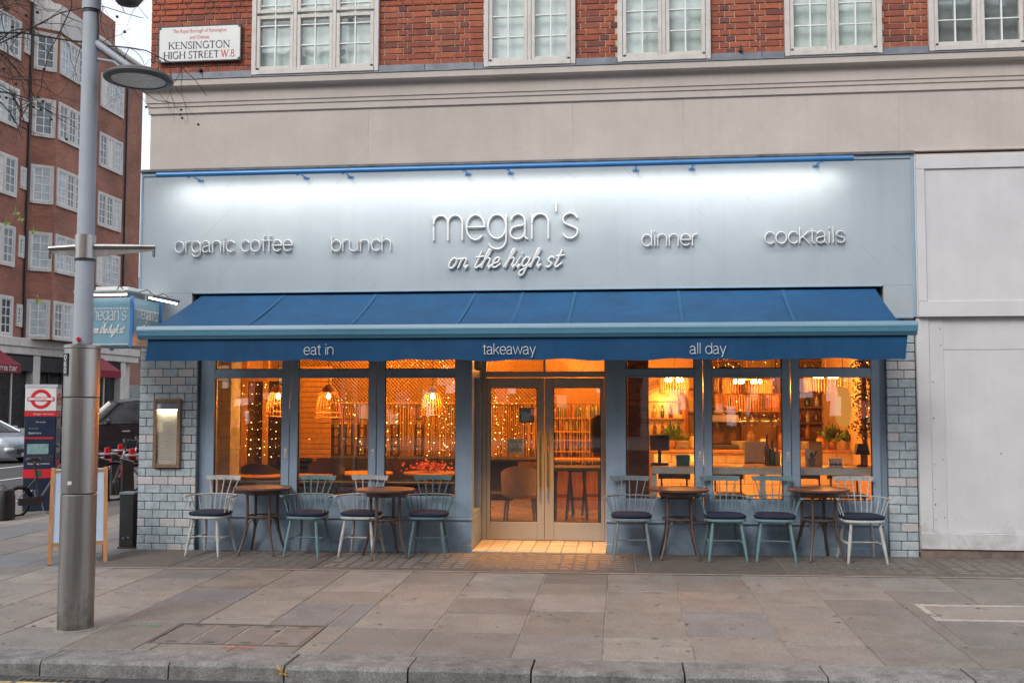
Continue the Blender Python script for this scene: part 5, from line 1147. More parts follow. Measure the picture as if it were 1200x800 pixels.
suvp = [(-2.25, .95, .78), (-2.2, 1.08, .88), (-1.2, 1.12, .92), (0, 1.12, .93), (.75, 1.10, .93), (1.0, 1.06, .92), (1.9, 1.0, .90), (2.18, .94, .84), (2.28, .80, .74)]
suvg = [(.95, 1.08, 1.10, .86, .84), (.62, 1.10, 1.40, .86, .76), (.28, 1.10, 1.70, .86, .70), (-.2, 1.11, 1.76, .86, .69), (-1.2, 1.11, 1.76, .86, .69), (-1.95, 1.10, 1.70, .85, .68), (-2.18, 1.09, 1.12, .82, .78)]
p = atX(137, 480, -15.2)
cz = pz(-15, 10)-.128
car('parked_car', 'black off road car parked across the side street behind the hire bicycles', (p.x, p.y+.4, cz), math.radians(218), 4.6, .93, 1.78, m_cblack, suvp, suvg, (-1.4, 1.42), .37).scale = (1, 1, 1.10)
hatp = [(-2.0, .80, .66), (-1.95, .98, .80), (-1.2, .98, .86), (0, .97, .87), (.7, .96, .87), (1.0, .94, .86), (1.6, .84, .82), (1.95, .72, .72), (2.05, .58, .60)]
hatg = [(1.10, .93, .95, .80, .78), (.55, .95, 1.22, .80, .68), (.05, .95, 1.43, .80, .62), (-.6, .96, 1.46, .80, .61), (-1.3, .96, 1.38, .79, .60), (-1.9, .97, .99, .75, .72)]
p = gnd(12, 538); p2 = atX(22, 528, -18.5)
car('parked_car', 'silver hatchback car parked on the side street at the left edge', (p2.x-1.45, p2.y-.2, pz(-18, 8)-.128), math.radians(-8), 4.1, .87, 1.46, m_csilver, hatp, hatg, (-1.28, 1.30), .33)
# ================================================================== mansion block across the side street
WX = -27.0
mb_ = thing('mansion_block', (WX, 30, 0), 'five storey red brick mansion block with canted bays and white windows, across the side street', 'building')
m_mbr = BRICKTEX('mansion_brick', (.23, .085, .055), (.33, .12, .075), (.28, .19, .15), (1, 2)); m_mbx = BRICKTEX('mansion_brick_x', (.20, .062, .042), (.28, .085, .055), (.22, .14, .11), (0, 2))
m_mst = M('mansion_stone', (.58, .54, .50), .8, var=.12, scale=1.2, streak=.2); m_mpane = M('mansion_glass', (.06, .075, .08), .08, var=.4, scale=1.2, spec=.9)
m_mcurt = M('mansion_curtain', (.42, .46, .48), .6, var=.25, scale=2.0, spec=.5)
m_mcurt2 = M('mansion_blind', (.62, .60, .55), .6, var=.1); m_mcurt3 = M('mansion_drape', (.20, .22, .22), .4, var=.4, scale=2.5)
def Q(mb, nm, mt, par=None): return mb.build(nm, mt, par or mb_)
y_end = atX(163, 300, WX).y; yb0 = atX(35, 200, WX).y; BPJ = .8; yb1 = atX(65, 200, WX+BPJ).y; yb2 = atX(109, 200, WX+BPJ).y; yb3 = yb2+(yb1-yb0)
ZP = 20.3
Q(MB().box(WX-9, WX, 14, y_end, 4.1, ZP), 'wall', m_mbr)
bay = Q(MB().prism([(WX-.05, yb0), (WX+BPJ, yb1), (WX+BPJ, yb2), (WX-.05, yb3)], 2, 4.5, 18.95), 'bay', m_mbr)
bay2y = -14.2
Q(MB().prism([(WX-.05, yb0+bay2y), (WX+BPJ, yb1+bay2y), (WX+BPJ, yb2+bay2y), (WX-.05, yb3+bay2y)], 2, 4.5, 18.95), 'bay', m_mbr)
Q(MB().box(WX-9.1, WX+.25, 13.9, y_end+.2, ZP, ZP+.25, .05).box(WX-9.05, WX+.12, 14, y_end+.1, ZP-.35, ZP, .03), 'parapet_cornice', m_mst)
Q(MB().prism([(WX-.02, yb0-.05), (WX+BPJ+.05, yb1-.03), (WX+BPJ+.05, yb2+.03), (WX-.02, yb3+.05)], 2, 18.95, 20.25), 'stone_bay_head', m_mst)
Q(MB().box(WX-8.9, WX-1.2, 15, y_end-1, ZP+.2, ZP+2.6), 'attic', m_mbr)
Q(MB().box(WX-9, WX+.12, 14, y_end, 3.75, 4.1, .03).box(WX-9, WX+.2, 14, y_end+.02, 4.1, 4.5, .03), 'stone_band', m_mst)
Q(MB().box(WX-9, WX-.4, 14, y_end, -.3, 3.75), 'shop_wall', m_mst)
y = 16.0; 
while y < y_end: Q(MB().box(WX-.4, WX+.06, y, y+.55, -.3, 3.74, .02), 'shop_pilaster', m_mst); y += 4.05
m_shopdark = M('dark_shop', (.03, .03, .033), .15, var=.3); m_canr = M('crimson_awning', (.20, .008, .025), .7, var=.1)
y = 16.55
k = 0
while y+3.4 < y_end+.5:
    s = Q(MB().box(WX-.38, WX-.3, y, y+3.5, .4, 3.0), 'shop_window', m_shopdark); Q(MB().box(WX-.3, WX+.05, y, y+3.5, 3.0, 3.7, .02), 'shop_fascia', m_black); Q(MB().box(WX-.4, WX-.1, y, y+3.5, -.2, .42, .02), 'shop_sill', m_mst)
    for j in range(3): Q(MB().box(WX-.31, WX-.24, y+.02+j*1.13, y+.12+j*1.13, .42, 3.0, .01), 'shop_mullion', m_mst if k % 2 else m_black, s)
    y += 4.05; k += 1
def canopy(px0, px1, py, label, txt):
    a, b = atX(px0, py, WX+1.2).y, atX(px1, py, WX+1.2).y; z = atX((px0+px1)/2, py, WX+1.2).z
    t = thing('shop_awning', (WX+.6, (a+b)/2, z), label, 'awning')
    MB().prism([(WX+.05, z+.75), (WX+1.2, z), (WX+1.2, z-.35), (WX+1.18, z-.35), (WX+1.18, z-.02), (WX+.05, z+.70)], 1, a, b).build('canopy', m_canr, t)
    if txt:
        o = letters(txt, THIN, 0, (b-a)*.55, 0, .16, -.01, -.004, m_white_letter, None, .03, 'lettering', joined=True)[0]; o.parent = t; o.rotation_euler = (0, 0, PI/2); o.location = Vector((WX+1.205, a+(b-a)*.35, z-.26))-t.location
canopy(-25, 25, 426, 'crimson shop awning on the mansion block at the left edge', 'roma bar'.replace('b', 'b')); canopy(114, 142, 434, 'crimson shop awning on the mansion block right of the lamp post', '')
def mwin(o, d, n, width, z0, z1, lights, dark):
    """o: start point on the wall, d: unit direction along it, n: outward normal"""
    def pt(u, w, z): v = o+d*u+n*w; return (v.x, v.y, z)
    def bx(mb, u0, u1, w0, w1, a, b):
        vs = [pt(u, w, z) for u in (u0, u1) for w in (w0, w1) for z in (a, b)]; mb.add(vs, [(0, 1, 3, 2), (4, 6, 7, 5), (0, 4, 5, 1), (2, 3, 7, 6), (0, 2, 6, 4), (1, 5, 7, 3)])
    f = .14; w = MB()
    bx(w, -f, 0, -.05, .06, z0-f, z1+f); bx(w, width, width+f, -.05, .06, z0-f, z1+f); bx(w, 0, width, -.05, .058, z1, z1+f); bx(w, -.04, width+.04, -.05, .10, z0-f-.02, z0)
    lw = width/lights
    for i in range(1, lights): bx(w, i*lw-.09, i*lw+.09, -.05, .056, z0, z1)
    win = w.build('window', m_mst, mb_)
    for i in range(lights):
        a, b = i*lw+(.09 if i else 0), (i+1)*lw-(.09 if i < lights-1 else 0); p_ = MB(); bx(p_, a, b, -.04, .004, z0, z1); p_.build('pane', random.choice((m_mcurt, m_mcurt, m_mpane, m_mpane, m_mcurt2, m_mcurt3)), win)
        g = MB(); q = .045; bx(g, a, a+q, 0, .03, z0, z1); bx(g, b-q, b, 0, .03, z0, z1); bx(g, a+q, b-q, 0, .028, z0, z0+q); bx(g, a+q, b-q, 0, .028, z1-q, z1)
        if b-a > .45: bx(g, (a+b)/2-.018, (a+b)/2+.018, 0, .024, z0+q, z1-q)
        for k in range(1, 4): zz = z0+(z1-z0)*k/4; bx(g, a+q, b-q, 0, .022, zz-.018, zz+.018)
        g.build('glazing_bars', m_bar, win)
V = Vector
for fl in range(5):
    zc = 5.4+fl*3.12; z0, z1 = zc-.76, zc+.76
    for oy in (0, bay2y):
        cd_ = V((BPJ+.05, yb1-yb0, 0)); ln = cd_.length; cd_.normalize(); cn = V((cd_.y, -cd_.x, 0))
        mwin(V((WX-.05, yb0+oy, 0))+cd_*.2, cd_, cn, ln-.4, z0, z1, 1 if ln < 1.6 else 1, 0)
        mwin(V((WX+BPJ, yb1+oy+.22, 0)), V((0, 1, 0)), V((1, 0, 0)), yb2-yb1-.44, z0, z1, 4, 0)
    a, b = atX(114, 200, WX).y+.2, atX(141, 200, WX).y; mwin(V((WX, a, 0)), V((0, 1, 0)), V((1, 0, 0)), b-a, z0, z1, 3, 0)
    a, b = atX(-22, 200, WX).y, atX(17, 200, WX).y; mwin(V((WX, a, 0)), V((0, 1, 0)), V((1, 0, 0)), b-a, z0, z1, 3, 0)
    a = atX(25.5, 200, WX).y; b = atX(28.5, 200, WX).y; mwin(V((WX, a, 0)), V((0, 1, 0)), V((1, 0, 0)), b-a, z0+.5, z1-.3, 1, 0)
for px_ in (31, 146): yy_ = atX(px_, 200, WX).y; Q(MB().tube([(WX+.08, yy_, 4.5), (WX+.08, yy_, 20.2)], .055, 8), 'downpipe', m_black)
# toothed quoins on the far corner of the block
qm = MB().box(WX-.02, WX+.025, -.0, .40, 0, .27).mesh('quoin', m_mbr)
for i in range(28): 
    if i % 2 == 0: link('quoin', qm, mb_, (0, y_end-.42-30, 4.6+i*.54))
# lower building closing the side street, dark band and timber wall behind the corner
lowb = thing('low_rear_building', (-14, 62, 0), 'low dark brick rear building beyond the far end of the mansion block', 'building')
MB().box(-50, -6, 58, 66, -.3, 9.6).build('wall', BRICKTEX('rear_brick', (.10, .05, .04), (.13, .06, .05), (.1, .08, .07), (0, 2)), lowb); MB().box(-50.2, -5.8, 57.8, 66.2, 9.6, 10.6, .05).build('roof', m_lead, lowb)
for i in range(18): MB().box(-46+i*2.1, -44.2+i*2.1, 57.9, 58, 1.0, 2.8).build('window', m_mpane, lowb)
# ================================================================== street trees' bare twigs (plane tree standing out of frame to the left)
def tree(name, label, base, seed, crown):
    rnd = random.Random(seed); t = thing(name, base, label, 'tree')
    tr_ = MB().tube(spline([base+V((0, 0, -.2)), base+V((.05, .02, 1.5)), base+V((-.05, .05, 3.2)), base+V((.1, 0, 5.0)), base+V((.2, .1, 7.5))], 6), [.24, .22, .20, .19, .185, .18, .18, .175, .17, .17, .165, .16, .16, .155, .15, .15, .145, .14, .135, .13, .12, .11, .10, .09, .08], 12); tr_.build('trunk', M('plane_bark', (.16, .14, .10), .85, var=.4, scale=4, bump=.4, bscale=12), t, True)
    br_ = MB(); tips = []; xlim = at(158, 60, -2.4).x; zlim = at(60, 128, -2.4).z
    def grow(p, d, ln, r, lev):
        pts = [p]; q = p.copy(); dd = d.copy(); n = 6
        for i in range(n):
            if lev > 1 and (q.x > xlim or q.z < zlim): break
            dd = (dd+V((rnd.gauss(0, .22), rnd.gauss(0, .22), rnd.gauss(-.02 if lev < 2 else -.10, .2)))).normalized(); q = q+dd*ln/n; pts.append(q)
        n = len(pts)-1
        if n < 1: return
        br_.tube(pts, [r*(1-.6*i/n) for i in range(n+1)], 5 if lev > 1 else 7, cap=False)
        if lev < 4:
            for i in range(1, n+1):
                for _ in range(rnd.choice((1, 2)) if lev else 2):
                    if lev == 3 and rnd.random() < .72: continue
                    if lev == 2 and rnd.random() < .35: continue
                    side = V((rnd.gauss(0, 1), rnd.gauss(0, 1), rnd.gauss(-.1 if lev > 1 else .1, .8))).normalized(); grow(pts[i], (dd*.55+side*.8).normalized(), ln*rnd.uniform(.38, .6), max(r*.5, .0019), lev+1)
        else: tips.append(pts[-1])
    for (z, tgt) in crown: 
        p = base+V((.1, 0, z)); v = tgt-p; grow(p, v.normalized(), v.length*1.0, .016, 1)
    stuff(br_.build('branches', M('twig', (.035, .028, .024), .8, var=.2), t))
    sb = MB(); lf = MB()
    for q in tips:
        if rnd.random() < .12: sb.lathe([(0, -.016), (.012, -.009), (.016, 0), (.012, .009), (0, .016)], 7, q-V((0, 0, .05)), cap=False)
    stuff(sb.build('seed_balls', M('seed_ball', (.04, .032, .026), .9, var=.2), t))
    for (px, py) in ((24, 257), (19, 250), (40, 272), (45, 353), (8, 262)):
        q = at(px, py, base.y+.4)
        for k in range(5):
            a = 2*PI*k/5+rnd.random(); u = V((math.cos(a), .25*math.sin(a*2), math.sin(a)*.6)); w = u.cross(V((0, 1, 0))).normalized(); s_ = .034; lf.add([q, q+u*s_*.6+w*s_*.35, q+u*s_*1.25, q+u*s_*.6-w*s_*.35], [(0, 1, 2, 3)])
        lf.tube([q, q+V((-.01, 0, .04)), q+V((-.02, .02, .07))], .002, 4)
    stuff(lf.build('leaves', M('last_leaves', (.16, .26, .03), .6, var=.2), t)); return t
tb = V((-7.6, -2.6, pz(-7.6, -2.6)))
tree('plane_tree', 'bare plane tree reaching twigs across the top left corner', tb, 5, [(5.2, at(40, 30, -2.4)), (5.6, at(95, -10, -2.7)), (6.2, at(25, -60, -2.3)), (4.9, at(60, 60, -2.2)), (6.6, at(120, -30, -2.2)), (5.9, at(70, -30, -2.9))])
# ================================================================== buildings across the road behind the camera (seen only as reflections in the glass)
m_lits = [EM('reflect_glow_%d' % i, c, s_, False) for i, (c, s_) in enumerate((((1, .93, .85), .9), ((1, .8, .6), .6), ((.85, .93, 1), .7), ((1, .3, .25), .6), ((.7, .85, .8), .5), ((.3, .4, .5), .3)))]  # unseen glowing panels added for bright spots reflected in the shop glass
m_opb = BRICKTEX('opposite_brick', (.24, .11, .08), (.32, .14, .10), (.3, .24, .2), (0, 2)); m_ops = M('opposite_stone', (.58, .55, .50), .8, var=.15, scale=1)
x = -26
for i, (w, h, mt_) in enumerate(((15, 15.0, m_opb), (12, 12.5, m_ops), (14, 16.0, m_opb), (13, 11.5, m_ops))):
    t = thing('opposite_building', (x+w/2, -27, 0), ['wide brick terrace across the road, opposite the lamp post', 'pale stone building across the road, opposite the corner pier', 'tall brick building across the road, opposite the shop door', 'low pale stone building across the road, opposite the white hoarding'][i], 'building', 'buildings across the road')
    MB().box(x+.02, x+w-.02, -36, -27, -.3, h).build('wall', mt_, t); MB().box(x-.05, x+w+.05, -36.1, -26.7, h, h+.5, .05).build('parapet', m_ops, t); MB().box(x+.3, x+w-.3, -27.02, -26.9, .3, 3.3).build('shop_window', m_shopdark, t)
    xx_ = x+.6
    while xx_ < x+w-1.8:
        wd = random.uniform(.12, .6); z0_ = random.uniform(.4, 2.5); MB().box(xx_, xx_+wd, -26.9, -26.86, z0_, min(z0_+random.uniform(.15, .8), 3.2)).build('glow_panel', random.choice(m_lits), t); xx_ += random.uniform(.05, .7)
    MB().box(x+.2, x+w-.2, -27.0, -26.6, 3.35, 4.1, .02).build('shop_fascia', m_ops, t)
    n = int(w/2.4)
    for fl in range(int((h-4.5)/3.1)):
        for k in range(n):
            a = x+1+k*(w-2)/n+.4; z = 5.2+fl*3.1; wn = MB().box(a-.1, a+1.2, -26.98, -26.92, z-.1, z+1.9, .01).build('window', m_bar, t); MB().box(a, a+1.1, -26.93, -26.9, z, z+1.8).build('pane', m_mpane, wn)
    x += w
# ================================================================== restaurant interior
WARM = (1.0, .34, .05)
def lamp(loc, w, soft=.05, col=WARM):
    l = bpy.data.lights.new('warm_point', 'POINT'); l.energy = w*1.45; l.color = col; l.shadow_soft_size = soft; o = bpy.data.objects.new('warm_point', l); COL.objects.link(o); o.location = loc; return o
IX0, IX1, IY1, IZ1 = -5.30, 3.0, 7.6, 2.92
m_ifloor = M('polished_floor', (.32, .28, .24), .2, var=.2, scale=2.2); m_iwall = M('warm_plaster', (.36, .235, .13), .8, var=.12, scale=2); m_iceil = M('ceiling_paint', (.30, .24, .18), .8, var=.1)
struct(MB().box(IX0, IX1, .18, EY+.04, -.09, .022).box(EX0, EX1, EY+.06, EY+.3, -.09, .021).box(IX0, IX1, EY+.041, IY1, -.09, .0225).build('floor', m_ifloor)) if False else struct(MB().box(IX0, EX0-.11, .18, EY+.05, -.09, .022).box(EX1+.11, IX1, .18, EY+.05, -.09, .022).box(IX0, IX1, EY+.051, IY1, -.09, .022).build('floor', m_ifloor))
struct(MB().box(IX0, IX1, .2, IY1, IZ1, IZ1+.02).build('ceiling', m_iceil)); struct(MB().box(IX0, IX1, IY1, IY1+.1, -.09, IZ1).build('wall_back', m_iwall))
struct(MB().box(IX0-.02, IX0, .18, IY1, -.09, IZ1).build('wall_left', m_iwall)); struct(MB().box(IX1, IX1+.02, .18, IY1, -.09, IZ1).build('wall_right', m_iwall))
m_amber_tile = M('cream_tile', (.62, .50, .34), .25, var=.1, scale=6, orand=.1); m_iwood = M('warm_wood', (.30, .145, .05), .45, var=.22, scale=5, aniso=(5, 5, .5)); m_ywood = M('yellow_wood', (.42, .24, .06), .45, var=.2, scale=5, aniso=(5, 5, .5))
m_darkup = M('black_upholstery', (.018, .016, .016), .6, var=.2); m_purple = M('plum_velvet', (.07, .03, .05), .75, var=.25, scale=9); m_leather = M('brown_leather', (.045, .022, .016), .4, var=.3, scale=7); m_taupe = M('taupe_fabric', (.22, .18, .14), .8, var=.15)
m_bulb = EM('warm_bulb', (1, .55, .16), 22, False); m_fairy = EM('fairy_bulb', (1, .5, .12), 7, False); m_cage = M('wicker', (.42, .19, .06), .6, var=.2); m_brass2 = M('old_brass', (.30, .17, .05), .35, metal=.8, var=.15)
def IT(px, py, Y): return at(px, py, Y)
# tiled return pier inside the first window
a, b = IT(246, 500, .75), IT(270.5, 500, .75); tp = thing('tiled_pier', ((a.x+b.x)/2, .8, 0), 'cream tiled pier just inside the leftmost shop window', 'pier')
MB().box(a.x, b.x, .76, 1.05, 0, IZ1).build('core', m_gmort, tp); z = .02
while z < 2.85:
    for k in range(2):
        w = (b.x-a.x)/2; MB().box(a.x+k*w+.002, a.x+(k+1)*w-.002, .748, .762, z, z+.148, .002).build('tile', m_amber_tile, tp)
    z += .152
# timber glazed screen
sc_ = thing('glazed_screen', (IT(305, 500, 1.9).x, 1.9, 0), 'yellow timber glazed screen behind the leftmost shop window', 'screen')
for l, r in ((283, 290), (308, 314.5), (331, 336)):
    a, b = IT(l, 500, 1.9), IT(r, 500, 1.9); MB().box(a.x, b.x, 1.87, 1.93, 0, 2.5, .004).build('post', m_ywood, sc_)
a, b = IT(272, 500, 1.9), IT(337, 500, 1.9); MB().box(a.x, b.x, 1.875, 1.925, 1.96, 2.06, .004).build('rail', m_ywood, sc_); MB().box(a.x, b.x, 1.898, 1.902, .7, 1.96).build('glass', GLASS('screen_glass', (.34, .34, .32), 3.0), sc_)
# wire bell pendants
def bell(px, py, Y, label, s=1.0, watt=16):
    p = IT(px, py, Y); t = thing('pendant_lamp', p, label, 'pendant lamp', 'wicker bell pendants')
    prof = [(.03, .13), (.07, .10), (.11, .03), (.14, -.08), (.155, -.2), (.16, -.26)]; prof = [(r*s, z*s) for r, z in prof]
    MB().lathe([(.0, .15*s), (.03*s, .14*s), (.075*s, .10*s), (.105*s, .045*s)], 20, p, cap=False).build('cap_shade', m_cage, t, True)
    n = 22; rb = MB()
    for k in range(n):
        a = 2*PI*k/n; rb.tube([(p.x+r*math.cos(a), p.y+r*math.sin(a), p.z+z) for r, z in prof], .0028, 4, cap=False)
    for (r, z) in (prof[2], prof[4], prof[5]): rb.tube([(p.x+r*math.cos(2*PI*k/24), p.y+r*math.sin(2*PI*k/24), p.z+z) for k in range(25)], .0045, 5, cap=False)
    rb.build('wicker_cage', m_cage, t, True); MB().lathe([(0, -.04), (.022, -.03), (.03, -.008), (.022, .018), (.01, .04)], 12, p, cap=False).build('bulb', m_bulb, t, True)
    MB().tube([(p.x, p.y, p.z+.14*s), (p.x, p.y, IZ1)], .004, 5).build('cord', m_black, t); lamp((p.x, p.y, p.z-.07), watt, .04)
bell(326, 464, 1.15, 'wicker bell pendant lamp in the leftmost shop window', 1.0); bell(385, 464, 1.15, 'wicker bell pendant lamp in the second shop window', 1.05); bell(507, 464, 1.6, 'wicker bell pendant lamp in the window left of the door', .95)
# banquette under the windows
bq = thing('window_banquette', (-3.3, .4, 0), 'plum velvet banquette running under the three left windows', 'banquette')
xx = -4.75
while xx < -1.95:
    MB().box(xx, xx+.46, .22, .32, .40, .715, .03).build('back_cushion', m_purple, bq); MB().box(xx, xx+.46, .33, .80, .38, .48, .03).build('seat_cushion', m_purple, bq); xx += .468
MB().box(-4.75, -1.95, .2, .82, .022, .38, .01).build('base', m_darkup, bq); MB().box(-4.72, -1.93, .195, .30, .716, .752, .006).build('top_rail', m_darkup, bq)
# dining tables and chairs inside, left
def rtable(px, py, Y, r, label, top=m_iwood, ped=True):
    p = IT(px, py, Y); t = thing('dining_table', (p.x, p.y, .022), label, 'table', 'tables inside the restaurant'); h = p.z-.022
    MB().lathe([(0, h-.03), (r-.01, h-.03), (r, h-.02), (r, h-.006), (r-.006, h), (0, h)], 30, cap=False).build('table_top', top, t, True, False); MB().lathe([(.2, 0), (.2, .015), (.04, .03), (.03, .06), (.03, h-.03)], 16).build('pedestal', m_black, t, True, False)
rtable(300, 556.5, 1.05, .32, 'round wooden table inside the leftmost window'); rtable(362, 556, 1.1, .30, 'round wooden table inside the second window, left side'); rtable(428, 553, 1.7, .36, 'bright round table seen through the second and third windows', m_ywood); rtable(505, 553, 1.7, .36, 'round table dressed with flowers behind the third window', m_iwood)  # yellow lamplight on the bright table put into its wood colour
def seat(px, py, Y, w, hgt, label, mat, rz=0, arms=True):
    p = IT(px, py, Y); t = thing('dining_chair', (p.x, p.y, .022), label, 'chair', 'dining chairs inside the restaurant', rz); top = p.z-.022
    n = 12; vs = []
    for i in range(n+1):
        a = PI*(i/n)-PI; x, y = math.cos(a)*w/2, math.sin(a)*w*.42
        for rr in (1.0, .88):
            for z in (.44, top-(.10 if arms else .02)*abs(math.cos(a))**3): vs.append((x*rr*(1+.06*(z > .5)), y*rr, z))
    fs = []
    for i in range(n): q, r = i*4, i*4+4; fs += [(q, r, r+1, q+1), (q+2, q+3, r+3, r+2), (q+1, r+1, r+3, q+3), (q, q+2, r+2, r)]
    fs += [(0, 1, 3, 2), (n*4, n*4+2, n*4+3, n*4+1)]
    MB().add(vs, fs).build('backrest', mat, t, True, False); MB().lathe([(0, .40), (w*.42, .40), (w*.46, .43), (w*.44, .47), (0, .475)], 20, (0, 0, 0), 1, .88, False).build('seat', mat, t, True, False)
    for sx in (-1, 1):
        for sy in (-1, 1): MB().tube([(sx*w*.34, sy*w*.30, .41), (sx*w*.42, sy*w*.38, 0)], [.018, .011], 7).build('leg', m_black, t, True, False)
seat(306, 542, 1.35, .50, .8, 'dark curved dining chair inside the leftmost window', m_darkup); seat(383, 538, 1.45, .46, .8, 'taupe curved dining chair inside the second window', m_leather); seat(480, 536, 2.2, .5, .8, 'dark dining chair behind the bright round table', m_leather); seat(610, 545, 2.0, .50, .85, 'buttoned taupe bucket chair seen through the left door', m_taupe)
# flowers on the table behind the third window
fv = thing('flower_arrangement', IT(503, 551, 1.7), 'low arrangement of orange red flowers on the inner round table', 'flowers'); mb = MB(); c = IT(503, 551, 1.7)
for i in range(260):
    q = c+V((random.gauss(0, .13), random.gauss(0, .1), abs(random.gauss(.05, .035)))); u = V((random.gauss(0, 1), random.gauss(0, 1), random.gauss(0, 1))).normalized(); w = u.orthogonal().normalized(); s_ = .018; mb.add([q-u*s_, q+w*s_, q+u*s_, q-w*s_], [(0, 1, 2, 3)])
stuff(mb.build('petals', M('petals', (.45, .09, .03), .6, var=.4, scale=30), fv)); MB().lathe([(.05, 0), (.07, .02), (.06, .05)], 14, c).build('bowl', m_black, fv, True)
# dark banquette back and lattice topped string curtain dividing the room
CY = 3.3; cl, c_r = IT(335, 500, CY).x, IT(640, 500, CY).x
bb_ = thing('room_banquette', ((cl+c_r)/2, CY-.4, 0), 'long black banquette in the middle of the room before the string curtain', 'banquette'); zt = IT(480, 534, CY-.3).z
xx = cl
while xx < -1.6: MB().box(xx, xx+.58, CY-.42, CY-.28, .42, zt, .03).build('back_cushion', m_darkup, bb_); MB().box(xx, xx+.58, CY-.9, CY-.43, .34, .46, .03).build('seat_cushion', m_darkup, bb_); xx += .59
lt = thing('lattice_screen', ((cl+c_r)/2, CY, 2.0), 'amber lattice frieze with hanging string curtain across the room', 'screen'); z0, z1 = IT(480, 471, CY).z, IT(480, 425, CY).z+.15
lm = MB(); k = 0; x = cl
while x < c_r+.9:
    for sg in (-1, 1):
        xa, za, xb, zb_ = x, (z0 if sg > 0 else z1), x+(z1-z0), (z1 if sg > 0 else z0)
        if xb <= c_r+.8: lm.box(-.007, .007, -.006, .006, 0, math.hypot(xb-xa, z1-z0), m=Matrix.Translation((xa, CY+.013*sg, za)) @ Matrix.Rotation(math.atan2(xb-xa, (zb_-za)), 4, 'Y'))
    x += .055
stuff(lm.build('lattice_slats', m_ywood, lt)); MB().box(cl, c_r+.8, CY-.03, CY+.03, z0-.03, z0, .004).build('lower_rail', m_ywood, lt); MB().box(cl, c_r+.8, CY-.03, CY+.03, z1, z1+.04, .004).build('upper_rail', m_ywood, lt)
st_ = MB(); x = cl+.02
while x < c_r+.7:
    r_ = random.uniform(.003, .007); st_.tube([(x, CY+random.uniform(-.03, .03), z0-.03), (x+random.uniform(-.01, .01), CY, z0-.6), (x+random.uniform(-.015, .015), CY, random.uniform(.75, 1.0))], r_, 4, cap=False); x += random.uniform(.014, .034)
stuff(st_.build('string_strands', M('amber_string', (.62, .36, .11), .6, var=.2), lt))
def fairy(name, label, strands, Y, size=.0065):
    t = thing(name, strands[0][0], label, 'fairy lights'); b = MB(); w = MB()
    for a, e in strands:
        a, e = Vector(a), Vector(e); n = max(3, int((e-a).length/.11)); pts = [a.lerp(e, i/n)+V((random.gauss(0, .02), random.gauss(0, .02), random.gauss(0, .015))) for i in range(n+1)]; w.tube(pts, .0013, 3, cap=False)
        for q in pts: s_ = size*random.choice((.35, .5, .6, .8, 1.0, 1.35)); b.lathe([(0, -s_), (s_, 0), (0, s_)], 5, q, cap=False)
    stuff(b.build('fairy_bulbs', m_fairy, t)); w.build('wire', m_black, t)
ss = []
for i in range(52): x = random.uniform(cl+.3, c_r-.1); z = z0+random.uniform(-.1, .1); ss.append(((x, CY-.06, z), (x+random.uniform(-.12, .12), CY-.08, random.uniform(.85, 1.15))))
fairy('fairy_light_curtain', 'warm fairy lights hanging over the string curtain', ss, CY); lamp((-3.6, CY-.8, 2.55), 26, .1); lamp((-2.2, CY-.7, 2.6), 26, .1)  # two bare point lights by the curtain, no fixtures built
# slatted timber wall behind the second window
a, b = IT(352, 500, 2.9), IT(388, 500, 2.9); sw = thing('slatted_wall', ((a.x+b.x)/2, 2.9, 0), 'slatted pale timber panel behind the second window', 'panel')
for i in range(22): MB().box(a.x, b.x, 2.88, 2.91, .55+i*.075, .615+i*.075, .006).build('slat', m_ywood, sw)
for i, px in enumerate((394, 409, 424, 463, 491)):
    a = IT(px, 500, 3.1); t = thing('bottle_rack', (a.x, 3.1, .02), ['narrow black bottle rack beside the slatted panel', 'narrow black bottle rack second from the slatted panel', 'narrow black bottle rack at the right of the second window', 'narrow black bottle rack at the left of the third window', 'narrow black bottle rack in the middle of the third window'][i], 'rack', 'bottle racks before the curtain'); zr = IT(px, 497, 3.1).z
    MB().box(-.06, -.045, -.05, .05, 0, zr-.02, .002).box(.045, .06, -.05, .05, 0, zr-.02, .002).build('upright', m_black, t, False, False)
    for k in range(7): MB().box(-.045, .045, -.05, .05, .62+k*.13, .635+k*.13).build('shelf', m_black, t, False, False)
# back bar seen through the door: shelves with bottles, lit counter, stools
BYY = 5.6; a, b = IT(640, 500, BYY).x, IT(716, 500, BYY).x; bk = thing('back_bar', ((a+b)/2, BYY, 0), 'back bar shelves of bottles seen through the right door', 'shelves'); m_bl = [M('bottle_%d' % i, c, .12, var=.2, spec=.8) for i, c in enumerate(((.10, .05, .015), (.02, .07, .03), (.30, .16, .03), (.25, .24, .22), (.14, .02, .01)))]
MB().box(a, b, BYY+.22, BYY+.26, .02, 2.6).build('back_panel', m_iwood, bk)
bot = MB().lathe([(.034, 0), (.036, .01), (.036, .17), (.014, .22), (.013, .28), (.015, .285)], 10)
bm_ = [bot.mesh('bottle', m, True) for m in m_bl]
shelf_z = [IT(675, y, BYY).z for y in (540, 528, 515, 505, 489)]
for j, z in enumerate(shelf_z):
    MB().box(a, b, BYY-.04, BYY+.21, z-.025, z, .004).build('shelf', m_ywood if j % 2 else m_iwood, bk)
    if j:
        n = 11
        for i in range(n):
            x = a+.06+i*(b-a-.12)/n+random.uniform(-.02, .02); s_ = random.uniform(.75, 1.05); o = link('bottle', random.choice(bm_), None, (x, BYY+.05+random.uniform(-.03, .06), z+.001)); o.scale = (s_, s_, s_*(.62 if j < 3 else .9)); tag(o, 'small liquor bottle standing on the back bar shelves', 'bottle', 'bottles on the back bar')
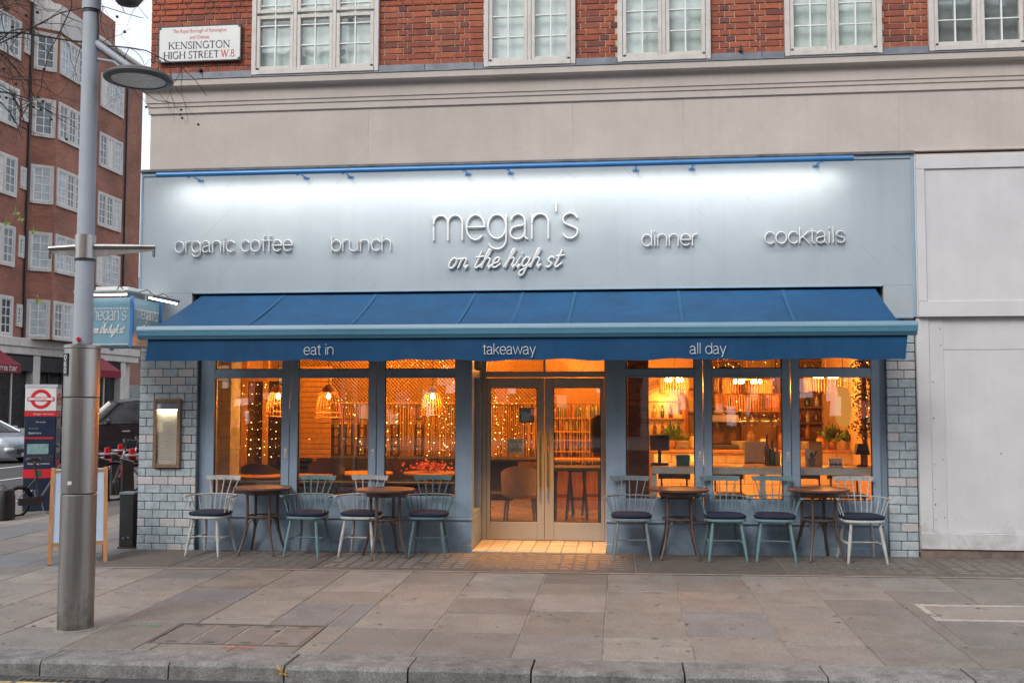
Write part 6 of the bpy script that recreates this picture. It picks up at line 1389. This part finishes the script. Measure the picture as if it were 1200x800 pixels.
ct_ = thing('bar_counter', ((a+b)/2, 4.5, 0), 'lit bar counter in front of the bottle shelves, seen through the right door', 'counter'); zc = IT(675, 537, 4.5).z; MB().box(a-.1, b+.1, 4.3, 4.8, zc-.05, zc, .006).build('counter_top', m_ywood, ct_); MB().box(a-.05, b+.05, 4.42, 4.75, .022, zc-.05).build('front', m_iwood, ct_)
lamp((a+.5, 4.9, 2.3), 34, .08); lamp((b-.4, 3.6, 2.5), 40, .08); lamp((a-.3, 3.75, 2.5), 30, .08)  # bare point lights added to brighten the bar behind the door, no fixtures
def stool(px, Y, label, z=.78, mat=m_darkup, back=False):
    x = IT(px, 540, Y).x; t = thing('bar_stool', (x, Y, .022), label, 'stool', 'dark bar stools inside the door')
    MB().lathe([(0, z-.05), (.17, z-.05), (.185, z-.02), (.17, z+.01), (0, z+.015)], 20, cap=False).build('seat', mat, t, True, False)
    for k in range(4): q = PI/4+k*PI/2; MB().tube([(math.cos(q)*.13, math.sin(q)*.13, z-.05), (math.cos(q)*.21, math.sin(q)*.21, 0)], .016, 7).build('leg', m_black, t, True, False)
    MB().tube([(math.cos(PI/4+k*PI/2)*.185, math.sin(PI/4+k*PI/2)*.185, .28) for k in range(5)], .009, 6).build('foot_rail', m_black, t, True, False)
stool(660, 3.6, 'dark bar stool at the left of the right door pane'); stool(676, 3.2, 'dark bar stool in the middle of the right door pane', .72); stool(694, 3.7, 'dark bar stool at the right of the right door pane')
p = IT(676, 546, 2.7); t = thing('high_table', (p.x, 2.7, .022), 'dark high table standing behind the right door pane', 'table'); h = p.z
MB().box(-.36, .36, -.3, .3, h-.07, h-.022, .006).build('table_top', m_black, t, False, False)
for sx in (-1, 1):
    for sy in (-1, 1): MB().box(sx*.32-.025, sx*.32+.025, sy*.26-.025, sy*.26+.025, 0, h-.07, .004).build('leg', m_black, t, False, False)
p = IT(600, 536, 2.9); t = thing('service_table', (p.x, 2.9, .022), 'dark square table behind the bucket chair in the left door pane', 'table'); h = p.z
MB().box(-.45, .45, -.3, .3, h-.06, h-.022, .006).build('table_top', m_darkup, t, False, False)
for sx in (-1, 1):
    for sy in (-1, 1): MB().tube([(sx*.4, sy*.25, h-.06), (sx*.4, sy*.25, 0)], .02, 7).build('leg', m_black, t, False, False)
a, b = IT(578, 608.5, 1.3), IT(594, 597, 1.3); bx_ = thing('green_box', ((a.x+b.x)/2, 1.4, .022), 'bright green box on the floor inside the left door', 'box'); hw = (b.x-a.x)/2; MB().box(-hw, hw, -.08, .08, 0, .13, .004).build('carton', M('lime_green', (.16, .33, .02), .5, var=.1), bx_, False, False); MB().box(-hw-.008, hw+.008, -.088, .088, .13, .16, .004).build('lid', m_black, bx_, False, False)
# hanging dark coat on the edge of the right door
p = IT(701, 488, 1.25); ct = thing('hanging_coat', p, 'dark coat hanging at the right edge of the door glass', 'coat'); vs = []; n = 16; pr = [(.03, .02), (.09, -.02), (.10, -.15), (.085, -.30), (.10, -.44), (.0, -.45)]
MB().lathe(pr, n, p, 1, .5, False).build('coat_body', m_darkup, ct, True); MB().tube([(p.x, p.y, p.z+.02), (p.x, p.y, p.z+.08), (p.x+.03, p.y, p.z+.10)], .006, 6).build('hanger', m_steel, ct)
# right side: brick column, arch niche, window counter, service counter, chandeliers
a, b = IT(736, 500, .75), IT(760.5, 500, .75); bc = thing('brick_column', ((a.x+b.x)/2, .9, 0), 'dark red brick column just inside the window right of the door', 'column'); MB().box(a.x, b.x, .77, 1.1, 0, IZ1).build('core', m_gmort, bc)
m_ibrick = M('inner_brick', (.22, .07, .045), .8, var=.25, scale=14, bump=.4, ramp=[(.24, .075, .045), (.15, .05, .04), (.28, .10, .06), (.19, .06, .04)]); z = .03; r = 0
while z < 2.4:
    x = a.x-(.1 if r % 2 else 0)
    while x < b.x-.01:
        l, q = max(x, a.x), min(x+.2, b.x)
        if q-l > .03: MB().box(l+.004, q-.004, .755, .775, z, z+.062, .003).build('brick', m_ibrick, bc)
        x += .2
    z += .07; r += 1
wc = thing('window_counter', (1.5, .5, 0), 'high wooden counter with a white edge along the right windows', 'counter'); zc = .945
x0 = IT(763, 545, .6).x
MB().box(x0, 2.85, .30, .72, zc-.025, zc+.012, .004).build('counter_top', m_ywood, wc); MB().box(x0+.002, 2.85, .275, .298, zc-.07, zc+.006, .003).build('white_edge', m_wwood, wc)
for px in (766.5, 894, 1030):
    x = IT(px, 560, .3).x; MB().box(x-.03, x+.03, .31, .37, .022, zc-.075, .004).build('leg', m_wwood, wc)
def bstool(px, label, w=.36):
    p = IT(px, 553, .95); t = thing('leather_stool', (p.x, .95, .022), label, 'stool', 'leather backed stools at the window counter'); top = IT(px, 545, .95).z; bot_ = IT(px, 561, .95).z
    n = 10; vs = []
    for i in range(n+1):
        u = -1+2*i/n
        for dy in (0, .03):
            for z in (bot_, top): vs.append((u*w/2, .05-.08*u*u+dy, z-.022))
    fs = []
    for i in range(n): q, r = i*4, i*4+4; fs += [(q, r, r+1, q+1), (q+2, q+3, r+3, r+2), (q+1, r+1, r+3, q+3), (q, q+2, r+2, r)]
    MB().add(vs, fs+[(0, 1, 3, 2), (n*4, n*4+2, n*4+3, n*4+1)]).build('backrest', m_leather, t, True, False); zs_ = IT(px, 577, .8).z-.022; MB().box(-.18, .18, -.36, 0, zs_-.05, zs_, .02).build('seat', m_leather, t, False, False)
    for sx in (-1, 1): MB().tube([(sx*.15, .03, top-.1), (sx*.15, .0, zs_), (sx*.18, .02, 0)], .012, 6).build('leg', m_black, t, True, False); MB().tube([(sx*.15, -.33, zs_-.04), (sx*.18, -.36, 0)], .012, 6).build('leg', m_black, t, True, False)
bstool(790, 'brown leather backed stool in the window right of the door', .38); bstool(853, 'brown leather backed stool in the middle right window', .36); bstool(945, 'brown leather backed stool at the left of the last window', .30); bstool(989, 'brown leather backed stool at the right of the last window', .40)
SC = 2.4; sx0_, sx1_ = IT(766, 560, SC).x, IT(1012, 560, SC).x; sv = thing('service_counter', ((sx0_+sx1_)/2, SC, 0), 'cream tiled service counter glowing behind the right windows', 'counter'); zc2 = 1.05
MB().box(sx0_, sx1_, SC+.02, SC+.6, .022, zc2-.04).build('core', m_gmort, sv); MB().box(sx0_-.05, sx1_+.05, SC-.05, SC+.65, zc2-.039, zc2, .004).build('counter_top', m_iwood, sv)
z = .03; r = 0
while z < zc2-.15:
    x = sx0_-(.12 if r % 2 else 0)
    while x < sx1_-.02:
        l, q = max(x, sx0_), min(x+.24, sx1_)
        if q-l > .03: MB().box(l+.003, q-.003, SC+.002, SC+.02, z, z+.135, .003).build('tile', m_amber_tile, sv)
        x += .24
    z += .141; r += 1
lamp((1.0, 1.65, .90), 9, .04); lamp((2.2, 1.65, .90), 9, .04); lamp((.5, 1.6, .90), 6, .04)
# counter glow comes from bare point lights in front; the brass strip is unlit
ul = thing('counter_brass_strip', (1.4, 1.66, .95), 'brass strip lamp under the lip of the tiled counter', 'light'); MB().box(.4, 2.5, 2.33, 2.36, .975, .995, .002).build('strip', m_brass2, ul)
# arch niche on the back wall
AYY = 4.6; pc = IT(777, 490, AYY); ar_ = thing('arched_niche', (pc.x, AYY, 0), 'arched amber niche with bottles on the wall behind the first right window', 'niche'); r = .34; z0 = IT(777, 512, AYY).z; zc_ = z0+.45
pts = [(pc.x-r, z0)]+[(pc.x+r*math.cos(a), zc_+r*math.sin(a)) for a in [PI-PI*i/16 for i in range(17)]]+[(pc.x+r, z0)]
MB().ribbon(pts, .09, AYY-.06, AYY).build('arch_frame', m_iwood, ar_); MB().prism(pts, 1, AYY-.004, AYY+.02).build('niche_back', m_amber_tile, ar_)
for k in range(3): MB().box(pc.x-r+.04, pc.x+r-.04, AYY-.09, AYY-.005, z0+.02+k*.26, z0+.04+k*.26).build('shelf', m_iwood, ar_)
MB().box(IT(742, 500, AYY).x, IX1, AYY+.03, AYY+.1, .022, IZ1).build('partition', m_iwall); struct(bpy.data.objects['partition']); bpy.data.objects['partition'].name = 'wall_partition'
for i in range(9):
    o = link('bottle', random.choice(bm_), None, (pc.x-.25+(i % 5)*.12, AYY-.05, z0+.042+(i//5)*.26)); o.scale = (.8, .8, .7); tag(o, 'bottle standing in the arched niche', 'bottle', 'bottles in the niche')
lamp((pc.x, AYY-.35, zc_+.1), 7, .03)  # bare point light in front of the niche, no lamp built
# strand chandeliers
def drum(px, py, Y, r, h, label, tiers=1, watt=22):
    p = IT(px, py, Y); t = thing('chandelier', p, label, 'chandelier', 'strand chandeliers'); z = p.z
    for k in range(tiers):
        rr = r*(1+.28*k); zz = z-k*h*.9; s_ = MB(); n = int(rr*170)
        for i in range(n): a = 2*PI*i/n; s_.tube([(p.x+rr*math.cos(a), p.y+rr*math.sin(a), zz), (p.x+rr*.97*math.cos(a), p.y+rr*.97*math.sin(a), zz-h*random.uniform(.85, 1))], .0048, 4, cap=False)
        stuff(s_.build('strands', m_cage, t)); MB().tube([(p.x+rr*math.cos(2*PI*i/28), p.y+rr*math.sin(2*PI*i/28), zz) for i in range(29)], .010, 6, cap=False).build('ring', m_brass2, t, True)
    for i in range(6): a = 2*PI*i/6; q = V((p.x+r*.5*math.cos(a), p.y+r*.5*math.sin(a), z-.03)); MB().lathe([(0, -.035), (.02, -.02), (.022, 0), (.01, .03)], 8, q, cap=False).build('bulb', m_bulb, t, True)
    MB().tube([(p.x, p.y, z), (p.x, p.y, IZ1)], .006, 5).tube([(p.x-r, p.y, z), (p.x+r, p.y, z)], .006, 5).tube([(p.x, p.y-r, z), (p.x, p.y+r, z)], .006, 5).build('stem', m_brass2, t); lamp((p.x, p.y, z-.12), watt, .06)
drum(790, 442, 1.7, .19, .22, 'small strand chandelier in the window right of the door'); drum(876, 444, 2.0, .32, .22, 'large two tier strand chandelier in the middle right window', 2, 34); drum(968, 438, 2.1, .28, .25, 'strand chandelier at the left of the last window', 1, 24)
# egg lantern
p = IT(988, 478, 1.5); t = thing('paper_lantern', p, 'glowing amber egg shaped lantern in the last window', 'lantern'); MB().lathe([(.02, .26), (.07, .24), (.095, .1), (.10, -.05), (.085, -.16), (.05, -.22), (.0, -.235)], 20, p, cap=False).build('shade', EM('lantern_paper', (1, .40, .07), .42, False), t, True); MB().tube([(p.x, p.y, p.z+.26), (p.x, p.y, IZ1)], .004, 5).build('cord', m_black, t)
# ivy column with fairy lights at the end of the last window
p = IT(1013, 500, .55); iv = thing('ivy_column', (p.x, .55, .9), 'column of ivy strung with fairy lights at the right end of the last window', 'plant'); mb = MB()
for i in range(1500):
    z = random.uniform(1.28, 2.6); a = random.uniform(0, 2*PI); rr = abs(random.gauss(.06, .035)); q = V((p.x+rr*math.cos(a)*1.2, .55+rr*math.sin(a), z)); u = V((random.gauss(0, 1), random.gauss(0, 1), random.gauss(0, 1))).normalized(); w = u.orthogonal().normalized(); s_ = random.uniform(.01, .022); mb.add([q-u*s_, q+w*s_*.7, q+u*s_, q-w*s_*.7], [(0, 1, 2, 3)])
stuff(mb.build('ivy_leaves', M('ivy', (.07, .075, .018), .6, var=.4, scale=20), iv)); MB().tube([(p.x, .55, .95), (p.x, .55, 2.6)], .03, 8).build('stem', m_iwood, iv)
fairy('fairy_light_string', 'warm fairy lights wound round the ivy column', [((p.x-.05, .47, 2.5), (p.x+.05, .47, 1.9)), ((p.x+.05, .46, 2.1), (p.x-.04, .47, 1.3)), ((p.x, .46, 2.4), (p.x+.08, .48, 1.4))], .5, .005)
# things on the window counter
def item(name, label, cat, px, Y=.5, z=.957): p = IT(px, 540, Y); return thing(name, (p.x, Y, z), label, cat)
t = item('card_till', 'dark till on a stand at the left end of the window counter', 'till', 773); MB().box(-.10, .10, -.06, .06, 0, .03, .004).build('base', m_tn, t, False, False); MB().tube([(0, 0, .03), (0, .02, .18)], .02, 8).build('stand', m_tn, t, True, False); MB().box(-.11, .11, -.012, .012, -.08, .10, .006, Matrix.Translation((0, -.02, .25)) @ Matrix.Rotation(-.3, 4, 'X')).build('screen', m_tn, t, False, False)
t = item('storage_box', 'teal storage box on the window counter right of the till', 'box', 800); MB().box(-.075, .075, -.06, .06, 0, .10, .004).build('carton', M('teal_box', (.05, .15, .19), .5, var=.1), t, False, False); MB().box(-.08, .08, -.065, .065, .10, .125, .004).build('lid', M('teal_lid', (.06, .18, .22), .5, var=.1), t, False, False)
t = item('espresso_machine', 'dark espresso machine behind the middle right window', 'coffee machine', 848, 2.6, 1.05); MB().box(-.20, .20, -.15, .15, .0, .06, .01).build('base', m_darkup, t, False, False); MB().box(-.18, .18, .02, .15, .06, .36, .01).build('back_body', m_leather, t, False, False); MB().box(-.20, .20, -.14, .16, .36, .46, .015).build('head', m_steel, t, False, False)
for sx in (-1, 1): MB().tube([(sx*.09, -.09, .36), (sx*.09, -.09, .29)], .028, 10).tube([(sx*.09, -.09, .30), (sx*.09, -.24, .29)], .012, 7).build('group_handle', m_black, t, True, False)
t = item('menu_board', 'pale cream panel standing on the counter in the middle right window', 'panel', 885, .85, .957); MB().box(-.125, .125, -.008, .008, .02, .265, .003).build('panel', M('cream_panel', (.62, .60, .48), .6, var=.06), t, False, False); MB().box(-.13, .13, -.03, .03, 0, .02, .003).build('foot', m_iwood, t, False, False)
for i, (px, h) in enumerate(((899, .34), (905, .28), (911, .24))):
    t = item('glass_vase', ['tall dark bottle vase left of three in the middle right window', 'amber bottle vase in the middle of three in the middle right window', 'short bottle vase right of three in the middle right window'][i], 'vase', px, .6); MB().lathe([(.03, 0), (.034, .01), (.034, h*.55), (.012, h*.75), (.012, h), (.015, h+.004)], 14).build('glass', m_bl[i], t, True, False); MB().tube([(0, 0, h), (.01, 0, h+.03)], .011, 8).build('stopper', m_iwood, t, True, False)
t = item('picture_frame', 'small lit wooden picture frame on the counter in the last window', 'picture frame', 956, .62); MB().box(-.075, .075, -.008, .008, 0, .018).box(-.075, .075, -.008, .008, .262, .28).box(-.075, -.057, -.008, .008, .018, .262).box(.057, .075, -.008, .008, .018, .262).build('frame', m_ywood, t, False, False); MB().box(-.057, .057, -.003, .003, .018, .262).build('picture', M('picture', (.55, .33, .12), .6, var=.2, scale=6), t, False, False)
t = item('potted_cactus', 'grey pot with a small cactus on the counter in the last window', 'plant', 951, .45); MB().lathe([(.03, 0), (.045, .09), (.048, .095), (.042, .095)], 16).build('pot', M('grey_pot', (.16, .17, .17), .7, var=.1), t, True, False)
m_cac = M('cactus', (.05, .10, .05), .7, var=.2); MB().lathe([(.012, .09), (.018, .12), (.018, .15), (0, .165)], 10).tube(spline([(0, 0, .1), (.03, 0, .13), (.055, 0, .18)], 4), [.012]*8+[.004], 7).build('cactus', m_cac, t, True, False)
t = item('postcard_stand', 'white card with small pictures on the counter in the last window', 'card', 979, .45); MB().box(-.075, .075, -.003, .003, .0, .095).build('card', m_white_letter, t, False, False)
for i in range(3): MB().box(-.062+i*.045, -.024+i*.045, -.0048, -.0035, .015, .04).build('picture_print', M('card_print_%d' % i, ((.25, .03, .08), (.12, .02, .05), (.06, .12, .05))[i], .6, var=.1), t, False, False)
t = item('white_leaflet', 'white leaflet leaning on the counter beside the cactus', 'leaflet', 948, .55); MB().box(-.04, .04, -.002, .002, 0, .19, 0, Matrix.Rotation(-.12, 4, 'X')).build('sheet', m_white_letter, t, False, False); MB().box(-.025, .025, -.02, .02, 0, .008).build('clip', m_steel, t, False, False)
t = item('dark_lamp', 'dark boxy counter lamp at the right end of the last window', 'lamp', 1010, .5); MB().lathe([(.06, 0), (.06, .02), (.015, .03), (.015, .14)], 14).build('stem', m_darkup, t, True, False); MB().prism([(-.08, .14), (.08, .14), (.055, .26), (-.055, .26)], 1, -.06, .06).build('lamp_shade', m_darkup, t, False, False)
# foliage on the service counter
for i, (px, lab) in enumerate(((787, 'leafy plant on the tiled counter behind the first right window'), (975, 'leafy plant on the tiled counter behind the last window'), (1000, 'second leafy plant on the tiled counter by the ivy column'))):
    p = IT(px, 520, 2.55); t = thing('potted_plant', (p.x, 2.55, 1.05), lab, 'plant', None); MB().lathe([(.05, 0), (.07, .11), (.06, .11)], 14).build('pot', m_iwood, t, True, False); mb = MB()
    for k in range(160):
        a = random.uniform(0, 2*PI); el = random.uniform(.2, 1.4); ln = random.uniform(.1, .24); d_ = V((math.cos(a)*math.cos(el), math.sin(a)*math.cos(el), math.sin(el))); q = V((0, 0, .1))+d_*ln*random.uniform(.3, 1); w = d_.orthogonal().normalized()*.018; mb.add([q, q+d_*.03+w, q+d_*.07, q+d_*.03-w], [(0, 1, 2, 3)])
    stuff(mb.build('leaves', M('house_leaf', (.05, .12, .025), .6, var=.3, scale=20), t, False, False))
# ceiling downlights added to light the room, none of them in view
for i, (x, y) in enumerate(((-4.2, 2.2), (-2.6, 2.4), (-1.2, 2.0), (.4, 2.6), (1.8, 3.2), (-.9, 4.2))):
    t = thing('added_downlight', (x, y, IZ1), ['ceiling downlight over the leftmost window tables', 'ceiling downlight over the third window tables', 'ceiling downlight just inside the door', 'ceiling downlight over the tiled counter', 'ceiling downlight behind the last window', 'ceiling downlight over the bar'][i], 'light', 'ceiling downlights')
    MB().lathe([(.03, -.02), (.055, -.02), (.055, 0), (.03, 0)], 14).build('rim', m_brass2, t, True, False); MB().lathe([(0, -.008), (.03, -.008)], 12, cap=False).build('lens', m_bulb, t, False, False); lamp((x, y, IZ1-.06), 40 if i == 2 else 14, .04)

# lights strung in front of the glazed screen and across the ceiling
ss = []
for i in range(9): x = IT(274+i*7, 500, 1.75).x; ss.append(((x, 1.75, 1.9), (x+random.uniform(-.05, .05), 1.75, .95)))
fairy('fairy_light_curtain', 'warm fairy lights hanging before the timber glazed screen', ss, 1.75, .006)
ss = []
for i in range(10): a = IT(455+i*8, 440, 1.9); ss.append(((a.x, 1.3+.25*(i % 4), 2.28+random.uniform(-.08, .1)), (a.x+random.uniform(.1, .3), 1.6+.2*(i % 3), 2.0+random.uniform(-.1, .2))))
fairy('fairy_light_garland', 'warm fairy lights looped below the ceiling behind the third window', ss, 1.9, .007)
ss = []
for i in range(12): a = IT(828+i*9, 445, 2.2); ss.append(((a.x, 2.1, 2.2+random.uniform(-.1, .1)), (a.x+random.uniform(-.1, .35), 2.3, 1.7+random.uniform(-.25, .3))))
fairy('fairy_light_garland', 'warm fairy lights looped over the tiled counter behind the middle right window', ss, 2.2, .006)
# tall shelving with jars and bottles on the partition, hanging glass rack over the counter
m_dwood = M('dark_shelf_wood', (.12, .055, .022), .5, var=.25, scale=5, aniso=(5, 5, .5)); SHY = 4.25
for u, (pl_, pr_, lab, grp) in enumerate(((826, 872, 'tall dark shelf unit of jars left of the two behind the middle right window', 'left'), (912, 985, 'tall dark shelf unit of jars behind the last window', 'right'))):
    a, b = IT(pl_, 500, SHY).x, IT(pr_, 500, SHY).x; t = thing('shelf_unit', ((a+b)/2, SHY, .022), lab, 'shelves')
    MB().box(a, b, SHY+.24, SHY+.26, .03, 2.5).build('back_panel', m_iwood, t)
    for x in (a, b-.04): MB().box(x, x+.04, SHY, SHY+.239, .03, 2.5, .003).build('upright', m_dwood, t)
    for k in range(6):
        z = 1.12+k*.235; MB().box(a+.041, b-.041, SHY+.005, SHY+.238, z, z+.025, .002).build('shelf', m_dwood, t); x = a+.09
        while x < b-.09:
            if random.random() < .85:
                o = link('jar' if random.random() < 0 else 'bottle', random.choice(bm_), None, (x, SHY+.1+random.uniform(-.04, .05), z+.026)); q = random.uniform(.55, .72); o.scale = (q*1.5, q*1.5, q); tag(o, 'jar or bottle standing on the %s' % ('shelf unit behind the middle right window' if u == 0 else 'shelf unit behind the last window'), 'bottle', 'bottles on the %s shelf unit' % grp)
            x += random.uniform(.085, .15)
gr_ = thing('glass_rack', (1.2, 2.75, 2.1), 'brass rack of hanging wine glasses over the tiled counter', 'glass rack'); a, b = IT(838, 450, 2.75).x, IT(930, 450, 2.75).x; zr = IT(880, 482, 2.75).z
MB().tube([(a, 2.75, zr), (b, 2.75, zr)], .012, 8).tube([(a, 2.95, zr), (b, 2.95, zr)], .012, 8).build('rail', m_brass2, gr_)
for x in (a+.05, b-.05): MB().tube([(x, 2.85, zr), (x, 2.85, IZ1)], .008, 6).build('hanger', m_brass2, gr_)
wg = MB().lathe([(.03, 0), (.004, -.006), (.004, -.07), (.03, -.10), (.036, -.14), (.03, -.18)], 12, cap=False).mesh('wine_glass', GLASS('wine_glass', (.82, .8, .76), 5), True)
x = a+.05; k = 0
while x < b-.04:
    o = link('wine_glass', wg, None, (x, 2.75+.2*(k % 2), zr-.012)); tag(o, 'wine glass hanging upside down from the brass rack', 'wine glass', 'wine glasses on the rack'); x += .075; k += 1
# crockery and jars on the tiled counter
pm = MB()
for i in range(9): pm.lathe([(.05, i*.012), (.10, i*.012+.008), (.10, i*.012+.010), (.05, i*.012+.004)], 20, cap=False)
pl_me = pm.mesh('plates', M('plates', (.6, .58, .52), .3, var=.05), True)
for i, (px, lab) in enumerate(((800, 'stack of white plates on the tiled counter behind the first right window'), (866, 'stack of white plates on the tiled counter beside the espresso machine'), (945, 'stack of white plates on the tiled counter behind the last window'))):
    q = IT(px, 530, 2.55); tag(link('plate_stack', pl_me, None, (q.x, 2.55, 1.052)), lab, 'plates', 'stacks of plates')
for i, (px, w, h, c) in enumerate(((812, .09, .20, (.35, .26, .10)), (880, .12, .24, (.10, .06, .03)), (895, .10, .16, (.42, .36, .22)), (918, .14, .22, (.16, .05, .03)), (932, .08, .28, (.08, .10, .06)), (962, .12, .18, (.30, .12, .04)))):
    q = IT(px, 530, 2.5); t = thing('storage_jar', (q.x, 2.5, 1.052), ['ochre storage jar on the tiled counter behind the first right window', 'tall dark storage jar behind the cream panel', 'cream storage jar behind the bottle vases', 'wide red brown storage jar right of the bottle vases', 'tall green storage jar at the left of the last window', 'amber storage jar behind the picture frame'][i], 'jar', 'storage jars on the counter')
    MB().lathe([(w*.42, 0), (w*.5, .02), (w*.5, h*.75), (w*.36, h*.86), (w*.36, h*.9)], 16).build('jar_body', M('jar_glaze_%d' % i, c, .3, var=.2, scale=9), t, True, False); MB().lathe([(w*.4, h*.9), (w*.4, h), (w*.1, h*1.03)], 16).build('lid', m_dwood, t, True, False)
# framed pictures and a mirror on the partition and the back wall
for i, (px, py, w, h, lab) in enumerate(((806, 470, .30, .40, 'small framed print on the wall behind the first right window'), (892, 470, .36, .5, 'framed print on the wall behind the middle right window'), (1000, 480, .34, .46, 'framed print on the wall behind the ivy column'))):
    q = IT(px, py, 4.58); t = thing('framed_print', q, lab, 'picture'); MB().box(q.x-w/2, q.x+w/2, 4.585, 4.622, q.z-h/2, q.z+h/2, .006).build('frame', m_dwood, t); MB().box(q.x-w/2+.04, q.x+w/2-.04, 4.578, 4.584, q.z-h/2+.04, q.z+h/2-.04).build('print', M('print_%d' % i, ((.34, .22, .12), (.22, .10, .06), (.12, .14, .08))[i], .4, var=.5, scale=7), t)
